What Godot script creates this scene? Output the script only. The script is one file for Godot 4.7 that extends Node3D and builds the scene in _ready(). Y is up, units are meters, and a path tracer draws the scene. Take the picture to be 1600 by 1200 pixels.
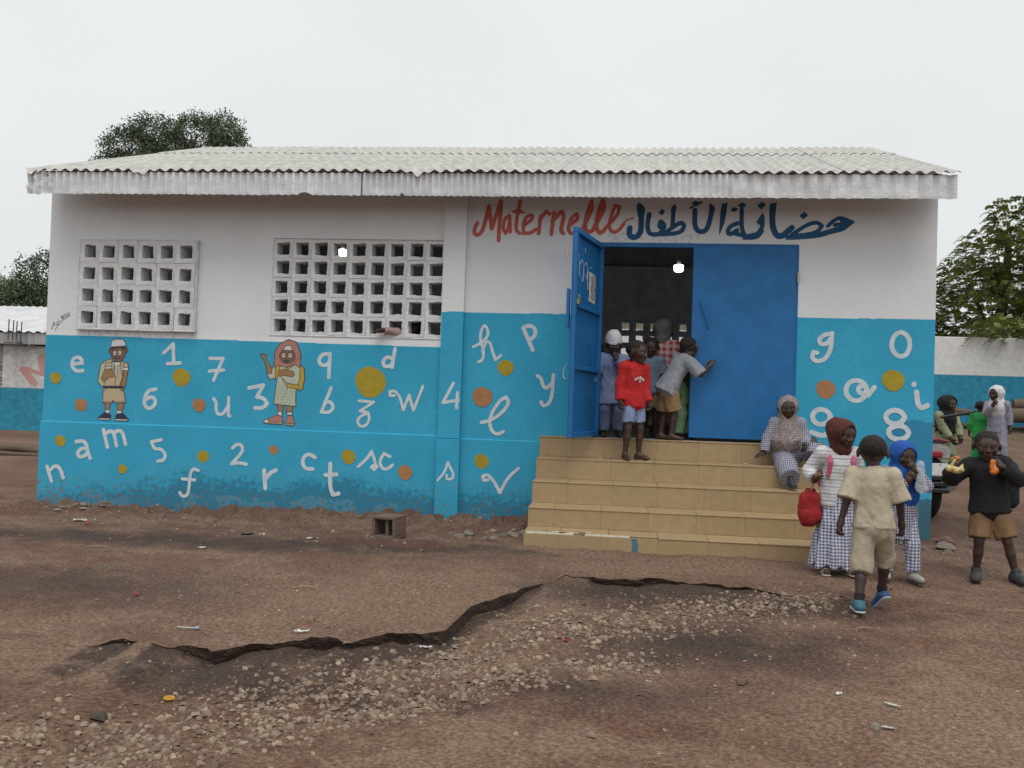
extends Node3D

# ---------------------------------------------------------------- mesh collector
class MB:
	var v := PackedVector3Array()
	var n := PackedVector3Array()
	var uv := PackedVector2Array()
	var col := PackedColorArray()
	var ix := PackedInt32Array()
	var ink := Color(1, 1, 1)
	var basis := Transform3D()

	func vert(p: Vector3, nn: Vector3, t := Vector2.ZERO) -> int:
		v.append(basis * p)
		n.append((basis.basis * nn).normalized())
		uv.append(t)
		col.append(ink)
		return v.size() - 1

	func tri(a: int, b: int, c: int) -> void:
		var g := (v[b] - v[a]).cross(v[c] - v[a])
		if g.dot(n[a] + n[b] + n[c]) > 0.0:
			ix.append_array([a, c, b])
		else:
			ix.append_array([a, b, c])

	func quad(a: Vector3, b: Vector3, c: Vector3, d: Vector3, nn: Vector3, t := [Vector2(0, 0), Vector2(1, 0), Vector2(1, 1), Vector2(0, 1)]) -> void:
		var i := vert(a, nn, t[0])
		vert(b, nn, t[1])
		vert(c, nn, t[2])
		vert(d, nn, t[3])
		tri(i, i + 1, i + 2)
		tri(i, i + 2, i + 3)

	func tri3(a: Vector3, b: Vector3, c: Vector3, out: Vector3) -> void:
		var g := (b - a).cross(c - a)
		if g.length_squared() < 1e-16:
			return
		g = g.normalized()
		if g.dot(out) < 0.0:
			g = -g
		var i := vert(a, g)
		vert(b, g)
		vert(c, g)
		tri(i, i + 1, i + 2)

	func quad3(a: Vector3, b: Vector3, c: Vector3, d: Vector3, out: Vector3) -> void:
		tri3(a, b, c, out)
		tri3(a, c, d, out)

	# a box with chamfered edges
	func box(c: Vector3, s: Vector3, bev := 0.0) -> void:
		var h := s / 2.0
		var b := minf(bev, minf(h.x, minf(h.y, h.z)) * 0.8)
		if b <= 0.0:
			for ax in 3:
				for sg in [-1.0, 1.0]:
					var nn := Vector3.ZERO
					nn[ax] = sg
					var u := Vector3.ZERO
					var w := Vector3.ZERO
					u[(ax + 1) % 3] = h[(ax + 1) % 3]
					w[(ax + 2) % 3] = h[(ax + 2) % 3]
					var m: Vector3 = c + nn * h[ax]
					quad(m - u - w, m + u - w, m + u + w, m - u + w, nn)
			return
		for ax in 3:
			for sg in [-1.0, 1.0]:
				var nn := Vector3.ZERO
				nn[ax] = sg
				var u := Vector3.ZERO
				var w := Vector3.ZERO
				u[(ax + 1) % 3] = h[(ax + 1) % 3] - b
				w[(ax + 2) % 3] = h[(ax + 2) % 3] - b
				var m: Vector3 = c + nn * h[ax]
				quad(m - u - w, m + u - w, m + u + w, m - u + w, nn)
		for ax in 3:
			var p := (ax + 1) % 3
			var q := (ax + 2) % 3
			for s1 in [-1.0, 1.0]:
				for s2 in [-1.0, 1.0]:
					var lo := c
					var e := Vector3.ZERO
					e[ax] = h[ax] - b
					var f1 := Vector3.ZERO
					f1[p] = s1 * h[p]
					f1[q] = s2 * (h[q] - b)
					var f2 := Vector3.ZERO
					f2[p] = s1 * (h[p] - b)
					f2[q] = s2 * h[q]
					var nn := Vector3.ZERO
					nn[p] = s1
					nn[q] = s2
					quad(lo + f1 - e, lo + f1 + e, lo + f2 + e, lo + f2 - e, nn.normalized())
		for sx in [-1.0, 1.0]:
			for sy in [-1.0, 1.0]:
				for sz in [-1.0, 1.0]:
					tri3(c + Vector3(sx * h.x, sy * (h.y - b), sz * (h.z - b)), c + Vector3(sx * (h.x - b), sy * h.y, sz * (h.z - b)), c + Vector3(sx * (h.x - b), sy * (h.y - b), sz * h.z), Vector3(sx, sy, sz))

	# a round bar through points, one radius per point
	func tube(pts: Array, rad: Array, sides := 8, capped := true) -> void:
		var first := v.size()
		var side := Vector3.ZERO
		for i in pts.size():
			var d: Vector3 = (pts[mini(i + 1, pts.size() - 1)] - pts[maxi(i - 1, 0)]).normalized()
			if side == Vector3.ZERO:
				side = d.cross(Vector3.UP if absf(d.y) < 0.9 else Vector3.RIGHT).normalized()
			side = (side - d * side.dot(d)).normalized()
			var up := side.cross(d)
			var r: float = rad[mini(i, rad.size() - 1)]
			for k in sides + 1:
				var a := TAU * k / sides
				var o := side * cos(a) + up * sin(a)
				vert(pts[i] + o * r, o, Vector2(float(k) / sides, i))
		for i in pts.size() - 1:
			for k in sides:
				var a := first + i * (sides + 1) + k
				tri(a, a + 1, a + sides + 2)
				tri(a, a + sides + 2, a + sides + 1)
		if capped:
			for e in [0, pts.size() - 1]:
				var d: Vector3 = (pts[0] - pts[1]).normalized() if e == 0 else (pts[e] - pts[e - 1]).normalized()
				var c := vert(pts[e], d)
				var ring := []
				for k in sides:
					ring.append(n.size())
					v.append(v[first + e * (sides + 1) + k])
					n.append((basis.basis * d).normalized())
					uv.append(Vector2.ZERO)
					col.append(ink)
				for k in sides:
					tri(c, ring[k], ring[(k + 1) % sides])

	# turned shape: profile of (radius, height)
	func lathe(prof: Array, sides := 16, at := Vector3.ZERO) -> void:
		var first := v.size()
		for i in prof.size():
			var d: Vector2 = prof[mini(i + 1, prof.size() - 1)] - prof[maxi(i - 1, 0)]
			var nn := Vector2(d.y, -d.x).normalized()
			for k in sides + 1:
				var a := TAU * k / sides
				vert(at + Vector3(prof[i].x * cos(a), prof[i].y, prof[i].x * sin(a)), Vector3(nn.x * cos(a), nn.y, nn.x * sin(a)), Vector2(float(k) / sides, i))
		for i in prof.size() - 1:
			for k in sides:
				var a := first + i * (sides + 1) + k
				tri(a, a + 1, a + sides + 2)
				tri(a, a + sides + 2, a + sides + 1)

	func ball(c: Vector3, r: Vector3, rings := 8, sides := 12) -> void:
		var first := v.size()
		for i in rings + 1:
			var t := PI * i / rings
			for k in sides + 1:
				var a := TAU * k / sides
				var d := Vector3(sin(t) * cos(a), cos(t), sin(t) * sin(a))
				vert(c + d * r, (d / r).normalized(), Vector2(float(k) / sides, float(i) / rings))
		for i in rings:
			for k in sides:
				var a := first + i * (sides + 1) + k
				if i > 0:
					tri(a, a + 1, a + sides + 2)
				if i < rings - 1:
					tri(a, a + sides + 2, a + sides + 1)

	# flat outline in x/y pushed out along z
	func slab(poly: PackedVector2Array, z0: float, z1: float) -> void:
		var t := Geometry2D.triangulate_polygon(poly)
		for z in [z0, z1]:
			var f := v.size()
			for p in poly:
				vert(Vector3(p.x, p.y, z), Vector3(0, 0, signf(z1 - z0) * (1.0 if z == z1 else -1.0)))
			for i in range(0, t.size(), 3):
				tri(f + t[i], f + t[i + 1], f + t[i + 2])
		var cc := Geometry2D.is_polygon_clockwise(poly)
		for i in poly.size():
			var a := poly[i]
			var b := poly[(i + 1) % poly.size()]
			var d := (b - a).normalized()
			var nn := Vector3(d.y, -d.x, 0) * (-1.0 if cc else 1.0)
			quad(Vector3(a.x, a.y, z0), Vector3(b.x, b.y, z0), Vector3(b.x, b.y, z1), Vector3(a.x, a.y, z1), nn)

	func mesh() -> ArrayMesh:
		var a := []
		a.resize(Mesh.ARRAY_MAX)
		a[Mesh.ARRAY_VERTEX] = v
		a[Mesh.ARRAY_NORMAL] = n
		a[Mesh.ARRAY_TEX_UV] = uv
		a[Mesh.ARRAY_COLOR] = col
		a[Mesh.ARRAY_INDEX] = ix
		var m := ArrayMesh.new()
		m.add_surface_from_arrays(Mesh.PRIMITIVE_TRIANGLES, a)
		return m

# ---------------------------------------------------------------- distance field meshed by surface nets
class Field:
	var o: Vector3
	var c: float
	var nx: int
	var ny: int
	var nz: int
	var d := PackedFloat32Array()

	func _init(lo: Vector3, hi: Vector3, cell: float) -> void:
		o = lo
		c = cell
		nx = int((hi.x - lo.x) / cell) + 2
		ny = int((hi.y - lo.y) / cell) + 2
		nz = int((hi.z - lo.z) / cell) + 2
		d.resize(nx * ny * nz)
		d.fill(1.0)

	# tapered capsule from a to b; fd, fs flatten it along fd; cut 1 ends it flat at b, 2 at both ends
	func cap(a: Vector3, b: Vector3, ra: float, rb: float, k := 0.02, fd := Vector3.ZERO, fs := 1.0, cut := 0) -> void:
		var m := maxf(ra, rb) + k + c * 2.0
		var lo := (a.min(b) - o - Vector3.ONE * m) / c
		var hi := (a.max(b) - o + Vector3.ONE * m) / c
		var ab := b - a
		var l2 := maxf(ab.length_squared(), 1e-9)
		var l := sqrt(l2)
		var un := ab / l
		var flat := fs != 1.0
		var g := fs - 1.0
		for z in range(maxi(0, int(lo.z)), mini(nz, int(hi.z) + 1)):
			for y in range(maxi(0, int(lo.y)), mini(ny, int(hi.y) + 1)):
				var row := (z * ny + y) * nx
				for x in range(maxi(0, int(lo.x)), mini(nx, int(hi.x) + 1)):
					var w := o + Vector3(x, y, z) * c - a
					var t := clampf(w.dot(ab) / l2, 0.0, 1.0)
					var q := w - ab * t
					var e: float
					if flat:
						q += fd * (q.dot(fd) * g)
						e = (q.length() - (ra + (rb - ra) * t)) * 0.85
					else:
						e = q.length() - (ra + (rb - ra) * t)
					if cut > 0:
						e = maxf(e, w.dot(un) - l)
						if cut > 1:
							e = maxf(e, -w.dot(un))
					var f := d[row + x]
					var h := maxf(k - absf(f - e), 0.0) / k
					d[row + x] = minf(f, e) - h * h * k * 0.25

	func ell(p: Vector3, bs: Basis, r: Vector3, k := 0.02, carve := false) -> void:
		var big := maxf(r.x, maxf(r.y, r.z))
		var m := big + k + c * 2.0
		var lo := (p - o - Vector3.ONE * m) / c
		var hi := (p - o + Vector3.ONE * m) / c
		var iv := bs.transposed()
		var s := minf(r.x, minf(r.y, r.z))
		for z in range(maxi(0, int(lo.z)), mini(nz, int(hi.z) + 1)):
			for y in range(maxi(0, int(lo.y)), mini(ny, int(hi.y) + 1)):
				var row := (z * ny + y) * nx
				for x in range(maxi(0, int(lo.x)), mini(nx, int(hi.x) + 1)):
					var q := (iv * (o + Vector3(x, y, z) * c - p)) / r
					var e := (q.length() - 1.0) * s
					var f := d[row + x]
					if carve:
						var h := maxf(k - absf(f + e), 0.0) / k
						d[row + x] = maxf(f, -e) + h * h * k * 0.25
					else:
						var h := maxf(k - absf(f - e), 0.0) / k
						d[row + x] = minf(f, e) - h * h * k * 0.25

	# keep only what lies behind the plane through p with normal nn
	func trim(p: Vector3, nn: Vector3) -> void:
		var i := 0
		for z in nz:
			for y in ny:
				for x in nx:
					d[i] = maxf(d[i], (o + Vector3(x, y, z) * c - p).dot(nn))
					i += 1

	func wrinkle(fn: FastNoiseLite, amp: float, sc: Vector3, off := 0.0) -> void:
		var i := 0
		for z in nz:
			for y in ny:
				for x in nx:
					if absf(d[i]) < c * 2.0:
						var p := (o + Vector3(x, y, z) * c) * sc
						d[i] += amp * fn.get_noise_3d(p.x + off, p.y, p.z)
					i += 1

	# vertical pleats round the axis through p
	func pleat(p: Vector3, count: float, amp: float, y_top: float, y_low: float) -> void:
		var i := 0
		for z in nz:
			for y in ny:
				var t := clampf((y_top - (o.y + y * c)) / (y_top - y_low), 0.0, 1.0)
				for x in nx:
					if absf(d[i]) < amp * 2.0 + c * 2.0:
						var a := atan2(o.z + z * c - p.z, o.x + x * c - p.x)
						d[i] += amp * t * (sin(a * count) + 0.6 * sin(a * (count * 0.6 + 1.3) + 1.0))
					i += 1

	func net(mb: MB, spots := []) -> void:
		var id := PackedInt32Array()
		id.resize(nx * ny * nz)
		id.fill(-1)
		var sy := nx
		var sz := nx * ny
		var base := mb.ink
		for z in nz - 1:
			for y in ny - 1:
				var row := z * sz + y * sy
				var a0 := d[row]
				var a1 := d[row + sy]
				var a2 := d[row + sz]
				var a3 := d[row + sy + sz]
				for x in nx - 1:
					var i := row + x
					var b0 := d[i + 1]
					var b1 := d[i + 1 + sy]
					var b2 := d[i + 1 + sz]
					var b3 := d[i + 1 + sy + sz]
					var neg := int(a0 < 0.0) + int(a1 < 0.0) + int(a2 < 0.0) + int(a3 < 0.0) + int(b0 < 0.0) + int(b1 < 0.0) + int(b2 < 0.0) + int(b3 < 0.0)
					if neg > 0 and neg < 8:
						var s := Vector3.ZERO
						var k := 0
						for e in [[a0, b0, 0, 0, 0, 0], [a1, b1, 0, 0, 1, 0], [a2, b2, 0, 0, 0, 1], [a3, b3, 0, 0, 1, 1], [a0, a1, 1, 0, 0, 0], [b0, b1, 1, 1, 0, 0], [a2, a3, 1, 0, 0, 1], [b2, b3, 1, 1, 0, 1], [a0, a2, 2, 0, 0, 0], [b0, b2, 2, 1, 0, 0], [a1, a3, 2, 0, 1, 0], [b1, b3, 2, 1, 1, 0]]:
							var p: float = e[0]
							var q: float = e[1]
							if (p < 0.0) != (q < 0.0):
								var w := Vector3(e[3], e[4], e[5])
								w[e[2]] += p / (p - q)
								s += w
								k += 1
						var g := Vector3(b0 + b1 + b2 + b3 - a0 - a1 - a2 - a3, a1 + a3 + b1 + b3 - a0 - a2 - b0 - b2, a2 + a3 + b2 + b3 - a0 - a1 - b0 - b1)
						var pos := o + (Vector3(x, y, z) + s / k) * c
						for sp in spots:
							if pos.distance_to(sp[0]) < sp[1]:
								mb.ink = sp[2]
						id[i] = mb.vert(pos, g if g.length_squared() > 1e-12 else Vector3.UP)
						mb.ink = base
					a0 = b0
					a1 = b1
					a2 = b2
					a3 = b3
		for z in range(1, nz - 1):
			for y in range(1, ny - 1):
				for x in range(1, nx - 1):
					var i := z * sz + y * sy + x
					var s := d[i] < 0.0
					if s != (d[i + 1] < 0.0):
						_face(mb, id[i], id[i - sy], id[i - sy - sz], id[i - sz])
					if s != (d[i + sy] < 0.0):
						_face(mb, id[i], id[i - 1], id[i - 1 - sz], id[i - sz])
					if s != (d[i + sz] < 0.0):
						_face(mb, id[i], id[i - 1], id[i - 1 - sy], id[i - sy])

	func _face(mb: MB, a: int, b: int, e: int, f: int) -> void:
		if a < 0 or b < 0 or e < 0 or f < 0:
			return
		mb.tri(a, b, e)
		mb.tri(a, e, f)

# ---------------------------------------------------------------- naming and placing
var taken := {}
var rng := RandomNumberGenerator.new()
var wob := FastNoiseLite.new()
var fine: NoiseTexture2D
var mottled: NoiseTexture2D
var faint: NoiseTexture2D
var rough_normal: NoiseTexture2D

func numbered(called: String) -> String:
	taken[called] = taken.get(called, 0) + 1
	return called if taken[called] == 1 else "%s_%03d" % [called, taken[called] - 1]

func thing(called: String, label: String, category: String, at := Vector3.ZERO, turn := 0.0, group := "") -> Node3D:
	var t := Node3D.new()
	t.name = numbered(called)
	add_child(t)
	t.position = at
	t.rotation.y = turn
	return tag(t, label, category, group)

func tag(t: Node3D, label: String, category: String, group := "") -> Node3D:
	t.set_meta("label", label)
	t.set_meta("category", category)
	if group:
		t.set_meta("group", group)
	return t

func obj(called: String, m, material: Material, parent: Node3D = self) -> MeshInstance3D:
	var i := MeshInstance3D.new()
	i.mesh = m.mesh() if m is MB else m
	i.material_override = material
	if parent == self:
		i.name = numbered(called)
	else:
		i.name = called
		var k := 0
		while parent.has_node(NodePath(String(i.name))):
			k += 1
			i.name = "%s_%03d" % [called, k]
	parent.add_child(i, true)
	return i

func lin(r: float, g: float, b: float) -> Color:
	return Color(r, g, b).linear_to_srgb()

func mat(c: Color, rough := 0.9, tex: Texture2D = null, scale := 1.0, bump := 0.0, metal := 0.0) -> StandardMaterial3D:
	var m := StandardMaterial3D.new()
	m.albedo_color = c
	m.roughness = rough
	m.metallic = metal
	if tex:
		m.albedo_texture = tex
	if bump > 0.0:
		m.normal_enabled = true
		m.normal_texture = rough_normal
		m.normal_scale = bump
	if tex or bump > 0.0:
		m.uv1_triplanar = true
		m.uv1_world_triplanar = false
		m.uv1_scale = Vector3.ONE * scale
	return m

func tint(m: StandardMaterial3D) -> StandardMaterial3D:
	m.vertex_color_use_as_albedo = true
	return m

func noise_tex(freq: float, lo: float, hi: float, sd: int, octaves := 4, size := 256) -> NoiseTexture2D:
	var f := FastNoiseLite.new()
	f.seed = sd
	f.frequency = freq
	f.fractal_octaves = octaves
	var t := NoiseTexture2D.new()
	t.width = size
	t.height = size
	t.seamless = true
	t.noise = f
	var g := Gradient.new()
	g.set_color(0, Color(lo, lo, lo))
	g.set_color(1, Color(hi, hi, hi))
	t.color_ramp = g
	return t

func ss(a: float, b: float, x: float) -> float:
	return smoothstep(a, b, x)

# ---------------------------------------------------------------- the yard
func gbase(x: float, z: float) -> float:
	var h := 0.34 + 0.012 * clampf(x + 3.0, -3.0, 2.0)
	if z > 1.6:
		h -= 0.045 * (minf(z, 12.0) - 1.6)
	if z < 0.0:
		h += (0.03 + 0.045 * ss(-6, 3, x)) * minf(-z, 14.0)
	return h

const EDGE := [Vector2(-2.75, 4.6), Vector2(-2.54, 4.49), Vector2(-2.24, 4.45), Vector2(-2.0, 4.57), Vector2(-1.76, 4.42), Vector2(-1.38, 4.3), Vector2(-1.16, 4.1), Vector2(-0.9, 3.99), Vector2(-0.84, 3.62), Vector2(-0.78, 3.43), Vector2(-0.6, 3.15), Vector2(-0.38, 2.68), Vector2(-0.3, 2.5), Vector2(0.23, 2.51), Vector2(0.67, 2.54), Vector2(1.01, 2.63), Vector2(1.4, 2.8)]

func edge_z(x: float) -> float:
	if x <= EDGE[0].x:
		return EDGE[0].y
	for i in EDGE.size() - 1:
		if x <= EDGE[i + 1].x:
			var t: float = (x - EDGE[i].x) / (EDGE[i + 1].x - EDGE[i].x)
			return lerpf(EDGE[i].y, EDGE[i + 1].y, t)
	return EDGE[-1].y

func lip(x: float) -> float:
	return edge_z(x) + 0.09 * wob.get_noise_2d(x * 8.0, 3.0) + 0.014 * wob.get_noise_2d(x * 26.0, 9.0)

# how far past the eroded lip a spot lies (metres towards the road), and how deep the wash-out is there
func gully(x: float, z: float) -> Vector2:
	if x < -2.8 or x > 1.45 or z < 2.0:
		return Vector2(-1, 0)
	var d := z - lip(x)
	var deep := 0.054 * ss(-2.78, -2.35, x) * (1.0 - 0.35 * ss(-0.4, 0.2, x)) * (1.0 - ss(0.55, 1.35, x))
	deep *= clampf(0.6 + 1.5 * wob.get_noise_2d(x * 4.0, 55.0) + 0.5 * ss(-1.9, -1.3, x) * (1.0 - ss(-0.85, -0.6, x)), 0.02, 1.25) * (0.15 + 0.85 * ss(0.0, 0.1, absf(x + 0.33)))
	return Vector2(d, deep)

func ground_y(x: float, z: float) -> float:
	var h := gbase(x, z)
	if absf(x) < 9.0 and z > -5.0 and z < 9.0:
		var k := ss(0.3, 1.5, z) if x < 3.0 and x > -6.2 else 1.0
		h += k * (0.022 * wob.get_noise_2d(x * 5.0, z * 5.0 + 40.0) + 0.007 * wob.get_noise_2d(x * 28.0, z * 28.0))
		var g := gully(x, z)
		if g.x > 0.0:
			h -= g.y * ss(-0.001, 0.004, g.x) * (1.0 - 0.75 * ss(0.7, 2.4, g.x))
		elif g.x > -0.4:
			h += 0.012 * (1.0 + g.x / 0.4) * g.y / 0.09
		# soil heaped along the foot of the wall
		if z < 1.4 and z > -0.2 and x < -0.8 and x > -6.4:
			h += 0.085 * (1.0 - ss(0.2, 1.1, z)) * (0.5 + 1.2 * wob.get_noise_2d(x * 6.0, z * 7.0) + 0.5 * wob.get_noise_2d(x * 22.0, z * 22.0)) - 0.02
		h -= 0.03 * ss(0.0, 1.0, 1.0 - absf(z - 5.1 - 0.25 * x) / 0.35) * ss(-2.0, 0.0, x) * (1.0 - ss(0.6, 1.6, x))
	return h

func near(x: float, z: float, cx: float, cz: float, rx: float, rz: float) -> float:
	return clampf(1.3 - Vector2((x - cx) / rx, (z - cz) / rz).length() + 0.55 * wob.get_noise_2d(x * 7.0, z * 9.0), 0.0, 1.0)

func soil(x: float, z: float) -> Color:
	var red := Color(0.255, 0.132, 0.086)
	var dust := Color(0.385, 0.245, 0.165)
	var damp := Color(0.105, 0.066, 0.05)  # wet soil, and painted shade on the broken gully face
	var n1 := wob.get_noise_2d(x * 2.2 + 9.0, z * 4.0)
	var n2 := wob.get_noise_2d(x * 11.0, z * 15.0 + 77.0)
	var n3 := wob.get_noise_2d(x * 60.0, z * 60.0)
	var c := red.lerp(dust, clampf(0.42 + n1 * 0.9 + n2 * 0.75, 0.0, 1.0))
	if absf(x) < 8.0 and z > -4.0:
		c = c.lerp(dust, 0.85 * near(x, z, -1.2, 3.4, 1.9, 1.0))
		c = c.lerp(dust * 1.08, 0.75 * near(x, z, 1.9, 5.0, 1.3, 1.0))
		c = c.lerp(dust, 0.85 * near(x, z, 0.6, 2.0, 1.9, 0.5))
		c = c.lerp(damp, 1.0 * near(x, z, 0.6, 3.92, 0.85, 0.5))
		c = c.lerp(damp, 0.9 * near(x, z, 1.3, 3.05, 0.6, 0.25))
		c = c.lerp(damp, 0.9 * near(x, z, 0.1, 2.88, 0.75, 0.36))
		c = c.lerp(damp, 0.75 * near(x, z, -1.2, 4.95, 1.0, 0.13))
		c = c.lerp(damp, 0.8 * near(x, z, -0.1, 4.75, 0.7, 0.16))
		c = c.lerp(damp, 0.9 * near(x, z, -1.65, 4.78, 0.8, 0.28))
		c = c.lerp(damp, 0.9 * near(x, z, -3.6, 1.9, 3.0, 0.34))
		c = c.lerp(damp, 0.7 * near(x, z, -1.6, 1.75, 0.9, 0.28))
		c = c.lerp(damp, 0.75 * near(x, z, -3.5, 3.4, 1.1, 0.5))
		c = c.lerp(damp, 0.55 * near(x, z, 3.6, -0.6, 0.9, 1.5))
		c = c.lerp(Color(0.3, 0.1, 0.075), 0.5 * near(x, z, -1.75, 1.7, 0.5, 0.12))
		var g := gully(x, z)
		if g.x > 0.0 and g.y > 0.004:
			c = c.lerp(damp, 0.95 * (1.0 - ss(0.12, 0.6, g.x + 0.4 * n2 + 0.15 * n1)))  # wet strip below the lip; also paints shade onto its overhung face
	elif x > 3.0 and z > -14.0:
		c = c.lerp(Color(0.13, 0.15, 0.055), 0.65 * clampf(wob.get_noise_2d(x * 5.0, z * 5.0) * 1.6 + 0.15, 0.0, 1.0))
	return c * (1.0 + 0.28 * n3)

func lines(stops: Array) -> PackedFloat32Array:
	var r := PackedFloat32Array()
	for i in stops.size() - 1:
		var a: float = stops[i][0]
		var b: float = stops[i + 1][0]
		var s: float = stops[i][1]
		var k := maxi(1, int(round((b - a) / s)))
		for j in k:
			r.append(a + (b - a) * j / k)
	r.append(stops[-1][0])
	return r

func make_ground() -> void:
	var xs := lines([[-400.0, 60.0], [-40.0, 6.0], [-10.0, 0.5], [-7.0, 0.07], [-2.9, 0.025], [2.6, 0.04], [4.5, 0.25], [12.0, 3.0], [40.0, 60.0], [400.0, 1.0]])
	var zs := lines([[-400.0, 60.0], [-40.0, 6.0], [-14.0, 0.6], [-2.0, 0.12], [0.5, 0.05], [2.2, 0.026], [3.5, 0.026], [6.1, 0.1], [8.0, 1.0], [14.0, 20.0], [80.0, 80.0], [400.0, 1.0]])
	# rows near the wash-out follow its lip; at the lip itself four rows make an overhanging broken face
	var rows := []
	for z in zs:
		if absf(z - 3.5) < 0.001:
			rows.append_array([[z, 1], [z, 2], [z, 5], [z, 6], [z, 7], [z, 3], [z, 4]])
		else:
			rows.append([z, 0])
	var nx := xs.size()
	var nz := rows.size()
	var v := PackedVector3Array()
	var n := PackedVector3Array()
	var c := PackedColorArray()
	v.resize(nx * nz)
	n.resize(nx * nz)
	c.resize(nx * nz)
	for i in nx:
		var x := xs[i]
		var e := lip(clampf(x, -2.8, 1.45))
		var blend := ss(-7.0, -2.8, x) * (1.0 - ss(1.45, 4.5, x))
		e = lerpf(3.5, e, blend)
		for j in nz:
			var z: float = rows[j][0]
			if z > 2.2 and z < 3.5:
				z = lerpf(2.2, e, (z - 2.2) / 1.3)
			elif z >= 3.5 and z < 6.1:
				z = lerpf(e, 6.1, (z - 3.5) / 2.6)
			var k: int = rows[j][1]
			var y: float
			if k == 1 or k == 2:
				y = ground_y(x, z - 0.002)
			elif k > 2:
				y = ground_y(x, z + 0.03)
				var drop := ground_y(x, z - 0.002) - y
				var f: float = [1.0, 1.0, 0.25, 0.5, 0.75][k - 3]
				y += drop * (1.0 - f)
				z -= clampf(drop, 0.0, 0.1) * (0.55 + 0.5 * wob.get_noise_2d(x * 6.0, 2.0)) * f
				if f < 1.0:
					z += minf(drop * 0.5, 0.03) * wob.get_noise_2d(x * 38.0, f * 24.0)
			else:
				y = ground_y(x, z)
			v[j * nx + i] = Vector3(x, y, z)
			c[j * nx + i] = soil(x, z if k < 2 else z + 0.03 + 0.02 * (k % 4))  # face rows sample past the lip, so their shade is painted in
	var ix := PackedInt32Array()
	for j in nz:
		for i in nx:
			var e := v[j * nx + mini(i + 1, nx - 1)] - v[j * nx + maxi(i - 1, 0)]
			var f := v[mini(j + 1, nz - 1) * nx + i] - v[maxi(j - 1, 0) * nx + i]
			n[j * nx + i] = f.cross(e).normalized()
			if i < nx - 1 and j < nz - 1:
				var a := j * nx + i
				ix.append_array([a, a + 1, a + nx + 1, a, a + nx + 1, a + nx])
	var arr := []
	arr.resize(Mesh.ARRAY_MAX)
	arr[Mesh.ARRAY_VERTEX] = v
	arr[Mesh.ARRAY_NORMAL] = n
	var uvs := PackedVector2Array()
	for p in v:
		uvs.append(Vector2(p.x, p.z - 2.0 * p.y))
	arr[Mesh.ARRAY_TEX_UV] = uvs
	arr[Mesh.ARRAY_COLOR] = c
	arr[Mesh.ARRAY_INDEX] = ix
	var m := ArrayMesh.new()
	m.add_surface_from_arrays(Mesh.PRIMITIVE_TRIANGLES, arr)
	var gm := tint(mat(Color.WHITE, 0.97, noise_tex(0.06, 0.55, 1.0, 31, 5, 512), 0.9, 0.0))
	gm.uv1_triplanar = false
	gm.heightmap_enabled = true
	gm.heightmap_texture = noise_tex(0.11, 0.0, 1.0, 32, 5, 512)
	gm.heightmap_scale = 1.6
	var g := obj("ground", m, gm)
	g.set_meta("kind", "structure")
	g.set_meta("label", "bare red brown dirt yard with an eroded gravel gully")

# one rough stone: a lump of a few faces with its corners knocked about
func lump(mb: MB, at: Vector3, r: Vector3, turn: Basis, rg: RandomNumberGenerator) -> void:
	var p := []
	for k in 5:
		var a := TAU * (k + rg.randf_range(-0.25, 0.25)) / 5.0
		p.append(Vector3(cos(a), rg.randf_range(-0.45, 0.05), sin(a)) * rg.randf_range(0.8, 1.1))
	for k in 5:
		var a := TAU * (k + 0.5 + rg.randf_range(-0.3, 0.3)) / 5.0
		p.append(Vector3(cos(a) * 0.62, rg.randf_range(0.45, 0.8), sin(a) * 0.62) * rg.randf_range(0.75, 1.1))
	var w := []
	for q in p:
		w.append(at + turn * (q * r))
	var top := at + turn * (Vector3(rg.randf_range(-0.15, 0.15), rg.randf_range(0.75, 0.95), rg.randf_range(-0.15, 0.15)) * r)
	for k in 5:
		var b := (k + 1) % 5
		mb.tri3(w[k], w[b], w[5 + k], w[k] + w[b] - 2.0 * at)
		mb.tri3(w[b], w[5 + b], w[5 + k], w[b] + w[5 + b] - 2.0 * at)
		mb.tri3(w[5 + k], w[5 + b], top, top - at)

const BAND_A := [Vector2(-2.4, 5.9), Vector2(-1.95, 5.6), Vector2(-1.55, 5.15), Vector2(-1.1, 4.72), Vector2(-0.75, 4.33), Vector2(-0.3, 3.8), Vector2(0.2, 3.42), Vector2(0.81, 3.15), Vector2(1.47, 2.78)]
const BAND_B := [Vector2(-1.9, 6.0), Vector2(-1.59, 5.63), Vector2(-1.25, 5.29), Vector2(-0.93, 5.02), Vector2(-0.56, 4.7), Vector2(-0.14, 4.48), Vector2(0.15, 4.28)]

func along(path: Array, t: float) -> Vector2:
	var f := t * (path.size() - 1)
	var i := mini(int(f), path.size() - 2)
	return path[i].lerp(path[i + 1], f - i)

func stone_tone(rg: RandomNumberGenerator) -> Color:
	var t := rg.randf()
	var c := Color(0.28, 0.2, 0.14).lerp(Color(0.54, 0.425, 0.315), t * t * 0.9 + 0.05)
	if rg.randf() < 0.25:
		c = Color(0.24, 0.15, 0.11)
	return c * rg.randf_range(0.8, 1.1)

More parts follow.
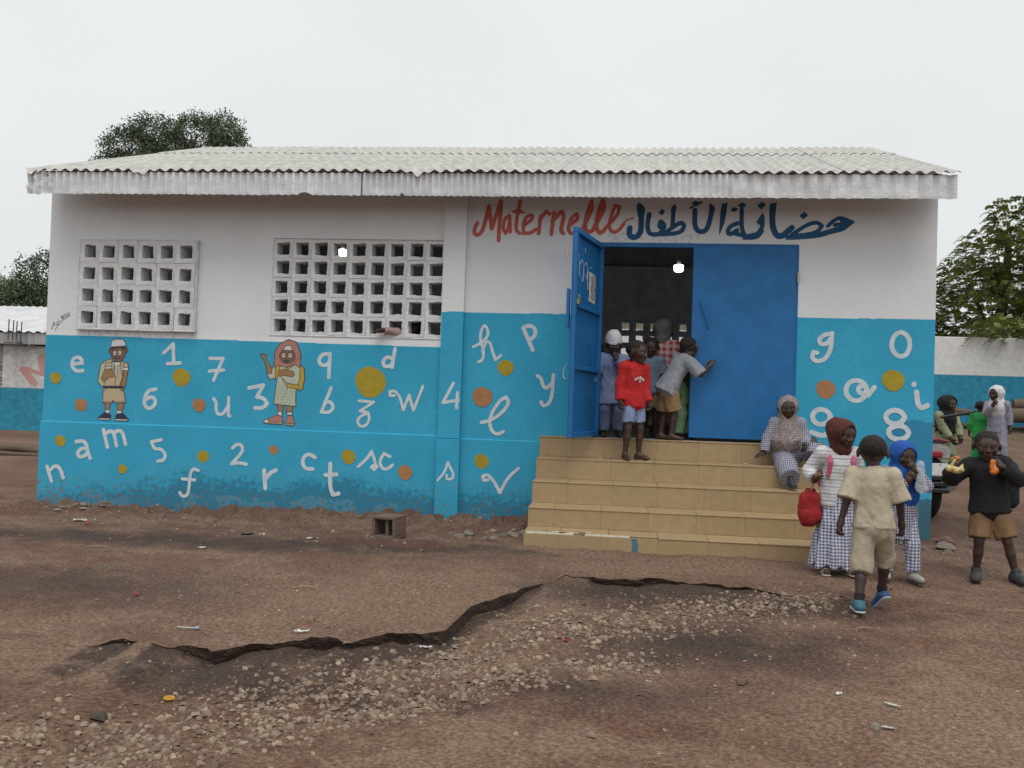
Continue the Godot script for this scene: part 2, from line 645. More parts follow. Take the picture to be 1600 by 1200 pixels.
func make_gravel() -> void:
	var rg := RandomNumberGenerator.new()
	rg.seed = 5
	var mb := MB.new()
	for k in 10500:
		var p: Vector2
		var r := 0.0055 + 0.015 * pow(rg.randf(), 1.6)
		var s := rg.randf()
		if k > 7500:
			p = Vector2(rg.randf_range(-4.5, 3.6), rg.randf_range(0.3, 6.0))
			r *= 0.42
			s = 0.9
		elif s < 0.46:
			p = along(BAND_A, rg.randf()) + Vector2(rg.randfn(0, 0.17), rg.randfn(0, 0.2))
			r *= 1.05
		elif s < 0.64:
			p = along(BAND_B, pow(rg.randf(), 0.8)) + Vector2(rg.randfn(0, 0.08), rg.randfn(0, 0.09))
			r *= 1.1
		elif s < 0.8:
			p = Vector2(rg.randf_range(-3.2, 1.6), rg.randf_range(2.8, 6.0))
			r *= 0.62
		elif s < 0.9:
			p = Vector2(rg.randf_range(-6.3, -0.8), 0.08 + absf(rg.randfn(0, 0.8)))
			r *= 0.9
		else:
			p = Vector2(rg.randf_range(1.2, 4.6), rg.randf_range(-0.3, 5.5))
			r *= 0.75
		if p.y < 2.3 and p.x > -0.75 and p.x < 2.05:
			continue
		if s < 0.64 and k <= 7500 and gully(p.x, p.y).x < 0.02 and p.x < 1.0:
			continue
		mb.ink = stone_tone(rg)
		var rr := Vector3(r * rg.randf_range(0.8, 1.5), r * rg.randf_range(0.55, 0.95), r)
		lump(mb, Vector3(p.x, ground_y(p.x, p.y) + rr.y * rg.randf_range(-0.1, 0.25), p.y), rr, Basis.from_euler(Vector3(rg.randfn(0, 0.2), rg.randf() * TAU, rg.randfn(0, 0.2))), rg)
	var g := obj("gravel", mb, tint(mat(Color.WHITE, 0.95, fine, 9.0, 0.0)))
	g.set_meta("kind", "stuff")
	tag(g, "pale crushed gravel strewn along the washed out gully", "gravel")

func place_stones() -> void:
	var rg := RandomNumberGenerator.new()
	rg.seed = 12
	var m := tint(mat(Color.WHITE, 0.95, fine, 6.0, 0.4))
	for s in [[-0.22, 4.63, 0.075, "brown lump of hardened soil at the end of the wet gravel strip"], [0.66, 4.54, 0.04, "flat brown stone beside the dark damp patch"], [-0.76, 4.83, 0.055, "broad grey brown stone half sunk in the gravel"], [2.99, 0.55, 0.11, "big pale rock fallen by the right corner of the blue wall"], [3.12, 0.2, 0.1, "brown rubble rock behind the big pale rock"], [0.28, 3.58, 0.04, "rounded pale stone under the middle of the steps apron"], [0.3, 3.15, 0.05, "brown clod of soil in the dark hollow below the steps"], [-1.45, 5.75, 0.045, "orange brown stone at the lower edge of the yard"], [1.15, 5.0, 0.03, "small grey stone on the smooth dirt right of the gravel"], [-0.05, 5.23, 0.028, "bluish grey pebble alone on the reddish dirt"], [-2.15, 5.35, 0.05, "dark mossy stone at the left end of the gravel"], [-1.98, 5.5, 0.045, "dark brown stone beside the mossy stone"]]:
		var mb := MB.new()
		mb.ink = Color(0.2, 0.13, 0.1) if s[3].contains("brown") else (Color(0.1, 0.085, 0.065) if s[3].contains("dark") else Color(0.3, 0.25, 0.2))
		var r: float = s[2]
		lump(mb, Vector3.ZERO, Vector3(r, r * 0.6, r * 0.8), Basis(Vector3.UP, rg.randf() * 6.0), rg)
		var o := obj("stone", mb, m)
		o.position = Vector3(s[0], ground_y(s[0], s[1]) + r * 0.18, s[1])
		tag(o, s[3], "stone", "loose rocks in the yard")
	for k in 46:
		var p := along(BAND_A, rg.randf()) + Vector2(rg.randfn(0, 0.2), rg.randfn(0, 0.2))
		if k > 30:
			p = along(BAND_B, rg.randf()) + Vector2(rg.randfn(0, 0.1), rg.randfn(0, 0.1))
		if gully(p.x, p.y).x < 0.04 and p.x < 1.0 or p.y < 2.6:
			continue
		var mb := MB.new()
		mb.ink = stone_tone(rg) * 1.1
		var r := rg.randf_range(0.017, 0.027)
		lump(mb, Vector3.ZERO, Vector3(r * 1.25, r * 0.75, r), Basis(Vector3.UP, rg.randf() * 6.0), rg)
		var o := obj("gravel_stone", mb, m)
		o.position = Vector3(p.x, ground_y(p.x, p.y) + r * 0.2, p.y)
		tag(o, "larger pale stone lying loose among the gully gravel", "stone", "larger stones in the gully gravel")

# ---------------------------------------------------------------- the school building
var school: Node3D
var wall_mat: StandardMaterial3D
var front: MeshInstance3D
var painted_count := 0

func wall_uv(x: float, y: float) -> Vector2:
	return Vector2((x + 6.2) / 9.4, (3.95 - y) / 3.9)

func wq(mb: MB, x0: float, x1: float, y0: float, y1: float, z: float, nn := Vector3(0, 0, 1)) -> void:
	mb.quad(Vector3(x0, y0, z), Vector3(x1, y0, z), Vector3(x1, y1, z), Vector3(x0, y1, z), nn, [wall_uv(x0, y0), wall_uv(x1, y0), wall_uv(x1, y1), wall_uv(x0, y1)])

# a face of a reveal or an end, from p to q along y or x, running in depth
func reveal(mb: MB, x0: float, y0: float, x1: float, y1: float, z0: float, z1: float, nn: Vector3) -> void:
	var a := wall_uv(x0, y0)
	var b := wall_uv(x1, y1)
	mb.quad(Vector3(x0, y0, z0), Vector3(x1, y1, z0), Vector3(x1, y1, z1), Vector3(x0, y0, z1), nn, [a, b, b, a])

func wall_picture() -> ImageTexture:
	var w := 1504
	var h := 624
	var big := FastNoiseLite.new()
	big.seed = 3
	big.frequency = 0.008
	big.fractal_octaves = 5
	var small := FastNoiseLite.new()
	small.seed = 4
	small.frequency = 0.09
	small.fractal_octaves = 3
	var na := big.get_image(w, h, false, false, false).get_data()
	var nb := small.get_image(w, h, false, false, false).get_data()
	var out := PackedByteArray()
	out.resize(w * h * 3)
	var white := Vector3(0.78, 0.8, 0.82)
	var blue := Vector3(0.034, 0.39, 0.61)
	for j in h:
		var y := 3.95 - 3.9 * (j + 0.5) / h
		for i in w:
			var k := j * w + i
			var x := -6.2 + 9.4 * (i + 0.5) / w
			var a := na[k] / 255.0
			var b := nb[k] / 255.0
			var line := (2.108 - (x + 3.9) * 0.006 if x < -1.757 else 2.468 + (x - 0.8) * 0.006) + 0.008 * (a - 0.5)
			var c: Vector3
			if y > line:
				c = white * (0.93 + 0.1 * a + 0.03 * (b - 0.5))
				# rain grime under the vents and along the door head, with the grain of dirt
				if b > 0.56 and (x > -5.72 and x < -4.36 and y < 2.24 and y > 2.12 or x > -0.1 and x < 1.3 and y < 3.29 and a > 0.5):
					c *= 0.82
				if y > line and y < line + 0.05 and x < -1.757:
					c *= 1.04
			else:
				c = blue * (0.86 + 0.2 * a + 0.07 * (b - 0.5))
				if a > 0.58 and b > 0.5 and y > 1.2:
					c = c.lerp(Vector3(0.08, 0.44, 0.58), 0.2)
				# damp that has risen from the soil: a dark stain with a ragged rim, and salt bloom over it
				var rise := 0.62 + 0.34 * (a - 0.5) + 0.04 * (b - 0.5)
				if x < -4.5:
					rise -= 0.2 * (1.0 - clampf((x + 6.1) / 1.6, 0.0, 1.0))
				var wet := clampf((rise - y) / 0.16 + 0.5 + (b - 0.5) * 1.6, 0.0, 1.0)
				if x > -1.765 and x < -1.52:
					wet *= 0.15
				c = c.lerp(Vector3(0.016, 0.13, 0.22), 0.68 * wet)
				if b > 0.5 and absf(y - rise - 0.1) < 0.08:
					c = c.lerp(Vector3(0.09, 0.36, 0.46), 0.3)
				if y < 0.45 + 0.16 * (a - 0.35) and b > 0.4 + 0.35 * (0.6 - a) and a > 0.5:
					c = c.lerp(Vector3(0.2, 0.4, 0.49), 0.22 + 0.3 * (b - 0.4))
				if b > 0.57 + 0.7 * (y - 0.36) and y < 0.65:
					c = c.lerp(Vector3(0.2, 0.12, 0.075), 0.5)
				var e := Vector2((x - 2.98) / 0.34, (y - 1.2) / 0.42).length() + 1.1 * (a - 0.5)
				if x > 2.3 and (e < 0.85 or y < 0.72 + 0.3 * (a - 0.5) and x > 2.5):
					c = c.lerp(Vector3(0.015, 0.16, 0.32), 0.62)
					if y < 0.7 + 0.2 * (b - 0.5) + 0.5 * (a - 0.5):
						c = c.lerp(Vector3(0.045, 0.1, 0.085), 0.6)
			out[k * 3] = int(255.0 * pow(clampf(c.x, 0.0, 1.0), 1.0 / 2.2))
			out[k * 3 + 1] = int(255.0 * pow(clampf(c.y, 0.0, 1.0), 1.0 / 2.2))
			out[k * 3 + 2] = int(255.0 * pow(clampf(c.z, 0.0, 1.0), 1.0 / 2.2))
	return ImageTexture.create_from_image(Image.create_from_data(w, h, false, Image.FORMAT_RGB8, out))

# round the gentle bends of a brush path, leave its sharp corners
func soften(q: PackedVector2Array, closed: bool) -> PackedVector2Array:
	var r := PackedVector2Array()
	var n := q.size()
	for i in n:
		var a := q[(i + n - 1) % n]
		var b := q[i]
		var e := q[(i + 1) % n]
		if (not closed and (i == 0 or i == n - 1)) or absf((b - a).angle_to(e - b)) > 1.35:
			r.append(b)
			continue
		var p := b.lerp(a, 0.42)
		var s := b.lerp(e, 0.42)
		for k in 4:
			var t := k / 3.0
			r.append(p.lerp(b, t).lerp(b.lerp(s, t), t))
	return r

# paint lettering: brush strokes and filled outlines in half centimetres on the wall, meshed by marching squares
func painted(called: String, m: Material, z: float, r: float, strokes: Array, polys: Array) -> void:
	var lo := Vector2(1e9, 1e9)
	var hi := -lo
	var paths := []
	for s in strokes + polys:
		var q := PackedVector2Array()
		for i in range(0, s.size(), 2):
			var p := Vector2(s[i], s[i + 1]) * 0.005
			q.append(p)
			lo = lo.min(p)
			hi = hi.max(p)
		paths.append(soften(q, paths.size() >= strokes.size()))
	var rad := r * 0.005
	var cell := clampf(rad * 0.28, 0.0025, 0.008)
	lo -= Vector2.ONE * (rad + cell * 2.5)
	hi += Vector2.ONE * (rad + cell * 2.5)
	var nx := int((hi.x - lo.x) / cell) + 2
	var ny := int((hi.y - lo.y) / cell) + 2
	var d := PackedFloat32Array()
	d.resize(nx * ny)
	d.fill(1.0)
	for pi in paths.size():
		var q: PackedVector2Array = paths[pi]
		var filled := pi >= strokes.size()
		for i in q.size() if filled else q.size() - 1:
			var a := q[i]
			var b := q[(i + 1) % q.size()]
			var ab := b - a
			var l2 := maxf(ab.length_squared(), 1e-9)
			var m2 := (0.0 if filled else rad) + cell * 3.0
			var x0 := maxi(0, int((minf(a.x, b.x) - m2 - lo.x) / cell))
			var x1 := mini(nx - 1, int((maxf(a.x, b.x) + m2 - lo.x) / cell) + 1)
			var y0 := maxi(0, int((minf(a.y, b.y) - m2 - lo.y) / cell))
			var y1 := mini(ny - 1, int((maxf(a.y, b.y) + m2 - lo.y) / cell) + 1)
			for y in range(y0, y1 + 1):
				for x in range(x0, x1 + 1):
					var p := lo + Vector2(x, y) * cell
					var w := p - a
					var t := clampf(w.dot(ab) / l2, 0.0, 1.0)
					var e := (w - ab * t).length() - (0.0 if filled else rad)
					if filled:
						continue
					d[y * nx + x] = minf(d[y * nx + x], e)
		if filled:
			var cl := q.duplicate()
			cl.append(q[0])
			for y in ny:
				for x in nx:
					var p := lo + Vector2(x, y) * cell
					var e := 1.0
					for i in q.size():
						e = minf(e, p.distance_to(Geometry2D.get_closest_point_to_segment(p, cl[i], cl[i + 1])))
						if e < 1e-6:
							break
					if Geometry2D.is_point_in_polygon(p, q):
						e = -e
					d[y * nx + x] = minf(d[y * nx + x], e)
	# a hand-held brush wavers
	for y in ny:
		for x in nx:
			if absf(d[y * nx + x]) < cell * 3.0:
				d[y * nx + x] += minf(0.0012, rad * 0.1) * wob.get_noise_2d((lo.x + x * cell) * 45.0, (lo.y + y * cell) * 45.0)
	painted_count += 1
	obj(called, squares(d, nx, ny, lo, cell, z + 0.0012 * (painted_count % 3), Vector2.ZERO), m, front)

func squares(d: PackedFloat32Array, nx: int, ny: int, lo: Vector2, cell: float, z: float, _u: Vector2) -> MB:
	var mb := MB.new()
	var f := Vector3(0, 0, 1)
	for y in ny - 1:
		var run := -1
		for x in nx:
			var full := false
			if x < nx - 1:
				var k := [d[y * nx + x], d[y * nx + x + 1], d[(y + 1) * nx + x + 1], d[(y + 1) * nx + x]]
				full = k[0] < 0.0 and k[1] < 0.0 and k[2] < 0.0 and k[3] < 0.0
				if not full and (k[0] < 0.0 or k[1] < 0.0 or k[2] < 0.0 or k[3] < 0.0):
					var pt := [Vector2(x, y), Vector2(x + 1, y), Vector2(x + 1, y + 1), Vector2(x, y + 1)]
					var poly := []
					for e in 4:
						var g := (e + 1) % 4
						if k[e] < 0.0:
							poly.append(pt[e])
						if (k[e] < 0.0) != (k[g] < 0.0):
							poly.append(pt[e].lerp(pt[g], k[e] / (k[e] - k[g])))
					var first := mb.v.size()
					for p in poly:
						var q: Vector2 = lo + p * cell
						mb.vert(Vector3(q.x, q.y, z), f, Vector2(p.x / (nx - 1), 1.0 - p.y / (ny - 1)))
					for i in poly.size() - 2:
						mb.tri(first, first + i + 1, first + i + 2)
			if full and run < 0:
				run = x
			if not full and run >= 0:
				var a := lo + Vector2(run, y) * cell
				var b := lo + Vector2(x, y + 1) * cell
				mb.quad(Vector3(a.x, a.y, z), Vector3(b.x, a.y, z), Vector3(b.x, b.y, z), Vector3(a.x, b.y, z), f, [Vector2(float(run) / (nx - 1), 1.0 - float(y) / (ny - 1)), Vector2(float(x) / (nx - 1), 1.0 - float(y) / (ny - 1)), Vector2(float(x) / (nx - 1), 1.0 - float(y + 1) / (ny - 1)), Vector2(float(run) / (nx - 1), 1.0 - float(y + 1) / (ny - 1))])
				run = -1
	return mb

# one hollow block: a square tube of concrete with a chipped hole
func block_mesh(bw: float, bh: float, hole: float, depth: float, rg: RandomNumberGenerator) -> ArrayMesh:
	var mb := MB.new()
	var o := []
	var h := []
	for s in [Vector2(-1, -1), Vector2(1, -1), Vector2(1, 1), Vector2(-1, 1)]:
		o.append(Vector2(s.x * bw / 2.0, s.y * bh / 2.0) * 1.0)
		h.append(Vector2(s.x, s.y) * hole / 2.0 + Vector2(rg.randf_range(-0.007, 0.007), rg.randf_range(-0.007, 0.007)))
	var hole_pts := []
	var out_pts := []
	for k in 4:
		for t in [0.0, 0.34, 0.68]:
			var p: Vector2 = h[k].lerp(h[(k + 1) % 4], t)
			if t > 0.0:
				p += p.normalized() * rg.randf_range(-0.006, 0.004)
			hole_pts.append(p)
			out_pts.append(o[k].lerp(o[(k + 1) % 4], t))
	var n := hole_pts.size()
	for k in n:
		var b := (k + 1) % n
		var p: Vector2 = hole_pts[k]
		var q: Vector2 = hole_pts[b]
		var e: Vector2 = out_pts[k]
		var f: Vector2 = out_pts[b]
		mb.quad3(Vector3(p.x, p.y, 0), Vector3(q.x, q.y, 0), Vector3(f.x, f.y, -0.0015), Vector3(e.x, e.y, -0.0015), Vector3(0, 0, 1))
		mb.quad3(Vector3(p.x, p.y, -depth), Vector3(q.x, q.y, -depth), Vector3(f.x, f.y, -depth), Vector3(e.x, e.y, -depth), Vector3(0, 0, -1))
		mb.quad3(Vector3(p.x, p.y, 0), Vector3(q.x, q.y, 0), Vector3(q.x, q.y, -depth), Vector3(p.x, p.y, -depth), Vector3(-p.x - q.x, -p.y - q.y, 0))
		mb.quad3(Vector3(e.x, e.y, -0.004), Vector3(f.x, f.y, -0.004), Vector3(f.x, f.y, -depth), Vector3(e.x, e.y, -depth), Vector3(e.x + f.x, e.y + f.y, 0))
	return mb.mesh()

# a wall opening filled with hollow blocks: the mortar surround is the part, the blocks its pieces
func vent_window(cols: int, rows: int, x0: float, y0: float, px: float, py: float, hole: float, face: float, depth: float, m: Material, skip := []) -> void:
	var rg := RandomNumberGenerator.new()
	rg.seed = cols * 10 + rows
	var w := px * cols
	var h := py * rows
	var l := x0 - px / 2.0
	var b := y0 - py / 2.0
	var mb := MB.new()
	var t := 0.018
	mb.box(Vector3(l + w / 2.0, b - t / 2.0, face - depth / 2.0 + 0.004), Vector3(w + 2.0 * t, t, depth), 0.005)
	mb.box(Vector3(l + w / 2.0, b + h + t / 2.0, face - depth / 2.0 - 0.004), Vector3(w + 2.0 * t, t, depth), 0.005)
	mb.box(Vector3(l - t / 2.0, b + h / 2.0, face - depth / 2.0 - 0.002), Vector3(t, h, depth), 0.005)
	mb.box(Vector3(l + w + t / 2.0, b + h / 2.0, face - depth / 2.0 - 0.002), Vector3(t, h, depth), 0.005)
	var v := obj("vent_window", mb, m, school)
	var kinds := []
	for k in 6:
		kinds.append(block_mesh(px, py, hole, depth, rg))
	for j in rows:
		for i in cols:
			var o := obj("vent_block", kinds[rg.randi() % 6], m, v)
			o.position = Vector3(x0 + i * px + rg.randf_range(-0.003, 0.003), y0 + j * py + rg.randf_range(-0.003, 0.003), face + rg.randf_range(-0.0025, 0.0025))
			o.rotation.z = rg.randf_range(-0.01, 0.01)

func make_school() -> void:
	school = thing("school_building", "long white and blue painted school block with corrugated metal roof and open door", "building")
	wall_mat = StandardMaterial3D.new()
	wall_mat.albedo_texture = wall_picture()
	wall_mat.roughness = 0.88
	wall_mat.heightmap_enabled = true
	var hn := noise_tex(0.25, 0.0, 1.0, 8, 3, 1024)
	wall_mat.heightmap_texture = hn
	wall_mat.heightmap_scale = 0.2
	var plaster := tint(mat(lin(0.83, 0.845, 0.855), 0.92, mottled, 0.8, 0.35))
	var inside := tint(mat(lin(0.78, 0.79, 0.8), 0.95, mottled, 0.6, 0.3))

	# front wall with its three openings
	var mb := MB.new()
	var X0 := -6.08
	var X1 := 3.055
	var Y1 := 3.93
	for r in [[X0, -5.70, 0.05, Y1], [-5.70, -4.40, 0.05, 2.195], [-5.70, -4.40, 3.135, Y1], [-4.40, -3.575, 0.05, Y1], [-3.575, -1.72, 0.05, 2.18], [-3.575, -1.72, 3.185, Y1], [-1.72, -0.2, 0.05, Y1], [-0.2, 1.765, 0.05, 1.235], [-0.2, 1.765, 3.19, Y1], [1.765, X1, 0.05, Y1]]:
		wq(mb, r[0], r[1], r[2], r[3], 0.0)
		wq(mb, r[0], r[1], r[2], r[3], -0.2, Vector3(0, 0, -1))
	for r in [[-5.70, -4.40, 2.195, 3.135], [-3.575, -1.72, 2.18, 3.185], [-0.2, 1.765, 1.235, 3.19]]:
		reveal(mb, r[0], r[2], r[0], r[3], 0.0, -0.2, Vector3(1, 0, 0))
		reveal(mb, r[1], r[2], r[1], r[3], 0.0, -0.2, Vector3(-1, 0, 0))
		reveal(mb, r[0], r[2], r[1], r[2], 0.0, -0.2, Vector3(0, 1, 0))
		reveal(mb, r[0], r[3], r[1], r[3], 0.0, -0.2, Vector3(0, -1, 0))
	reveal(mb, X0, 0.05, X0, Y1, 0.0, -0.2, Vector3(-1, 0, 0))
	reveal(mb, X1, 0.05, X1, Y1, 0.0, -0.2, Vector3(1, 0, 0))
	reveal(mb, X0, Y1, X1, Y1, 0.0, -0.2, Vector3(0, 1, 0))
	front = obj("front_wall", mb, wall_mat, school)
	# the thicker foot of the wall and the pier
	for p in [["wall_plinth", -6.095, -1.757, 0.05, 1.197, 0.0, 0.015], ["wall_plinth", -1.53, -0.70, 0.05, 1.175, 0.0, 0.015], ["pilaster", -1.757, -1.53, 1.172, 3.92, 0.0, 0.06], ["pilaster_foot", -1.762, -1.525, 0.05, 1.172, 0.0, 0.075]]:
		var q := MB.new()
		var s: float = 0.01 if p[0] != "pilaster" else 0.0
		wq(q, p[1], p[2], p[3], p[4] - s, p[6])
		q.quad(Vector3(p[1], p[4] - s, p[6]), Vector3(p[2], p[4] - s, p[6]), Vector3(p[2], p[4] + 0.001, p[5]), Vector3(p[1], p[4] + 0.001, p[5]), Vector3(0, 0.7, 0.7), [wall_uv(p[1], p[4] + 0.3), wall_uv(p[2], p[4] + 0.3), wall_uv(p[2], p[4] + 0.32), wall_uv(p[1], p[4] + 0.32)])
		reveal(q, p[1], p[3], p[1], p[4], p[6], p[5], Vector3(-1, 0, 0))
		reveal(q, p[2], p[3], p[2], p[4], p[6], p[5], Vector3(1, 0, 0))
		obj(p[0], q, wall_mat, school)
	vent_window(6, 4, -5.586, 2.315, 0.2155, 0.235, 0.131, 0.05, 0.17, plaster)
	vent_window(9, 5, -3.467, 2.284, 0.2035, 0.199, 0.131, 0.004, 0.16, plaster)

	# the plan is a little out of square: everything behind the front leans to the right as it runs back
	var skew := Transform3D(Basis(Vector3(1, 0, 0), Vector3(0, 1, 0), Vector3(-0.057, 0, 1)), Vector3.ZERO)
	for x in [[X0, X0 + 0.2], [X1 - 0.2, X1]]:
		var g := MB.new()
		var prof := [Vector2(-0.202, 0.05), Vector2(-0.202, 3.98), Vector2(-3.2, 4.98), Vector2(-6.5, 3.92), Vector2(-6.5, 0.05)]
		g.basis = skew
		for i in prof.size():
			var a: Vector2 = prof[i]
			var b: Vector2 = prof[(i + 1) % prof.size()]
			g.quad3(Vector3(x[0], a.y, a.x), Vector3(x[1], a.y, a.x), Vector3(x[1], b.y, b.x), Vector3(x[0], b.y, b.x), Vector3(0, a.y + b.y - 5.0, a.x + b.x + 6.6))
		for s in 2:
			for i in 3:
				g.tri3(Vector3(x[s], prof[0].y, prof[0].x), Vector3(x[s], prof[i + 1].y, prof[i + 1].x), Vector3(x[s], prof[i + 2].y, prof[i + 2].x), Vector3(-1 if s == 0 else 1, 0, 0))
		obj("end_wall", g, mat(lin(0.78, 0.79, 0.8), 0.9, mottled, 0.5, 0.3), school)
	# rear wall: two block vents show daylight through the room
	var rw := MB.new()
	rw.basis = skew
	for r in [[X0 + 0.2, -0.32, 0.05, Y1], [-0.32, 1.15, 0.05, 1.95], [-0.32, 1.15, 3.02, Y1], [1.15, X1 - 0.2, 0.05, Y1]]:
		rw.box(Vector3((r[0] + r[1]) / 2.0, (r[2] + r[3]) / 2.0, -6.4), Vector3(r[1] - r[0], r[3] - r[2], 0.18))
	obj("rear_wall", rw, inside, school)
	vent_window(6, 5, -0.2 + 0.37, 2.06, 0.242, 0.214, 0.125, -6.34, 0.16, inside)
	var fl := MB.new()
	fl.basis = skew
	fl.box(Vector3((X0 + X1) / 2.0, 1.185, -3.25), Vector3(X1 - X0 - 0.41, 0.09, 6.05))
	obj("classroom_floor", fl, mat(lin(0.2, 0.18, 0.16), 0.8, mottled, 0.5), school)
	make_roof(skew)
	make_doors()

func make_roof(skew: Transform3D) -> void:
	var rg := RandomNumberGenerator.new()
	rg.seed = 77
	var slope := (5.06 - 3.757) / 3.76
	var timber := mat(lin(0.12, 0.08, 0.05), 0.9, mottled, 2.0)
	for z in [0.3, -1.0, -2.2, -3.2, -4.3, -5.5, -6.7]:
		var y := 5.06 - absf(z + 3.2) * slope - 0.07
		var p := MB.new()
		p.basis = skew
		p.box(Vector3(-1.5, y, z), Vector3(9.0, 0.06, 0.06), 0.004)
		obj("purlin", p, timber, school)
	var tones := []
	for k in 3:
		var t: float = [1.0, 0.93, 1.05][k]
		tones.append(mat(lin(0.7 * t, 0.69 * t, 0.645 * t), 0.75, noise_tex(0.03, 0.72, 1.0, 60 + k, 5), 0.55, 0.15))
	var pitch := 0.1121
	var wide := pitch * 8.0
	for side in 2:
		for row in 2 if side == 0 else 1:
			for s in 11:
				var xa := -6.035 + s * wide
				var xb := minf(xa + wide + pitch * 0.5, 3.075)
				if xb - xa < 0.06:
					continue
				var za: float
				var zb: float
				if side == 0:
					za = 0.54 + rg.randf_range(-0.012, 0.012) if row == 0 else -1.85 + rg.randf_range(-0.02, 0.02)
					zb = -2.02 if row == 0 else -3.2 + rg.randf_range(-0.015, 0.015)
				else:
					za = -6.95
					zb = -3.19
				var mb := MB.new()
				var steps := int((xb - xa) / pitch * 8.0)
				var along_n := 5
				var lift := (0.009 if row == 1 else 0.0) + (0.004 if s % 2 else 0.0)
				for i in steps + 1:
					var x := minf(xa + i * pitch / 8.0, xb)
					for k in along_n + 1:
						var f := float(k) / along_n
						f = f * f if side == 0 and row == 0 else f
						var z := lerpf(za, zb, f)
						var y := 5.06 - absf(z + 3.2) * slope + lift + 0.0145 * cos(TAU * (x + 6.035) / pitch)
						var dy := -0.0145 * TAU / pitch * sin(TAU * (x + 6.035) / pitch)
						if side == 0 and row == 0 and k < 2:
							for dent in [[-4.78, 0.13], [-1.94, 0.11], [-5.95, 0.07]]:
								y -= (0.045 if k == 0 else 0.015) * exp(-pow((x - dent[0]) / dent[1], 2.0) * 2.5)
							y += 0.006 * wob.get_noise_2d(x * 9.0, float(k) * 30.0)
						mb.vert(Vector3(x - 0.057 * (z - 0.5), y, z), Vector3(-dy, 1.0, slope * (1.0 if side == 0 else -1.0)), Vector2(x, z))
				for i in steps:
					for k in along_n:
						var a := i * (along_n + 1) + k
						mb.tri(a, a + 1, a + along_n + 2)
						mb.tri(a, a + along_n + 2, a + along_n + 1)
				obj("roof_sheet", mb, tones[rg.randi() % 3], school)
	# sheet-metal eaves board, one panel after another, each with its own rib pattern and dents
	var metal := mat(lin(0.88, 0.9, 0.92), 0.55, noise_tex(0.02, 0.78, 1.0, 91, 5), 0.8, 0.2, 0.0)
	var x := -6.01
	var n := 0
	while x < 3.03:
		var wd := minf(rg.randf_range(0.78, 0.95), 3.045 - x)
		var pit: float = 0.078 if x < -3.2 else (0.062 if x < 0.6 else 0.127)
		var mb := MB.new()
		var cols := int(wd / 0.008)
		var rows := 7
		var seedling := rg.randf() * 50.0
		for i in cols + 1:
			var u := wd * i / cols
			var ph := fposmod((x + u) / pit, 1.0)
			var rib := 0.017 * (clampf(absf(ph - 0.5) * 7.0 - 1.0, -0.6, 1.0) if pit > 0.1 else cos(TAU * ph))
			for k in rows + 1:
				var y := 3.752 - 0.222 * k / rows
				var z := 0.5 + rib + 0.012 * wob.get_noise_2d((x + u) * 6.0 + seedling, y * 12.0) * (k / float(rows)) + 0.002 * (n % 2)
				if k == rows:
					y += 0.004 * wob.get_noise_2d((x + u) * 16.0, 5.0)
					for dent in [[-3.08, 0.05, 0.03], [-2.1, 0.02, 0.025], [-5.9, 0.04, -0.01]]:
						y += dent[2] * exp(-pow((x + u - dent[0]) / dent[1], 2.0))
				if x + u < -5.75:
					z += 0.03 * wob.get_noise_2d((x + u) * 25.0, y * 30.0)
				mb.vert(Vector3(x + u, y, z), Vector3(0, 0, 1))
		for i in cols + 1:
			for k in rows + 1:
				var a := mb.v[mini(i + 1, cols) * (rows + 1) + k] - mb.v[maxi(i - 1, 0) * (rows + 1) + k]
				var b := mb.v[i * (rows + 1) + mini(k + 1, rows)] - mb.v[i * (rows + 1) + maxi(k - 1, 0)]
				mb.n[i * (rows + 1) + k] = b.cross(a).normalized()
		for i in cols:
			for k in rows:
				var a := i * (rows + 1) + k
				mb.tri(a, a + 1, a + rows + 2)
				mb.tri(a, a + rows + 2, a + rows + 1)
		obj("fascia_sheet", mb, metal, school)
		x += wd
		n += 1
	# the folded end of the eaves
	for e in [[-6.012, -6.0], [3.035, 3.047]]:
		var c := MB.new()
		c.box(Vector3((e[0] + e[1]) / 2.0, 3.65, 0.45), Vector3(0.01, 0.17, 0.08), 0.003)
		obj("eaves_end", c, metal, school)
	var bt := MB.new()
	bt.box(Vector3(-1.48, 3.7, 0.455), Vector3(9.0, 0.07, 0.04), 0.004)
	obj("eaves_batten", bt, timber, school)

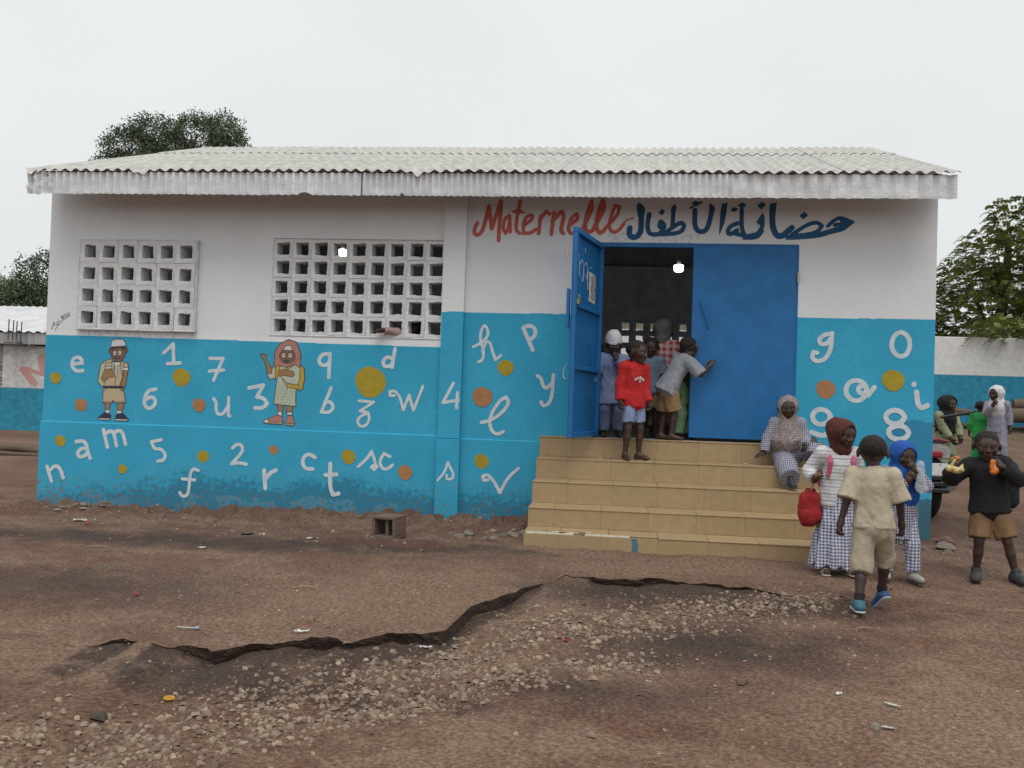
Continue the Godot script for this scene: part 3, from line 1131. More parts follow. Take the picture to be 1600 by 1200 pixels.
func make_doors() -> void:
	var blue := mat(lin(0.006, 0.155, 0.425), 0.55, noise_tex(0.02, 0.88, 1.0, 21, 6), 0.7, 0.06)
	var blue_dark := mat(lin(0.006, 0.155, 0.425), 0.55, noise_tex(0.025, 0.88, 1.0, 22, 4), 0.9, 0.08)
	var steel := mat(lin(0.35, 0.33, 0.3), 0.4, null, 1.0, 0.0, 0.8)
	var f := MB.new()
	f.box(Vector3(0.78, 3.168, -0.03), Vector3(1.96, 0.045, 0.07), 0.004)
	f.box(Vector3(-0.182, 2.2, -0.03), Vector3(0.04, 1.9, 0.07), 0.004)
	f.box(Vector3(1.752, 2.2, -0.03), Vector3(0.03, 1.9, 0.07), 0.004)
	obj("door_frame", f, blue_dark, school)
	# shut leaf
	var d := MB.new()
	d.box(Vector3(1.242, 2.212, 0.012), Vector3(0.992, 1.895, 0.03), 0.005)
	var leaf := obj("door_leaf", d, blue, school)
	leaf.set_meta("label", "shut right hand leaf of the blue metal door")
	var h := MB.new()
	h.tube([Vector3(0.83, 2.6, 0.03), Vector3(0.835, 2.59, 0.055), Vector3(0.905, 2.36, 0.055), Vector3(0.91, 2.35, 0.03)], [0.007], 8)
	obj("pull_handle", h, blue_dark, leaf)
	for y in [2.86, 1.6]:
		var k := MB.new()
		k.tube([Vector3(1.755, y - 0.05, 0.03), Vector3(1.755, y + 0.05, 0.03)], [0.012], 8)
		obj("hinge", k, steel, leaf)
	# open leaf, swung out to the left; local x runs from hinge to free edge, z faces into the doorway
	var o := MB.new()
	var w := 0.93
	o.box(Vector3(w / 2.0, 0.955, 0.0), Vector3(w, 1.91, 0.006))
	for r in [[w / 2.0, 1.885, w, 0.05], [w / 2.0, 0.025, w, 0.05], [0.025, 0.955, 0.05, 1.81], [w - 0.025, 0.955, 0.05, 1.81]]:
		o.box(Vector3(r[0], r[1], 0.022), Vector3(r[2], r[3], 0.038), 0.004)
	var ol := obj("door_leaf", o, blue_dark, school)
	ol.set_meta("label", "open left hand leaf of the blue metal door, its braced inner side showing")
	ol.transform = Transform3D(Basis(Vector3(-0.247, 0, 0.969), Vector3.UP, Vector3(0.969, 0, 0.247)), Vector3(-0.172, 1.25, 0.03))
	for y in [1.21, 0.64]:
		var b := MB.new()
		b.box(Vector3(w / 2.0, y, 0.02), Vector3(w - 0.1, 0.035, 0.034), 0.004)
		obj("cross_bar", b, blue, ol)
	var lk := MB.new()
	lk.box(Vector3(w - 0.07, 1.235, 0.045), Vector3(0.07, 0.05, 0.03), 0.006)
	lk.tube([Vector3(w - 0.07, 1.26, 0.05), Vector3(w - 0.06, 1.3, 0.055), Vector3(w - 0.09, 1.3, 0.055), Vector3(w - 0.09, 1.26, 0.05)], [0.006], 6)
	obj("latch", lk, mat(lin(0.4, 0.33, 0.2), 0.4, null, 1.0, 0.0, 0.7), ol)
	var pp := MB.new()
	for k in 4:
		pp.quad(Vector3(0.18, 1.29 + 0.07 * k, 0.008 + 0.004 * (k % 2)), Vector3(0.4, 1.3 + 0.07 * k, 0.008 + 0.003 * (k % 2)), Vector3(0.4, 1.37 + 0.07 * k, 0.008 + 0.003 * ((k + 1) % 2)), Vector3(0.18, 1.36 + 0.07 * k, 0.008 + 0.004 * ((k + 1) % 2)), Vector3(0, 0, 1))
	var nt := obj("notice", pp, mat(lin(0.62, 0.62, 0.6), 0.8), ol)
	for k in 11:
		var ln := MB.new()
		ln.box(Vector3(0.28 + 0.015 * sin(k * 2.3), 1.33 + 0.022 * k, 0.016), Vector3(0.15 + 0.03 * sin(k * 1.7), 0.006, 0.002))
		obj("text_line", ln, mat(lin(0.12, 0.12, 0.13), 0.8), nt)
	var chalk := mat(lin(0.5, 0.56, 0.6), 0.9)
	for st in [[Vector2(0.8, 1.42), Vector2(0.8, 1.63), Vector2(0.76, 1.68), Vector2(0.72, 1.62), Vector2(0.72, 1.5)], [Vector2(0.7, 1.6), Vector2(0.64, 1.66), Vector2(0.58, 1.62), Vector2(0.58, 1.5), Vector2(0.62, 1.45), Vector2(0.68, 1.5)], [Vector2(0.54, 1.62), Vector2(0.5, 1.65), Vector2(0.44, 1.6), Vector2(0.46, 1.5), Vector2(0.52, 1.53)], [Vector2(0.44, 1.6), Vector2(0.43, 1.4)], [Vector2(0.36, 1.62), Vector2(0.3, 1.63)], [Vector2(0.55, 1.78), Vector2(0.54, 1.74)]]:
		var q := MB.new()
		var pts := []
		for p in st:
			pts.append(Vector3(p.x, p.y, 0.004))
		q.tube(pts, [0.0035], 5)
		obj("chalk_mark", q, chalk, ol)
	var flap := MB.new()
	flap.box(Vector3(w - 0.01, 1.17, -0.03), Vector3(0.05, 0.36, 0.025), 0.004)
	obj("bolt_plate", flap, blue, ol)
	for y in [1.72, 0.6]:
		var rr := MB.new()
		var pts := []
		for k in 9:
			pts.append(Vector3(w - 0.05 + 0.04 * cos(PI * k / 8.0 - 0.3), y + 0.07 * sin(PI * (k / 8.0 - 0.5) * 1.3), -0.02 - 0.045 * sin(PI * k / 8.0)))
		rr.tube(pts, [0.004], 6)
		obj("wire_ring", rr, steel, ol)

func make_steps() -> void:
	var t := thing("entrance_steps", "five beige tiled steps leading up to the blue classroom door", "steps")
	var core := MB.new()
	var tops := [1.235, 1.04, 0.85, 0.655, 0.486]
	for k in 5:
		var zf := 0.17 + 0.35 * k
		var zb := 0.0 if k == 0 else 0.17 + 0.35 * (k - 1) + 0.001
		core.box(Vector3(0.66, (tops[k] - 0.016) / 2.0 + 0.05, (zf + zb) / 2.0 - 0.004), Vector3(2.69, tops[k] - 0.016 - 0.1, zf - zb - 0.004))
	obj("core", core, mat(lin(0.35, 0.25, 0.16), 0.95, mottled, 1.0, 0.4), t)
	var rg := RandomNumberGenerator.new()
	rg.seed = 40
	var tones := []
	for k in 4:
		var s: float = [1.0, 0.975, 1.02, 0.99][k]
		tones.append(mat(lin(0.4 * s, 0.285 * s, 0.155 * s), 0.55, noise_tex(0.03, 0.92, 1.0, 70 + k, 5), 1.1, 0.06))
	for k in 5:
		var zf := 0.18 + 0.35 * k
		var low: float = tops[k + 1] if k < 4 else 0.27
		var x := -0.705
		var first := rg.randf_range(0.2, 0.42)
		while x < 2.02:
			var w := minf(first if x < -0.7 else 0.405, 2.03 - x)
			if w < 0.03:
				break
			var r := MB.new()
			r.box(Vector3(x + w / 2.0, (tops[k] + low) / 2.0 - 0.006, zf - 0.006 + rg.randf_range(-0.0008, 0.0008)), Vector3(w - 0.001, tops[k] - low - 0.014, 0.012), 0.001)
			obj("riser_tile", r, tones[rg.randi() % 4], t)
			var z0 := 0.004 if k == 0 else zf - 0.35
			var chipped := k == 4 and x < 0.1
			var tr := MB.new()
			tr.box(Vector3(x + w / 2.0, tops[k] - 0.006 + rg.randf_range(-0.001, 0.001), (zf + z0) / 2.0 + 0.004 - (0.03 if chipped else 0.0)), Vector3(w - 0.002, 0.013, zf - z0 + 0.004 - (0.06 if chipped else 0.0)), 0.003)
			obj("tread_tile", tr, tones[rg.randi() % 4], t)
			x += w
	var grout := mat(lin(0.62, 0.57, 0.47), 0.95, mottled, 3.0)
	for s in [[-0.69, -0.29], [-0.2, 0.17]]:
		var g := MB.new()
		g.box(Vector3((s[0] + s[1]) / 2.0, 0.477, 1.545), Vector3(s[1] - s[0], 0.012, 0.055), 0.004)
		obj("mortar_edge", g, grout, t)
	for k in 7:
		var b := MB.new()
		b.box(Vector3(-0.6 + 0.075 * k + rg.randf_range(-0.02, 0.02), 0.487, 1.5 + rg.randf_range(-0.05, 0.03)), Vector3(rg.randf_range(0.03, 0.08), 0.006, 0.025), 0.002)
		b.basis = Transform3D.IDENTITY
		obj("broken_tile", b, mat(lin(0.05, 0.045, 0.04), 0.9) if k % 2 else grout, t)
	var pm := MB.new()
	pm.slab(PackedVector2Array([Vector2(0.185, 0.36), Vector2(0.235, 0.355), Vector2(0.24, 0.41), Vector2(0.225, 0.475), Vector2(0.18, 0.47), Vector2(0.19, 0.41)]), 1.5805, 1.5825)
	obj("paint_smear", pm, mat(lin(0.1, 0.25, 0.33), 0.8, fine, 8.0), t)
	# packed cement apron in front of the bottom step

# ---------------------------------------------------------------- painted figures on the wall
func brush(im: Image, sc: float, pts: Array, c: Color, ow := 0.9, closed := true) -> void:
	var q := PackedVector2Array()
	var lo := Vector2(1e9, 1e9)
	var hi := -lo
	for i in range(0, pts.size(), 2):
		var p := Vector2(pts[i], pts[i + 1]) * sc
		q.append(p)
		lo = lo.min(p)
		hi = hi.max(p)
	if closed:
		q.append(q[0])
	var dark := Color(0.07, 0.06, 0.06).linear_to_srgb()
	for y in range(maxi(0, int(lo.y) - 3), mini(im.get_height(), int(hi.y) + 4)):
		for x in range(maxi(0, int(lo.x) - 3), mini(im.get_width(), int(hi.x) + 4)):
			var p := Vector2(x + 0.5, y + 0.5)
			if closed and Geometry2D.is_point_in_polygon(p, q):
				im.set_pixel(x, y, c)
			if ow > 0.0:
				for i in q.size() - 1:
					if p.distance_to(Geometry2D.get_closest_point_to_segment(p, q[i], q[i + 1])) < ow:
						im.set_pixel(x, y, dark if closed else c)
						break

func oval(x: float, y: float, rx: float, ry: float) -> Array:
	var r := []
	for k in 16:
		r.append_array([x + rx * cos(TAU * k / 16.0), y + ry * sin(TAU * k / 16.0)])
	return r

func figure_on_wall(called: String, im: Image, x0: float, y0: float, x1: float, y1: float) -> void:
	var mask := im.duplicate() as Image
	var nx := im.get_width() / 2
	var ny := im.get_height() / 2
	mask.resize(nx, ny, Image.INTERPOLATE_BILINEAR)
	var d := PackedFloat32Array()
	d.resize(nx * ny)
	for y in ny:
		for x in nx:
			d[(ny - 1 - y) * nx + x] = 0.45 - mask.get_pixel(x, y).a
	# spread paint colour under the rim so that no empty texel shows
	var cell := (x1 - x0) / nx
	var m := StandardMaterial3D.new()
	for y in im.get_height():
		for x in im.get_width():
			var c := im.get_pixel(x, y)
			if c.a < 0.5:
				im.set_pixel(x, y, Color(0.29, 0.27, 0.25))
	im.convert(Image.FORMAT_RGB8)
	m.albedo_texture = ImageTexture.create_from_image(im)
	m.roughness = 0.85
	var mb := squares(d, nx, ny, Vector2(x0, y0), cell, 0.0025, Vector2.ZERO)
	obj(called, mb, m, front)

func make_figures() -> void:
	var skin := lin(0.33, 0.19, 0.09)
	var face := lin(0.2, 0.115, 0.07)
	var khaki := lin(0.5, 0.41, 0.27)
	var pale := lin(0.62, 0.64, 0.66)
	var navy := lin(0.035, 0.035, 0.07)
	var leaf := lin(0.44, 0.5, 0.32)
	var eye := lin(0.7, 0.66, 0.58)
	var ink := lin(0.06, 0.05, 0.05)
	var im := Image.create(160, 280, false, Image.FORMAT_RGBA8)
	var s := 160.0 / 686.0
	for b in [[[170, 430, 240, 370, 330, 345, 330, 700, 200, 720, 140, 660], leaf], [[240, 400, 350, 380, 470, 370, 560, 400, 575, 480, 500, 500, 490, 600, 450, 720, 230, 730, 230, 560], khaki], [[225, 735, 510, 735, 550, 930, 385, 935, 370, 900, 350, 940, 220, 940], khaki], [[255, 940, 335, 940, 325, 1040, 265, 1040], skin], [[435, 940, 530, 940, 510, 1050, 440, 1040], skin], [[265, 1040, 330, 1030, 325, 1090, 265, 1080], pale], [[435, 1035, 510, 1050, 490, 1095, 435, 1090], pale], [[165, 1140, 250, 1070, 345, 1090, 350, 1150, 180, 1155], navy], [[405, 1150, 430, 1085, 520, 1070, 600, 1145, 420, 1155], navy], [[170, 1150, 350, 1150, 340, 1170, 180, 1168], pale], [[405, 1155, 600, 1152, 590, 1175, 415, 1175], pale], [[235, 480, 320, 490, 380, 540, 370, 590, 300, 600, 230, 660, 185, 620, 215, 540], skin], [[500, 490, 565, 500, 540, 700, 500, 785, 450, 740, 500, 600], skin], [[235, 455, 335, 450, 330, 480, 235, 485], pale], [[495, 455, 575, 460, 570, 500, 495, 495], pale], [[330, 390, 365, 380, 372, 500, 340, 490], leaf], [[465, 375, 500, 380, 490, 580, 460, 480], leaf], [[380, 430, 415, 430, 410, 590, 385, 590], pale], [[360, 385, 460, 385, 440, 435, 370, 435], pale], [[230, 715, 510, 708, 512, 738, 230, 745], navy], [oval(300, 240, 18, 35), face], [oval(530, 225, 18, 35), face], [oval(415, 265, 105, 115), face], [[310, 190, 520, 170, 500, 220, 420, 190, 330, 225], ink], [[305, 180, 315, 100, 380, 75, 470, 80, 510, 110, 520, 165, 300, 185], pale], [oval(367, 268, 26, 34), eye], [oval(437, 263, 26, 34), eye], [oval(405, 330, 42, 17), ink], [[375, 325, 435, 322, 425, 335, 385, 336], eye]]:
		brush(im, s, b[0], b[1])
	for b in [oval(370, 272, 7, 10), oval(434, 267, 7, 10)]:
		brush(im, s, b, ink, 0.4)
	brush(im, s, [390, 600, 390, 720], ink, 0.6, false)
	brush(im, s, [240, 790, 275, 740], ink, 0.8, false)
	brush(im, s, [215, 920, 350, 920, 390, 915, 545, 912], ink, 0.5, false)
	figure_on_wall("painted_schoolboy", im, -5.574, 1.205, -5.574 + 0.545, 1.205 + 0.545 * 280 / 160)
	var g := Image.create(168, 280, false, Image.FORMAT_RGBA8)
	s = 168.0 / 720.0
	var pink := lin(0.45, 0.2, 0.17)
	var gold := lin(0.5, 0.34, 0.05)
	var mint := lin(0.46, 0.52, 0.41)
	for b in [[[600, 400, 650, 430, 665, 560, 640, 700, 590, 720, 560, 600], gold], [[245, 440, 300, 400, 290, 560, 215, 590, 165, 520], mint], [[290, 410, 340, 420, 520, 390, 600, 430, 600, 580, 555, 700, 560, 915, 275, 895, 300, 600], mint], [[325, 895, 400, 905, 395, 1000, 330, 990], skin], [[440, 910, 520, 915, 515, 1000, 440, 1000], skin], [[330, 985, 390, 990, 385, 1045, 330, 1030], pale], [[450, 990, 520, 990, 515, 1030, 455, 1030], pale], [[160, 1110, 200, 1090, 300, 1030, 395, 1050, 405, 1120, 200, 1130], pink], [[435, 1130, 455, 1040, 520, 1030, 555, 1110, 550, 1140, 430, 1130], pink], [[190, 1128, 404, 1118, 390, 1145, 200, 1146], khaki], [[432, 1132, 552, 1138, 540, 1160, 440, 1155], khaki], [oval(185, 1115, 32, 24), eye], [[75, 270, 120, 265, 155, 290, 150, 330, 235, 450, 230, 510, 180, 520, 140, 370, 110, 340], skin], [[280, 405, 335, 410, 330, 480, 300, 600, 280, 560], gold], [[340, 480, 500, 395, 520, 400, 420, 470], gold], [[360, 550, 440, 630, 600, 650, 590, 700, 440, 680], gold], [[320, 480, 360, 460, 510, 475, 530, 520, 500, 550, 380, 530, 340, 550, 315, 530], skin], [[255, 420, 265, 230, 330, 130, 440, 80, 540, 110, 605, 260, 600, 430, 520, 390, 420, 430, 330, 410], pink], [oval(430, 290, 105, 92), face], [[368, 212, 400, 160, 460, 150, 500, 212], pale], [oval(380, 280, 28, 31), eye], [oval(465, 278, 28, 31), eye], [[385, 340, 460, 338, 440, 365, 400, 365], ink]]:
		brush(g, s, b[0], b[1])
	for b in [oval(383, 278, 8, 10), oval(466, 276, 8, 10)]:
		brush(g, s, b, ink, 0.4)
	for y in [620, 655, 690, 725, 760, 795, 830, 865]:
		brush(g, s, [300, y, 420, y + 3, 548, y + 6], lin(0.22, 0.3, 0.24), 0.35, false)
	for x in [330, 370, 410, 450, 490, 525]:
		brush(g, s, [x, 580, x - 8, 890], lin(0.26, 0.34, 0.28), 0.3, false)
	brush(g, s, [450, 670, 430, 750, 360, 840], ink, 0.5, false)
	brush(g, s, [600, 290, 520, 370], ink, 0.6, false)
	figure_on_wall("painted_schoolgirl", g, -3.735, 1.205, -3.735 + 0.6, 1.205 + 1.0)

# ---------------------------------------------------------------- trees, walls and houses beyond
# leaves as small bent blades; sprays droop along a stem when long > 0
func make_tree(called: String, label: String, at: Vector3, height: float, trunk_r: float, clumps: Array, leaf: float, per: int, spray: float, tones: Array, sd: int) -> void:
	var t := thing(called, label, "tree", at)
	var rg := RandomNumberGenerator.new()
	rg.seed = sd
	var bark := mat(lin(0.09, 0.07, 0.055), 0.95, mottled, 2.0, 0.5)
	var tr := MB.new()
	var top := Vector3(rg.randf_range(-0.2, 0.2), height * 0.75, 0)
	tr.tube([Vector3(0, -0.4, 0), Vector3(0.03, height * 0.2, 0), Vector3(-0.05, height * 0.45, 0.05), top], [trunk_r * 1.3, trunk_r, trunk_r * 0.75, trunk_r * 0.3], 9)
	obj("trunk", tr, bark, t)
	for c in clumps:
		var br := MB.new()
		var p: Vector3 = c[0]
		var root := Vector3(0, clampf(p.y * 0.55, height * 0.15, height * 0.6), 0)
		if p.z > 2.0:
			root = Vector3(p.x * 0.4, p.y + 0.4, 0.5)
		br.tube([root, root.lerp(p, 0.5) + Vector3(0, -0.1, 0), p], [trunk_r * 0.45, trunk_r * 0.28, trunk_r * 0.08], 6)
		obj("limb", br, bark, t)
	var mb := MB.new()
	for c in clumps:
		var cr: Vector3 = c[1]
		var k := int(per * cr.x * cr.y)
		for i in k:
			var dir := Vector3(rg.randfn(), rg.randfn(), rg.randfn()).normalized()
			var p: Vector3 = c[0] + dir * cr * (0.35 + 0.65 * pow(rg.randf(), 0.45)) * (1.0 + 0.3 * wob.get_noise_3d(dir.x * 30.0 + c[0].x * 10.0, dir.y * 30.0, dir.z * 30.0))
			mb.ink = tones[rg.randi() % tones.size()] * rg.randf_range(0.75, 1.2)
			if spray > 0.0:
				var out := Vector3(dir.x + rg.randfn(0, 0.35), dir.y * 0.5 + 0.65 + rg.randfn(0, 0.3), dir.z * 0.8 + rg.randfn(0, 0.35)).normalized()
				var side := out.cross(Vector3.UP).normalized()
				var l := spray * rg.randf_range(0.6, 1.2)
				for s in 9:
					var f := (s + 1) / 9.0
					var q := p + out * l * f + Vector3(0, -0.75 * l * f * f, 0)
					for e in [-1.0, 1.0]:
						var tip: Vector3 = q + (side * e + out * 0.5 - Vector3(0, 0.35, 0)) * leaf * (1.1 - 0.4 * f)
						var wdt := out * leaf * 0.2
						_blade(mb, q, tip, wdt * 1.5)
			else:
				for s in 6:
					var out := (dir + Vector3(rg.randfn(), rg.randfn() - 0.3, rg.randfn()) * 0.8).normalized()
					var q := p + Vector3(rg.randfn(), rg.randfn(), rg.randfn()) * leaf * 0.9
					_blade(mb, q, q + out * leaf * rg.randf_range(0.8, 1.3), out.cross(Vector3(rg.randfn(), rg.randfn(), rg.randfn())).normalized() * leaf * 0.32)
	var lm := tint(mat(Color.WHITE, 0.6))
	lm.backlight_enabled = true
	lm.backlight = lin(0.03, 0.05, 0.01)
	var cr := obj("crown", mb, lm, t)
	cr.set_meta("kind", "stuff")

func _blade(mb: MB, a: Vector3, b: Vector3, w: Vector3) -> void:
	var m := a.lerp(b, 0.45)
	var n := (b - a).cross(w).normalized()
	if n.y < 0.0:
		n = -n
	var up := n * a.distance_to(b) * 0.08
	var i := mb.vert(a, n)
	mb.vert(m + w + up, (n + w.normalized() * 0.4).normalized())
	mb.vert(b, n)
	mb.vert(m - w + up, (n - w.normalized() * 0.4).normalized())
	mb.tri(i, i + 1, i + 2)
	mb.tri(i, i + 2, i + 3)

func make_trees() -> void:
	var dark := [Color(0.085, 0.118, 0.06), Color(0.11, 0.145, 0.075), Color(0.065, 0.092, 0.05), Color(0.125, 0.155, 0.085)]
	var olive := [Color(0.16, 0.2, 0.055), Color(0.21, 0.245, 0.07), Color(0.115, 0.15, 0.045), Color(0.24, 0.26, 0.08)]
	make_tree("mango_tree", "dense dark tree whose crown rises behind the school roof", Vector3(-13.75, 1.72, -17.0), 8.4, 0.3, [[Vector3(-1.75, 6.55, 0), Vector3(0.75, 0.6, 0.8)], [Vector3(-1.3, 7.3, 0.1), Vector3(0.8, 0.62, 0.8)], [Vector3(-0.55, 7.75, 0), Vector3(0.75, 0.6, 0.8)], [Vector3(0.1, 7.1, 0.2), Vector3(0.75, 0.7, 0.8)], [Vector3(0.85, 7.75, 0), Vector3(0.85, 0.6, 0.8)], [Vector3(1.75, 7.85, 0.1), Vector3(0.6, 0.5, 0.7)], [Vector3(1.95, 7.1, 0), Vector3(0.55, 0.75, 0.7)], [Vector3(0.2, 6.3, 0.2), Vector3(2.1, 0.9, 1.1)]], 0.075, 1100, 0.0, dark, 1)
	make_tree("leafy_tree", "dark green tree behind the low metal roof at the far left", Vector3(-24.6, 0.35, -23.0), 5.6, 0.25, [[Vector3(-0.5, 4.4, 0), Vector3(1.7, 1.4, 1.4)], [Vector3(1.2, 4.1, 0), Vector3(1.4, 1.3, 1.3)], [Vector3(-2.0, 3.9, 0), Vector3(1.4, 1.4, 1.2)], [Vector3(0.3, 2.9, 0.4), Vector3(2.4, 1.2, 1.2)]], 0.1, 560, 0.0, olive.slice(0, 3) + dark, 2)
	make_tree("leafy_tree", "dark green tree half hidden by the left end of the school wall", Vector3(-21.0, 0.45, -22.0), 6.4, 0.26, [[Vector3(0.2, 5.0, 0), Vector3(1.3, 1.2, 1.2)], [Vector3(-0.9, 4.0, 0), Vector3(1.3, 1.2, 1.2)], [Vector3(0.9, 4.0, 0), Vector3(1.4, 1.4, 1.2)], [Vector3(-0.3, 2.9, 0.4), Vector3(2.2, 1.2, 1.2)]], 0.1, 560, 0.0, dark, 3)
	make_tree("feathery_tree", "tall olive green tree with drooping feathery sprays above the boundary wall", Vector3(10.0, 1.35, -15.6), 6.2, 0.2, [[Vector3(0.1, 5.35, 0), Vector3(0.45, 0.6, 0.5)], [Vector3(-0.1, 4.4, 0), Vector3(0.95, 0.75, 0.9)], [Vector3(-0.85, 3.7, 0), Vector3(0.8, 0.6, 0.8)], [Vector3(0.7, 3.8, 0.1), Vector3(0.95, 0.8, 0.9)], [Vector3(-0.5, 2.8, 0.4), Vector3(1.25, 0.8, 1.0)], [Vector3(0.9, 2.6, 0.6), Vector3(1.0, 0.9, 1.0)], [Vector3(-0.3, 2.1, 1.3), Vector3(1.0, 0.45, 0.7)], [Vector3(1.2, 1.9, 1.5), Vector3(0.8, 0.45, 0.8)], [Vector3(0.2, 1.5, 0.2), Vector3(1.6, 0.8, 0.8)], [Vector3(-0.9, 2.25, 2.55), Vector3(0.75, 0.32, 0.35)], [Vector3(0.3, 2.45, 2.4), Vector3(0.6, 0.3, 0.35)], [Vector3(1.3, 2.15, 2.6), Vector3(0.7, 0.4, 0.35)]], 0.085, 560, 0.42, olive, 4)
	make_tree("feathery_tree", "shaded feathery tree wedged between the school corner and the tallest tree", Vector3(8.45, 0.75, -17.0), 4.8, 0.16, [[Vector3(0, 3.8, 0), Vector3(0.55, 0.7, 0.6)], [Vector3(-0.3, 2.8, 0), Vector3(0.9, 0.8, 0.8)], [Vector3(0.5, 2.5, 0.2), Vector3(0.9, 0.8, 0.8)], [Vector3(0, 1.6, 0.3), Vector3(1.3, 0.8, 0.8)]], 0.085, 480, 0.38, dark + olive.slice(0, 1), 5)
	make_tree("feathery_tree", "feathery tree cut off by the right edge of the picture", Vector3(12.3, 1.35, -15.0), 6.4, 0.2, [[Vector3(0, 5.3, 0), Vector3(0.7, 0.7, 0.6)], [Vector3(-0.6, 4.2, 0), Vector3(1.0, 0.8, 0.9)], [Vector3(0.8, 3.9, 0), Vector3(1.0, 0.9, 0.9)], [Vector3(-0.5, 2.9, 0.5), Vector3(1.2, 0.9, 1.0)], [Vector3(-0.8, 2.0, 1.4), Vector3(0.9, 0.5, 0.8)], [Vector3(0.6, 1.8, 0.6), Vector3(1.5, 1.0, 1.0)]], 0.085, 500, 0.42, olive, 6)

func make_boundary() -> void:
	var w := thing("boundary_wall", "long white and blue rendered boundary wall behind the yard", "wall")
	var white := mat(lin(0.74, 0.735, 0.73), 0.92, faint, 0.8, 0.12)
	var blue := mat(lin(0.03, 0.29, 0.46), 0.9, mottled, 0.9, 0.12)
	var a := MB.new()
	a.box(Vector3(6.0, 2.985, -13.1), Vector3(34.0, 0.9, 0.2), 0.012)
	obj("white_wall", a, white, w)
	var b := MB.new()
	b.box(Vector3(6.0, 1.63, -13.095), Vector3(34.0, 1.81, 0.215), 0.004)
	obj("blue_wall", b, blue, w)
	var hs := thing("beige_house", "beige house beyond the boundary wall glimpsed through the rear vent", "house", Vector3(1.2, 1.3, -17.0))
	var hw := MB.new()
	hw.box(Vector3(0, 1.5, 0), Vector3(7.0, 3.0, 3.0), 0.02)
	obj("wall", hw, mat(lin(0.4, 0.35, 0.24), 0.9, mottled, 0.8), hs)
	var hr := MB.new()
	for s in [-1.0, 1.0]:
		hr.quad3(Vector3(-3.8, 4.0, 0), Vector3(3.8, 4.0, 0), Vector3(3.8, 2.95, s * 1.9), Vector3(-3.8, 2.95, s * 1.9), Vector3(0, 1, s))
	obj("roof", hr, mat(lin(0.3, 0.2, 0.14), 0.8, mottled, 1.0), hs)

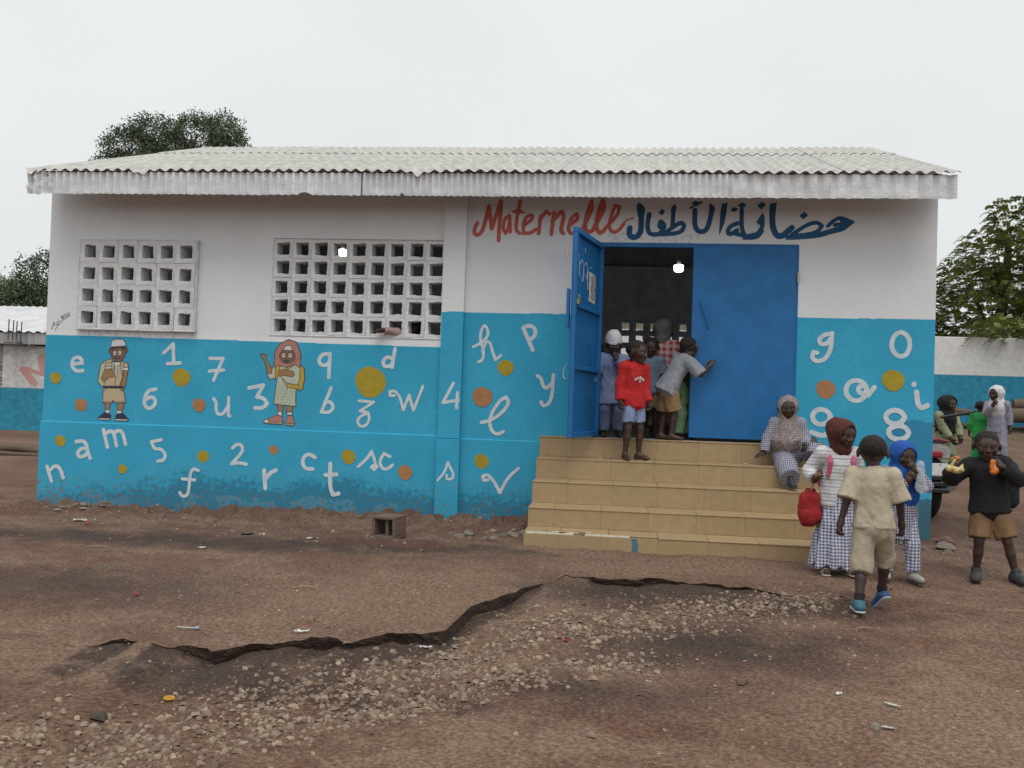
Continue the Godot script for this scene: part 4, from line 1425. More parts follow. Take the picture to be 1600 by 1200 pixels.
func make_neighbour() -> void:
	var n := thing("neighbour_building", "low white and blue building with a pale metal roof at the far left", "building", Vector3(-13.4, 0, -10.0))
	var white := mat(lin(0.74, 0.74, 0.73), 0.92, mottled, 1.1, 0.12)
	var blue := mat(lin(0.035, 0.32, 0.48), 0.9, mottled, 0.9, 0.12)
	var a := MB.new()
	# hollow, with two small vent openings through the front
	for r in [[-8.0, -0.88, 1.52, 2.46], [-0.68, -0.43, 1.52, 2.46], [-0.23, 0.0, 1.52, 2.46], [-0.88, -0.68, 1.52, 2.15], [-0.88, -0.68, 2.35, 2.46], [-0.43, -0.23, 1.52, 2.15], [-0.43, -0.23, 2.35, 2.46]]:
		a.box(Vector3((r[0] + r[1]) / 2.0, (r[2] + r[3]) / 2.0, -0.075), Vector3(r[1] - r[0], r[3] - r[2], 0.15))
	a.box(Vector3(-4.0, 1.99, -2.9), Vector3(8.0, 0.94, 0.2), 0.01)
	a.box(Vector3(-7.9, 1.99, -1.5), Vector3(0.2, 0.94, 2.6), 0.01)
	a.box(Vector3(-4.0, 2.48, -1.5), Vector3(8.0, 0.03, 3.0), 0.005)
	a.box(Vector3(1.5, 1.99, -1.2), Vector3(3.2, 0.94, 3.4), 0.01)
	obj("wall", a, white, n)
	var b := MB.new()
	b.box(Vector3(-4.0, 0.76, -1.5), Vector3(8.0, 1.52, 3.01), 0.004)
	b.box(Vector3(1.5, 0.76, -1.2), Vector3(3.21, 1.52, 3.41), 0.004)
	obj("blue_base", b, blue, n)
	for x in [-0.78, -0.33]:
		var v := MB.new()
		v.box(Vector3(x, 2.13, 0.03), Vector3(0.26, 0.035, 0.08), 0.005)
		v.box(Vector3(x, 2.365, 0.012), Vector3(0.26, 0.03, 0.04), 0.005)
		obj("vent_sill", v, white, n)
	for s in 9:
		var mb := MB.new()
		var x0 := -8.2 + s * 1.3
		for i in 61:
			var x := x0 + 1.34 * i / 60.0
			for k in 3:
				var z := lerpf(0.75, -4.5, k / 2.0)
				mb.vert(Vector3(x, 2.76 + (0.75 - z) * 0.2 + 0.02 * cos(TAU * x / 0.22), z), Vector3(0.5 * sin(TAU * x / 0.22), 1, 0.2))
		for i in 60:
			for k in 2:
				mb.tri(i * 3 + k, i * 3 + k + 1, i * 3 + k + 4)
				mb.tri(i * 3 + k, i * 3 + k + 4, i * 3 + k + 3)
		obj("roof_sheet", mb, mat(lin(0.78, 0.79, 0.8), 0.5, mottled, 0.3), n)
		var fs := MB.new()
		for i in 61:
			var x := x0 + 1.3 * i / 60.0
			for k in 2:
				fs.vert(Vector3(x, 2.73 - 0.24 * k, 0.7 + 0.015 * cos(TAU * x / 0.16)), Vector3(0.5 * sin(TAU * x / 0.16), 0, 1))
		for i in 60:
			fs.tri(i * 2, i * 2 + 1, i * 2 + 3)
			fs.tri(i * 2, i * 2 + 3, i * 2 + 2)
		obj("fascia_sheet", fs, mat(lin(0.5, 0.51, 0.52), 0.5, mottled, 0.4, 0.0, 0.2), n)
	var st := MB.new()
	st.box(Vector3(0.36, 2.5, 0.82), Vector3(0.3, 0.1, 0.22), 0.02)
	obj("column_stub", st, mat(lin(0.25, 0.22, 0.2), 0.95, mottled, 2.0), n)
	for p in [[0.22, 3.02], [0.33, 3.0], [0.41, 2.98], [0.52, 2.97]]:
		var r := MB.new()
		r.tube([Vector3(p[0], 2.5, 0.8), Vector3(p[0] + 0.01, p[1], 0.8)], [0.012], 6)
		obj("steel_rod", r, mat(lin(0.08, 0.06, 0.055), 0.8), n)
	# scribbles and a painted letter on its wall
	var chalk := mat(lin(0.13, 0.14, 0.14), 0.9)
	for s in [[-1.05, 1.9, -1.0, 2.02, -0.88, 1.98, -0.9, 1.9], [-0.78, 2.04, -0.75, 1.92, -0.68, 1.99, -0.62, 1.93, -0.6, 2.05], [-0.4, 2.05, -0.52, 2.01, -0.48, 1.93, -0.38, 1.96], [-0.2, 2.06, -0.32, 1.86, -0.36, 1.84], [-0.16, 2.02, -0.28, 1.98], [-0.8, 1.78, -0.4, 1.76, -0.1, 1.68, -0.3, 1.58, -0.5, 1.62, -0.8, 1.78], [-0.65, 1.74, -0.2, 1.66]]:
		var q := MB.new()
		var pts := []
		for i in range(0, s.size(), 2):
			pts.append(Vector3(s[i], s[i + 1] - 0.02, 0.004))
		q.tube(pts, [0.012], 5)
		obj("scribble", q, chalk, n)
	var rose := mat(lin(0.55, 0.3, 0.27), 0.9)
	var lt := MB.new()
	lt.slab(PackedVector2Array([Vector2(0.3, 1.93), Vector2(0.36, 2.0), Vector2(0.5, 2.0), Vector2(0.8, 1.9), Vector2(0.74, 2.22), Vector2(0.82, 2.3), Vector2(0.92, 2.24), Vector2(0.94, 1.85), Vector2(0.86, 1.8), Vector2(0.55, 1.9), Vector2(0.76, 1.66), Vector2(0.7, 1.58), Vector2(0.58, 1.62)]), 0.502, 0.506)
	obj("painted_letter", lt, rose, n)

func make_motorcycle() -> void:
	var at := Vector3(3.4, 0, -1.55)
	at.y = ground_y(3.52, -1.2) - 0.01
	var t := thing("motorcycle", "parked black motorcycle seen from behind at the right corner of the school", "motorcycle", at, 0.06)
	var black := mat(lin(0.012, 0.012, 0.013), 0.35)
	var rubber := mat(lin(0.016, 0.015, 0.014), 0.9, fine, 6.0, 0.4)
	var grey := mat(lin(0.4, 0.41, 0.42), 0.45, mottled, 3.0)
	var chrome := mat(lin(0.5, 0.5, 0.5), 0.25, null, 1.0, 0.0, 0.9)
	for z in [0.35, -0.85]:
		var ty := MB.new()
		var ring := []
		for k in 25:
			ring.append(Vector3(0, 0.29 + 0.25 * sin(TAU * k / 24.0), z + 0.25 * cos(TAU * k / 24.0)))
		ty.tube(ring, [0.048], 10, false)
		var wh := obj("wheel", ty, rubber, t)
		var rim := MB.new()
		var r2 := []
		for k in 25:
			r2.append(Vector3(0, 0.29 + 0.2 * sin(TAU * k / 24.0), z + 0.2 * cos(TAU * k / 24.0)))
		rim.tube(r2, [0.018], 6, false)
		rim.tube([Vector3(-0.07, 0.29, z), Vector3(0.07, 0.29, z)], [0.04], 10)
		for k in 6:
			var a := TAU * k / 6.0
			rim.tube([Vector3(0, 0.29, z), Vector3(0, 0.29 + 0.2 * sin(a), z + 0.2 * cos(a))], [0.012], 5)
		obj("rim", rim, chrome, wh)
	var fr := MB.new()
	fr.tube([Vector3(0, 0.72, 0.3), Vector3(0, 0.55, -0.1), Vector3(0, 0.36, -0.25), Vector3(0, 0.45, -0.5), Vector3(0, 0.85, -0.6)], [0.03], 8)
	for s in [-0.1, 0.1]:
		fr.tube([Vector3(s, 0.29, 0.35), Vector3(s, 0.68, 0.22)], [0.025], 8)
		fr.tube([Vector3(s * 0.8, 0.29, -0.85), Vector3(s * 0.8, 0.95, -0.62)], [0.024], 8)
	obj("frame", fr, black, t)
	var en := MB.new()
	en.box(Vector3(0, 0.38, -0.25), Vector3(0.24, 0.26, 0.34), 0.05)
	en.box(Vector3(0, 0.55, -0.33), Vector3(0.17, 0.16, 0.18), 0.03)
	obj("engine", en, mat(lin(0.12, 0.12, 0.12), 0.5, null, 1.0, 0.0, 0.6), t)
	var tank := MB.new()
	tank.ball(Vector3(0, 0.82, -0.38), Vector3(0.14, 0.13, 0.27), 10, 14)
	obj("tank", tank, mat(lin(0.35, 0.02, 0.02), 0.3), t)
	var seat := MB.new()
	seat.box(Vector3(0, 0.8, 0.12), Vector3(0.25, 0.1, 0.72), 0.045)
	obj("seat", seat, rubber, t)
	var tail := MB.new()
	tail.slab(PackedVector2Array([Vector2(-0.13, 0.0), Vector2(0.13, 0.0), Vector2(0.16, 0.1), Vector2(0.06, 0.15), Vector2(-0.06, 0.15), Vector2(-0.16, 0.1)]), 0.34, 0.56)
	tail.v = _lift(tail.v, 0.66)
	obj("tail_fairing", tail, grey, t)
	var lamp := MB.new()
	lamp.box(Vector3(-0.02, 0.7, 0.57), Vector3(0.16, 0.07, 0.04), 0.015)
	obj("tail_light", lamp, mat(lin(0.3, 0.012, 0.015), 0.25), t)
	var gr := MB.new()
	gr.tube([Vector3(-0.13, 0.8, 0.2), Vector3(-0.14, 0.84, 0.5), Vector3(0, 0.86, 0.58), Vector3(0.14, 0.84, 0.5), Vector3(0.13, 0.8, 0.2)], [0.014], 8)
	obj("grab_rail", gr, mat(lin(0.25, 0.02, 0.03), 0.4), t)
	var fen := MB.new()
	for k in 9:
		var a := 0.1 + k * 0.2
		fen.box(Vector3(0, 0.29 + 0.34 * sin(a), 0.35 + 0.32 * cos(a)), Vector3(0.17, 0.05, 0.09), 0.01)
	obj("mudguard", fen, black, t)
	var pl := MB.new()
	pl.box(Vector3(0.02, 0.545, 0.66), Vector3(0.21, 0.13, 0.008), 0.003)
	var plate := obj("number_plate", pl, mat(lin(0.7, 0.7, 0.7), 0.5), t)
	var bolt := MB.new()
	bolt.ball(Vector3(0.0, 0.595, 0.666), Vector3(0.007, 0.007, 0.004), 4, 6)
	obj("bolt", bolt, black, plate)
	var ind := MB.new()
	for s in [-1.0, 1.0]:
		ind.tube([Vector3(s * 0.06, 0.66, 0.5), Vector3(s * 0.2, 0.66, 0.52)], [0.012], 6)
		ind.ball(Vector3(s * 0.23, 0.66, 0.52), Vector3(0.04, 0.03, 0.03), 6, 8)
	obj("indicator", ind, mat(lin(0.45, 0.16, 0.02), 0.3), t)
	var ex := MB.new()
	ex.tube([Vector3(0.14, 0.3, -0.3), Vector3(0.17, 0.27, 0.0), Vector3(0.18, 0.35, 0.5)], [0.025, 0.045, 0.05], 10)
	obj("exhaust", ex, mat(lin(0.1, 0.1, 0.1), 0.35, null, 1.0, 0.0, 0.7), t)
	var hb := MB.new()
	hb.tube([Vector3(-0.34, 1.0, -0.5), Vector3(-0.2, 1.03, -0.6), Vector3(0, 0.95, -0.64), Vector3(0.2, 1.03, -0.6), Vector3(0.34, 1.0, -0.5)], [0.014], 8)
	obj("handlebar", hb, chrome, t)
	var hl := MB.new()
	hl.ball(Vector3(0, 0.85, -0.74), Vector3(0.09, 0.09, 0.07), 8, 12)
	obj("headlight", hl, chrome, t)

func _lift(v: PackedVector3Array, y: float) -> PackedVector3Array:
	var r := PackedVector3Array()
	for p in v:
		r.append(p + Vector3(0, y, 0))
	return r

func on_ground(x: float, z: float, lift := 0.0) -> Vector3:
	return Vector3(x, ground_y(x, z) + lift, z)

# a crumpled scrap: a small sheet with folds
func scrap(called: String, label: String, cat: String, x: float, z: float, size: Vector2, c: Color, turn: float, sd: int, rough := 0.7) -> void:
	var rg := RandomNumberGenerator.new()
	rg.seed = sd
	var mb := MB.new()
	var n := 5
	var p := []
	size *= 0.75
	for j in n + 1:
		for i in n + 1:
			p.append(Vector3((float(i) / n - 0.5) * size.x + rg.randfn(0, size.x * 0.06), 0.004 + absf(rg.randfn(0, size.y * 0.16)), (float(j) / n - 0.5) * size.y + rg.randfn(0, size.y * 0.06)))
	for j in n:
		for i in n:
			var a := j * (n + 1) + i
			if (i == 0 or i == n - 1) and (j == 0 or j == n - 1) and rg.randf() < 0.6:
				continue
			for k in 2:
				var o := Vector3(0, -0.0025 * k, 0)
				mb.tri3(p[a] + o, p[a + 1] + o, p[a + n + 2] + o, Vector3(0, 1 - 2 * k, 0))
				mb.tri3(p[a] + o, p[a + n + 2] + o, p[a + n + 1] + o, Vector3(0, 1 - 2 * k, 0))
	var o := obj(called, mb, mat(c, rough))
	o.position = on_ground(x, z, 0.004)
	o.rotation.y = turn
	tag(o, label, cat, "litter on the dirt")

func make_litter() -> void:
	var white := lin(0.6, 0.6, 0.58)
	scrap("paper_scrap", "torn white wrapper on the hard dirt left of the gully lip", "litter", -1.66, 4.2, Vector2(0.1, 0.04), white, 0.2, 1)
	scrap("paper_scrap", "small white scrap on the smooth dirt at bottom right", "litter", 1.1, 4.59, Vector2(0.05, 0.03), white, 1.0, 2)
	scrap("paper_scrap", "twisted white wrapper below the small white scrap", "litter", 1.3, 4.74, Vector2(0.09, 0.025), lin(0.5, 0.48, 0.45), -0.6, 3)
	scrap("paper_scrap", "flattened white wrapper near the lower right corner of the yard", "litter", 1.2, 5.02, Vector2(0.06, 0.025), lin(0.5, 0.48, 0.45), -0.2, 17)
	scrap("plastic_bag", "crumpled black plastic bag by the foot of the blue wall", "plastic bag", -3.12, 1.5, Vector2(0.14, 0.09), lin(0.012, 0.012, 0.013), 0.4, 4, 0.35)
	scrap("foam_scrap", "white foam piece touching the black plastic bag", "litter", -3.0, 1.45, Vector2(0.06, 0.05), white, 0.3, 5)
	scrap("red_wrapper", "small red wrapper alone on the left part of the yard", "litter", -2.96, 3.6, Vector2(0.045, 0.035), lin(0.35, 0.02, 0.02), 0.1, 6)
	scrap("red_wrapper", "red wrapper scrap among the pale gravel", "litter", -0.22, 4.06, Vector2(0.04, 0.035), lin(0.4, 0.03, 0.025), 0.4, 7)
	scrap("blue_scrap", "bright blue scrap behind the blue shoes of the walking boy", "litter", 1.67, 2.85, Vector2(0.05, 0.03), lin(0.03, 0.3, 0.45), 0.2, 8)
	scrap("plastic_bag", "pale clear plastic bag by the soil heap at the left wall foot", "plastic bag", -4.95, 1.05, Vector2(0.16, 0.07), lin(0.5, 0.5, 0.49), 0.1, 9, 0.3)
	scrap("red_wrapper", "orange red wrapper next to the pale plastic bag on the left", "litter", -4.78, 1.2, Vector2(0.06, 0.09), lin(0.45, 0.08, 0.05), 0.6, 10)
	scrap("plastic_bag", "clear plastic scrap under the broken gully lip", "plastic bag", -0.98, 4.12, Vector2(0.09, 0.035), lin(0.5, 0.5, 0.5), 0.2, 11, 0.3)
	scrap("paper_scrap", "white paper scrap before the hollow block, to its left", "litter", -2.5, 1.6, Vector2(0.14, 0.05), lin(0.42, 0.38, 0.32), 0.2, 12)
	scrap("paper_scrap", "white scrap in the middle of the left yard nearest the wall", "litter", -3.2, 2.2, Vector2(0.08, 0.04), white, 0.5, 13)
	scrap("paper_scrap", "white scrap on the gravel under the steps apron", "litter", -0.42, 3.9, Vector2(0.05, 0.02), white, 0.4, 14)
	scrap("paper_scrap", "small crumpled paper on the upper step left of the red hooded boy", "litter", 0, 0, Vector2(0.05, 0.03), white, 0.3, 15)
	get_child(get_child_count() - 1).position = Vector3(-0.1, 1.043, 0.42)
	scrap("paper_scrap", "small crumpled paper on the upper step beside the seated girl's hand", "litter", 0, 0, Vector2(0.06, 0.03), white, 0.3, 16)
	get_child(get_child_count() - 1).position = Vector3(1.25, 1.043, 0.4)
	# yellow plastic ring, lollipop, straws
	var ring := MB.new()
	var pts := []
	for k in 13:
		pts.append(Vector3(0.022 * cos(TAU * k / 12.0), 0, 0.018 * sin(TAU * k / 12.0)))
	ring.tube(pts, [0.007], 6, false)
	var o := obj("plastic_ring", ring, mat(lin(0.55, 0.28, 0.02), 0.4))
	o.position = on_ground(-1.99, 5.04, 0.01)
	tag(o, "yellow plastic ring lying on the gravel at lower left", "litter")
	var lp := thing("lollipop", "pale blue lollipop with white stick dropped on the left yard", "litter", on_ground(-2.27, 4.22, 0.012))
	var sk := MB.new()
	sk.tube([Vector3(-0.1, 0, 0), Vector3(0.0, 0, 0)], [0.003], 6)
	obj("stick", sk, mat(lin(0.6, 0.6, 0.6), 0.6), lp)
	var hd := MB.new()
	hd.ball(Vector3(0.012, 0, 0), Vector3(0.016, 0.011, 0.014), 6, 8)
	obj("sweet", hd, mat(lin(0.25, 0.33, 0.42), 0.3), lp)
	var straw := mat(lin(0.33, 0.25, 0.17), 0.9)
	for s in [[-0.5, 3.75, 0.35, 0.4, 0.006, "pale bent straw across the gravel below the gully corner"], [-0.62, 3.5, 0.22, -0.9, 0.006, "short pale straw standing off the gully corner"], [0.35, 3.1, 0.18, 0.5, 0.006, "thin straw on the dark soil below the apron lip"], [-2.0, 3.2, 0.16, 0.3, 0.008, "short dry stick on the left yard"], [-0.78, 5.1, 0.1, 0.1, 0.007, "pale stick on the bare strip between the gravel bands"], [1.5, 3.5, 0.14, 0.4, 0.008, "short stick on the dirt right of the walking boy"], [2.6, 2.9, 0.2, 0.25, 0.007, "thin straw on the dirt below the black jumper boy"], [-4.0, 2.3, 0.22, 0.05, 0.008, "thin pale stick lying parallel to the blue wall"]]:
		var st := MB.new()
		var l: float = s[2]
		st.tube([Vector3(-l / 2, 0.006, 0), Vector3(-l * 0.1, 0.02, 0.012), Vector3(l * 0.2, 0.012, -0.006), Vector3(l / 2, 0.008, 0.01)], [s[4] * 0.35, s[4] * 0.6, s[4] * 0.5, s[4] * 0.3], 5)
		var so := obj("dry_stick", st, straw)
		so.position = on_ground(s[0], s[1], 0.003)
		so.rotation.y = s[3]
		tag(so, s[5], "stick")
	# rubble of old mortar at the wall foot
	var rg := RandomNumberGenerator.new()
	rg.seed = 99
	for g in [[-1.05, 0.95, 0.5, 0.28, 26, "heap of pale broken mortar between the pier and the steps"], [-5.3, 0.42, 0.45, 0.16, 16, "pale crumbled mortar at the left end of the wall foot"], [2.72, 0.55, 0.45, 0.3, 14, "loose brown and pale rubble at the right corner of the wall"]]:
		var h := thing("rubble", g[5], "rubble", on_ground(g[0], g[1]))
		for k in g[4]:
			var mb := MB.new()
			mb.ink = Color(0.33, 0.28, 0.22) * rg.randf_range(0.55, 1.1)
			var r := rg.randf_range(0.02, 0.05)
			lump(mb, Vector3.ZERO, Vector3(r * 1.4, r * 0.6, r), Basis(Vector3.UP, rg.randf() * 6.0), rg)
			var c := obj("mortar_chunk", mb, tint(mat(Color.WHITE, 0.95, fine, 6.0, 0.4)), h)
			var x: float = g[0] + rg.randfn(0, g[2] * 0.45)
			var z: float = maxf(g[1] + rg.randfn(0, g[3] * 0.5), 0.08)
			c.position = on_ground(x, z, r * 0.15) - h.position
	# hollow concrete block
	var hb := MB.new()
	var rb := RandomNumberGenerator.new()
	rb.seed = 8
	for q in [[0.0, 0.0, 0.24, 0.03], [0.0, 0.17, 0.24, 0.03]]:
		hb.box(Vector3(q[0], q[1] + 0.015, 0), Vector3(0.235, 0.03, 0.2), 0.006)
	for x in [-0.103, 0.103]:
		hb.box(Vector3(x, 0.1, 0), Vector3(0.03, 0.142, 0.2), 0.006)
	hb.box(Vector3(0.02, 0.1, -0.01), Vector3(0.026, 0.142, 0.17), 0.004)
	var b := obj("concrete_block", hb, mat(lin(0.2, 0.14, 0.105), 0.95, mottled, 4.0, 0.8))
	b.position = on_ground(-1.93, 1.22, 0.0)
	b.rotation = Vector3(0.03, -0.3, 0.02)
	tag(b, "weathered hollow concrete block lying before the blue wall", "concrete block")
	# logs and poles
	var wood := mat(lin(0.16, 0.12, 0.085), 0.95, mottled, 2.0, 0.6)
	for s in [[Vector3(-11.6, 0, -4.3), Vector3(-8.2, 0, -4.6), 0.035, "long grey timber lying on the dirt beyond the left wall end"], [Vector3(-10.3, 0, -5.2), Vector3(-9.2, 0, -5.0), 0.06, "short dark log behind the long grey timber"], [Vector3(7.2, 0, -12.6), Vector3(9.4, 0, -12.5), 0.06, "thin pole lying along the foot of the boundary wall"], [Vector3(8.6, 0.25, -12.0), Vector3(11.6, 0.3, -11.6), 0.16, "thick dry log on the wood pile at the boundary wall"], [Vector3(8.9, 0.5, -12.2), Vector3(11.8, 0.62, -12.0), 0.13, "upper log of the wood pile at the boundary wall"], [Vector3(9.0, 0.05, -11.7), Vector3(11.9, 0.05, -11.4), 0.14, "lowest log of the wood pile at the boundary wall"], [Vector3(7.5, 0.38, -12.3), Vector3(8.8, 0.2, -12.2), 0.07, "forked branch end sticking out left of the wood pile"]]:
		var mb := MB.new()
		var p: Vector3 = s[0]
		var q: Vector3 = s[1]
		p.y += ground_y(p.x, p.z) + s[2] * 0.7
		q.y += ground_y(q.x, q.z) + s[2] * 0.7
		var mid := p.lerp(q, 0.5)
		mb.tube([p - mid, p.lerp(q, 0.35) - mid + Vector3(0, 0.02, 0.04), p.lerp(q, 0.7) - mid + Vector3(0, -0.02, -0.03), q - mid], [s[2], s[2] * 1.05, s[2] * 0.9, s[2] * 0.75], 9)
		var l := obj("log", mb, wood)
		l.position = mid
		tag(l, s[3], "log", "logs and poles")

func make_lamps() -> void:
	var glow := StandardMaterial3D.new()
	glow.albedo_color = Color(0.95, 0.95, 0.95)
	glow.emission_enabled = true
	glow.emission = Color(0.96, 0.98, 1.0)
	glow.emission_energy_multiplier = 6.0
	for s in [[Vector3(0.81, 3.4, -3.0), "lit white bulb hanging inside the open doorway"], [Vector3(-3.775, 3.545, -3.0), "lit white bulb glimpsed through the upper row of the right vent"]]:
		var t := thing("ceiling_lamp", s[1], "lamp", s[0])
		var b := MB.new()
		b.lathe([Vector2(0.001, -0.045), Vector2(0.045, -0.042), Vector2(0.06, -0.03), Vector2(0.064, 0.04), Vector2(0.055, 0.045), Vector2(0.001, 0.046)], 16)
		obj("bulb", b, glow, t)
		var c := MB.new()
		c.lathe([Vector2(0.001, 0.12), Vector2(0.022, 0.115), Vector2(0.03, 0.045)], 12)
		var cap := obj("bulb_socket", c, mat(lin(0.5, 0.5, 0.5), 0.5), t)
		var w := MB.new()
		w.tube([Vector3(0, 0.11, 0), Vector3(0, 4.9 - s[0].y, 0)], [0.006], 6)
		obj("cord", w, mat(lin(0.2, 0.2, 0.2), 0.6), t)
		var l := OmniLight3D.new()
		l.name = "bulb_light"
		l.light_energy = 0.12
		l.light_color = Color(0.96, 0.98, 1.0)
		l.light_size = 0.08
		l.omni_range = 9.0
		l.omni_attenuation = 2.0
		l.shadow_enabled = true
		l.position = Vector3(0, -0.09, 0)
		t.add_child(l)

# ---------------------------------------------------------------- people
var cloth := {}
var skin_mat: StandardMaterial3D
var creases: NoiseTexture2D

func check_image(a: Color, b: Color, n := 32) -> ImageTexture:
	var im := Image.create(n, n, false, Image.FORMAT_RGB8)
	for y in n:
		for x in n:
			var k := int(x < n / 2) + int(y < n / 2)
			im.set_pixel(x, y, [a, a.srgb_to_linear().lerp(b.srgb_to_linear(), 0.45).linear_to_srgb(), b][k])
	return ImageTexture.create_from_image(im)

func spotted(a: Color, b: Color, freq: float, cut: float) -> ImageTexture:
	var f := FastNoiseLite.new()
	f.seed = 6
	f.noise_type = FastNoiseLite.TYPE_CELLULAR
	f.frequency = freq
	var s := f.get_seamless_image(96, 96)
	var im := Image.create(96, 96, false, Image.FORMAT_RGB8)
	for y in 96:
		for x in 96:
			im.set_pixel(x, y, a if s.get_pixel(x, y).r < cut else b)
	return ImageTexture.create_from_image(im)

func banded(cols: Array, widths: Array, upright := false) -> ImageTexture:
	var im := Image.create(32, 64, false, Image.FORMAT_RGB8)
	for y in 64:
		var s := 0.0
		var k := 0
		for i in widths.size():
			if y / 64.0 >= s:
				k = i
			s += widths[i]
		for x in 32:
			im.set_pixel(x, y, cols[k])
	return ImageTexture.create_from_image(im)

func plain_cloth(called: String, r: float, g: float, b: float) -> void:
	cloth[called] = mat(lin(r, g, b), 0.92, faint, 2.5, 0.0)
	crease(cloth[called], 2.5)

func crease(m: StandardMaterial3D, scale: float) -> void:
	m.normal_enabled = true
	m.normal_texture = creases
	m.normal_scale = 0.4
	m.uv1_triplanar = true
	m.uv1_scale = Vector3(scale, scale * 0.7, scale) if m.albedo_texture == faint else m.uv1_scale

func make_cloth() -> void:
	var f := FastNoiseLite.new()
	f.seed = 55
	f.frequency = 0.012
	f.fractal_type = FastNoiseLite.FRACTAL_RIDGED
	f.fractal_octaves = 3
	f.domain_warp_enabled = true
	f.domain_warp_amplitude = 25.0
	creases = NoiseTexture2D.new()
	creases.width = 256
	creases.height = 256
	creases.seamless = true
	creases.as_normal_map = true
	creases.bump_strength = 9.0
	creases.noise = f
	skin_mat = tint(mat(Color.WHITE, 0.52))
	plain_cloth("red", 0.5, 0.018, 0.02)
	plain_cloth("pale_blue", 0.24, 0.3, 0.48)
	plain_cloth("tunic_blue", 0.2, 0.25, 0.42)
	plain_cloth("slate_blue", 0.12, 0.155, 0.26)
	plain_cloth("grey", 0.27, 0.29, 0.33)
	plain_cloth("school_blue", 0.17, 0.22, 0.32)
	plain_cloth("khaki", 0.3, 0.19, 0.095)
	plain_cloth("drab", 0.2, 0.14, 0.08)
	plain_cloth("cream", 0.5, 0.44, 0.33)
	plain_cloth("cream_trousers", 0.42, 0.36, 0.26)
	plain_cloth("white", 0.66, 0.66, 0.68)
	plain_cloth("black", 0.011, 0.011, 0.013)
	plain_cloth("brown", 0.22, 0.125, 0.062)
	plain_cloth("maroon", 0.085, 0.022, 0.016)
	plain_cloth("royal", 0.012, 0.09, 0.38)
	plain_cloth("green", 0.03, 0.33, 0.075)
	plain_cloth("mint", 0.24, 0.42, 0.22)
	plain_cloth("pale_green", 0.3, 0.34, 0.2)
	plain_cloth("veil_grey", 0.13, 0.13, 0.13)
	plain_cloth("rose", 0.45, 0.3, 0.3)
	plain_cloth("pink", 0.6, 0.13, 0.24)
	plain_cloth("bag_red", 0.33, 0.015, 0.02)
	plain_cloth("sock", 0.014, 0.013, 0.018)
	var w := lin(0.62, 0.62, 0.64)
	cloth.gingham = mat(Color.WHITE, 0.92, check_image(lin(0.6, 0.61, 0.66), lin(0.018, 0.03, 0.15)), 42.0)
	cloth.gingham_small = mat(Color.WHITE, 0.92, check_image(lin(0.46, 0.46, 0.52), lin(0.015, 0.02, 0.085)), 54.0)
	cloth.plaid = mat(Color.WHITE, 0.92, check_image(lin(0.5, 0.42, 0.4), lin(0.35, 0.02, 0.025)), 15.0)
	cloth.stripes = mat(Color.WHITE, 0.92, banded([w, lin(0.22, 0.22, 0.24), w, lin(0.4, 0.4, 0.42)], [0.4, 0.12, 0.38, 0.1]), 19.0)
	cloth.leopard = mat(Color.WHITE, 0.92, spotted(lin(0.1, 0.075, 0.08), lin(0.4, 0.345, 0.325), 0.13, 0.45), 8.0)
	cloth.shoe_blue = mat(lin(0.02, 0.1, 0.27), 0.6, fine, 10.0)
	cloth.shoe_teal = mat(lin(0.05, 0.17, 0.24), 0.6, fine, 10.0)
	cloth.shoe_white = mat(lin(0.42, 0.4, 0.37), 0.6, mottled, 8.0)
	cloth.sandal = mat(lin(0.4, 0.33, 0.3), 0.6)
	cloth.boot = mat(lin(0.065, 0.065, 0.07), 0.7, fine, 8.0, 0.4)
	cloth.sole_pale = mat(lin(0.5, 0.52, 0.5), 0.7)
	cloth.sole_dark = mat(lin(0.04, 0.04, 0.045), 0.8)

func bend(a: Vector3, t: Vector3, l1: float, l2: float, pole: Vector3) -> Array:
	var d := t - a
	var l := clampf(d.length(), absf(l1 - l2) + 0.01, l1 + l2 - 0.003)
	var u := d.normalized()
	var x := (l1 * l1 + l * l - l2 * l2) / (2.0 * l)
	var h := sqrt(maxf(0.0, l1 * l1 - x * x))
	var p := (pole - u * pole.dot(u)).normalized()
	return [a + u * x + p * h, a + u * l]

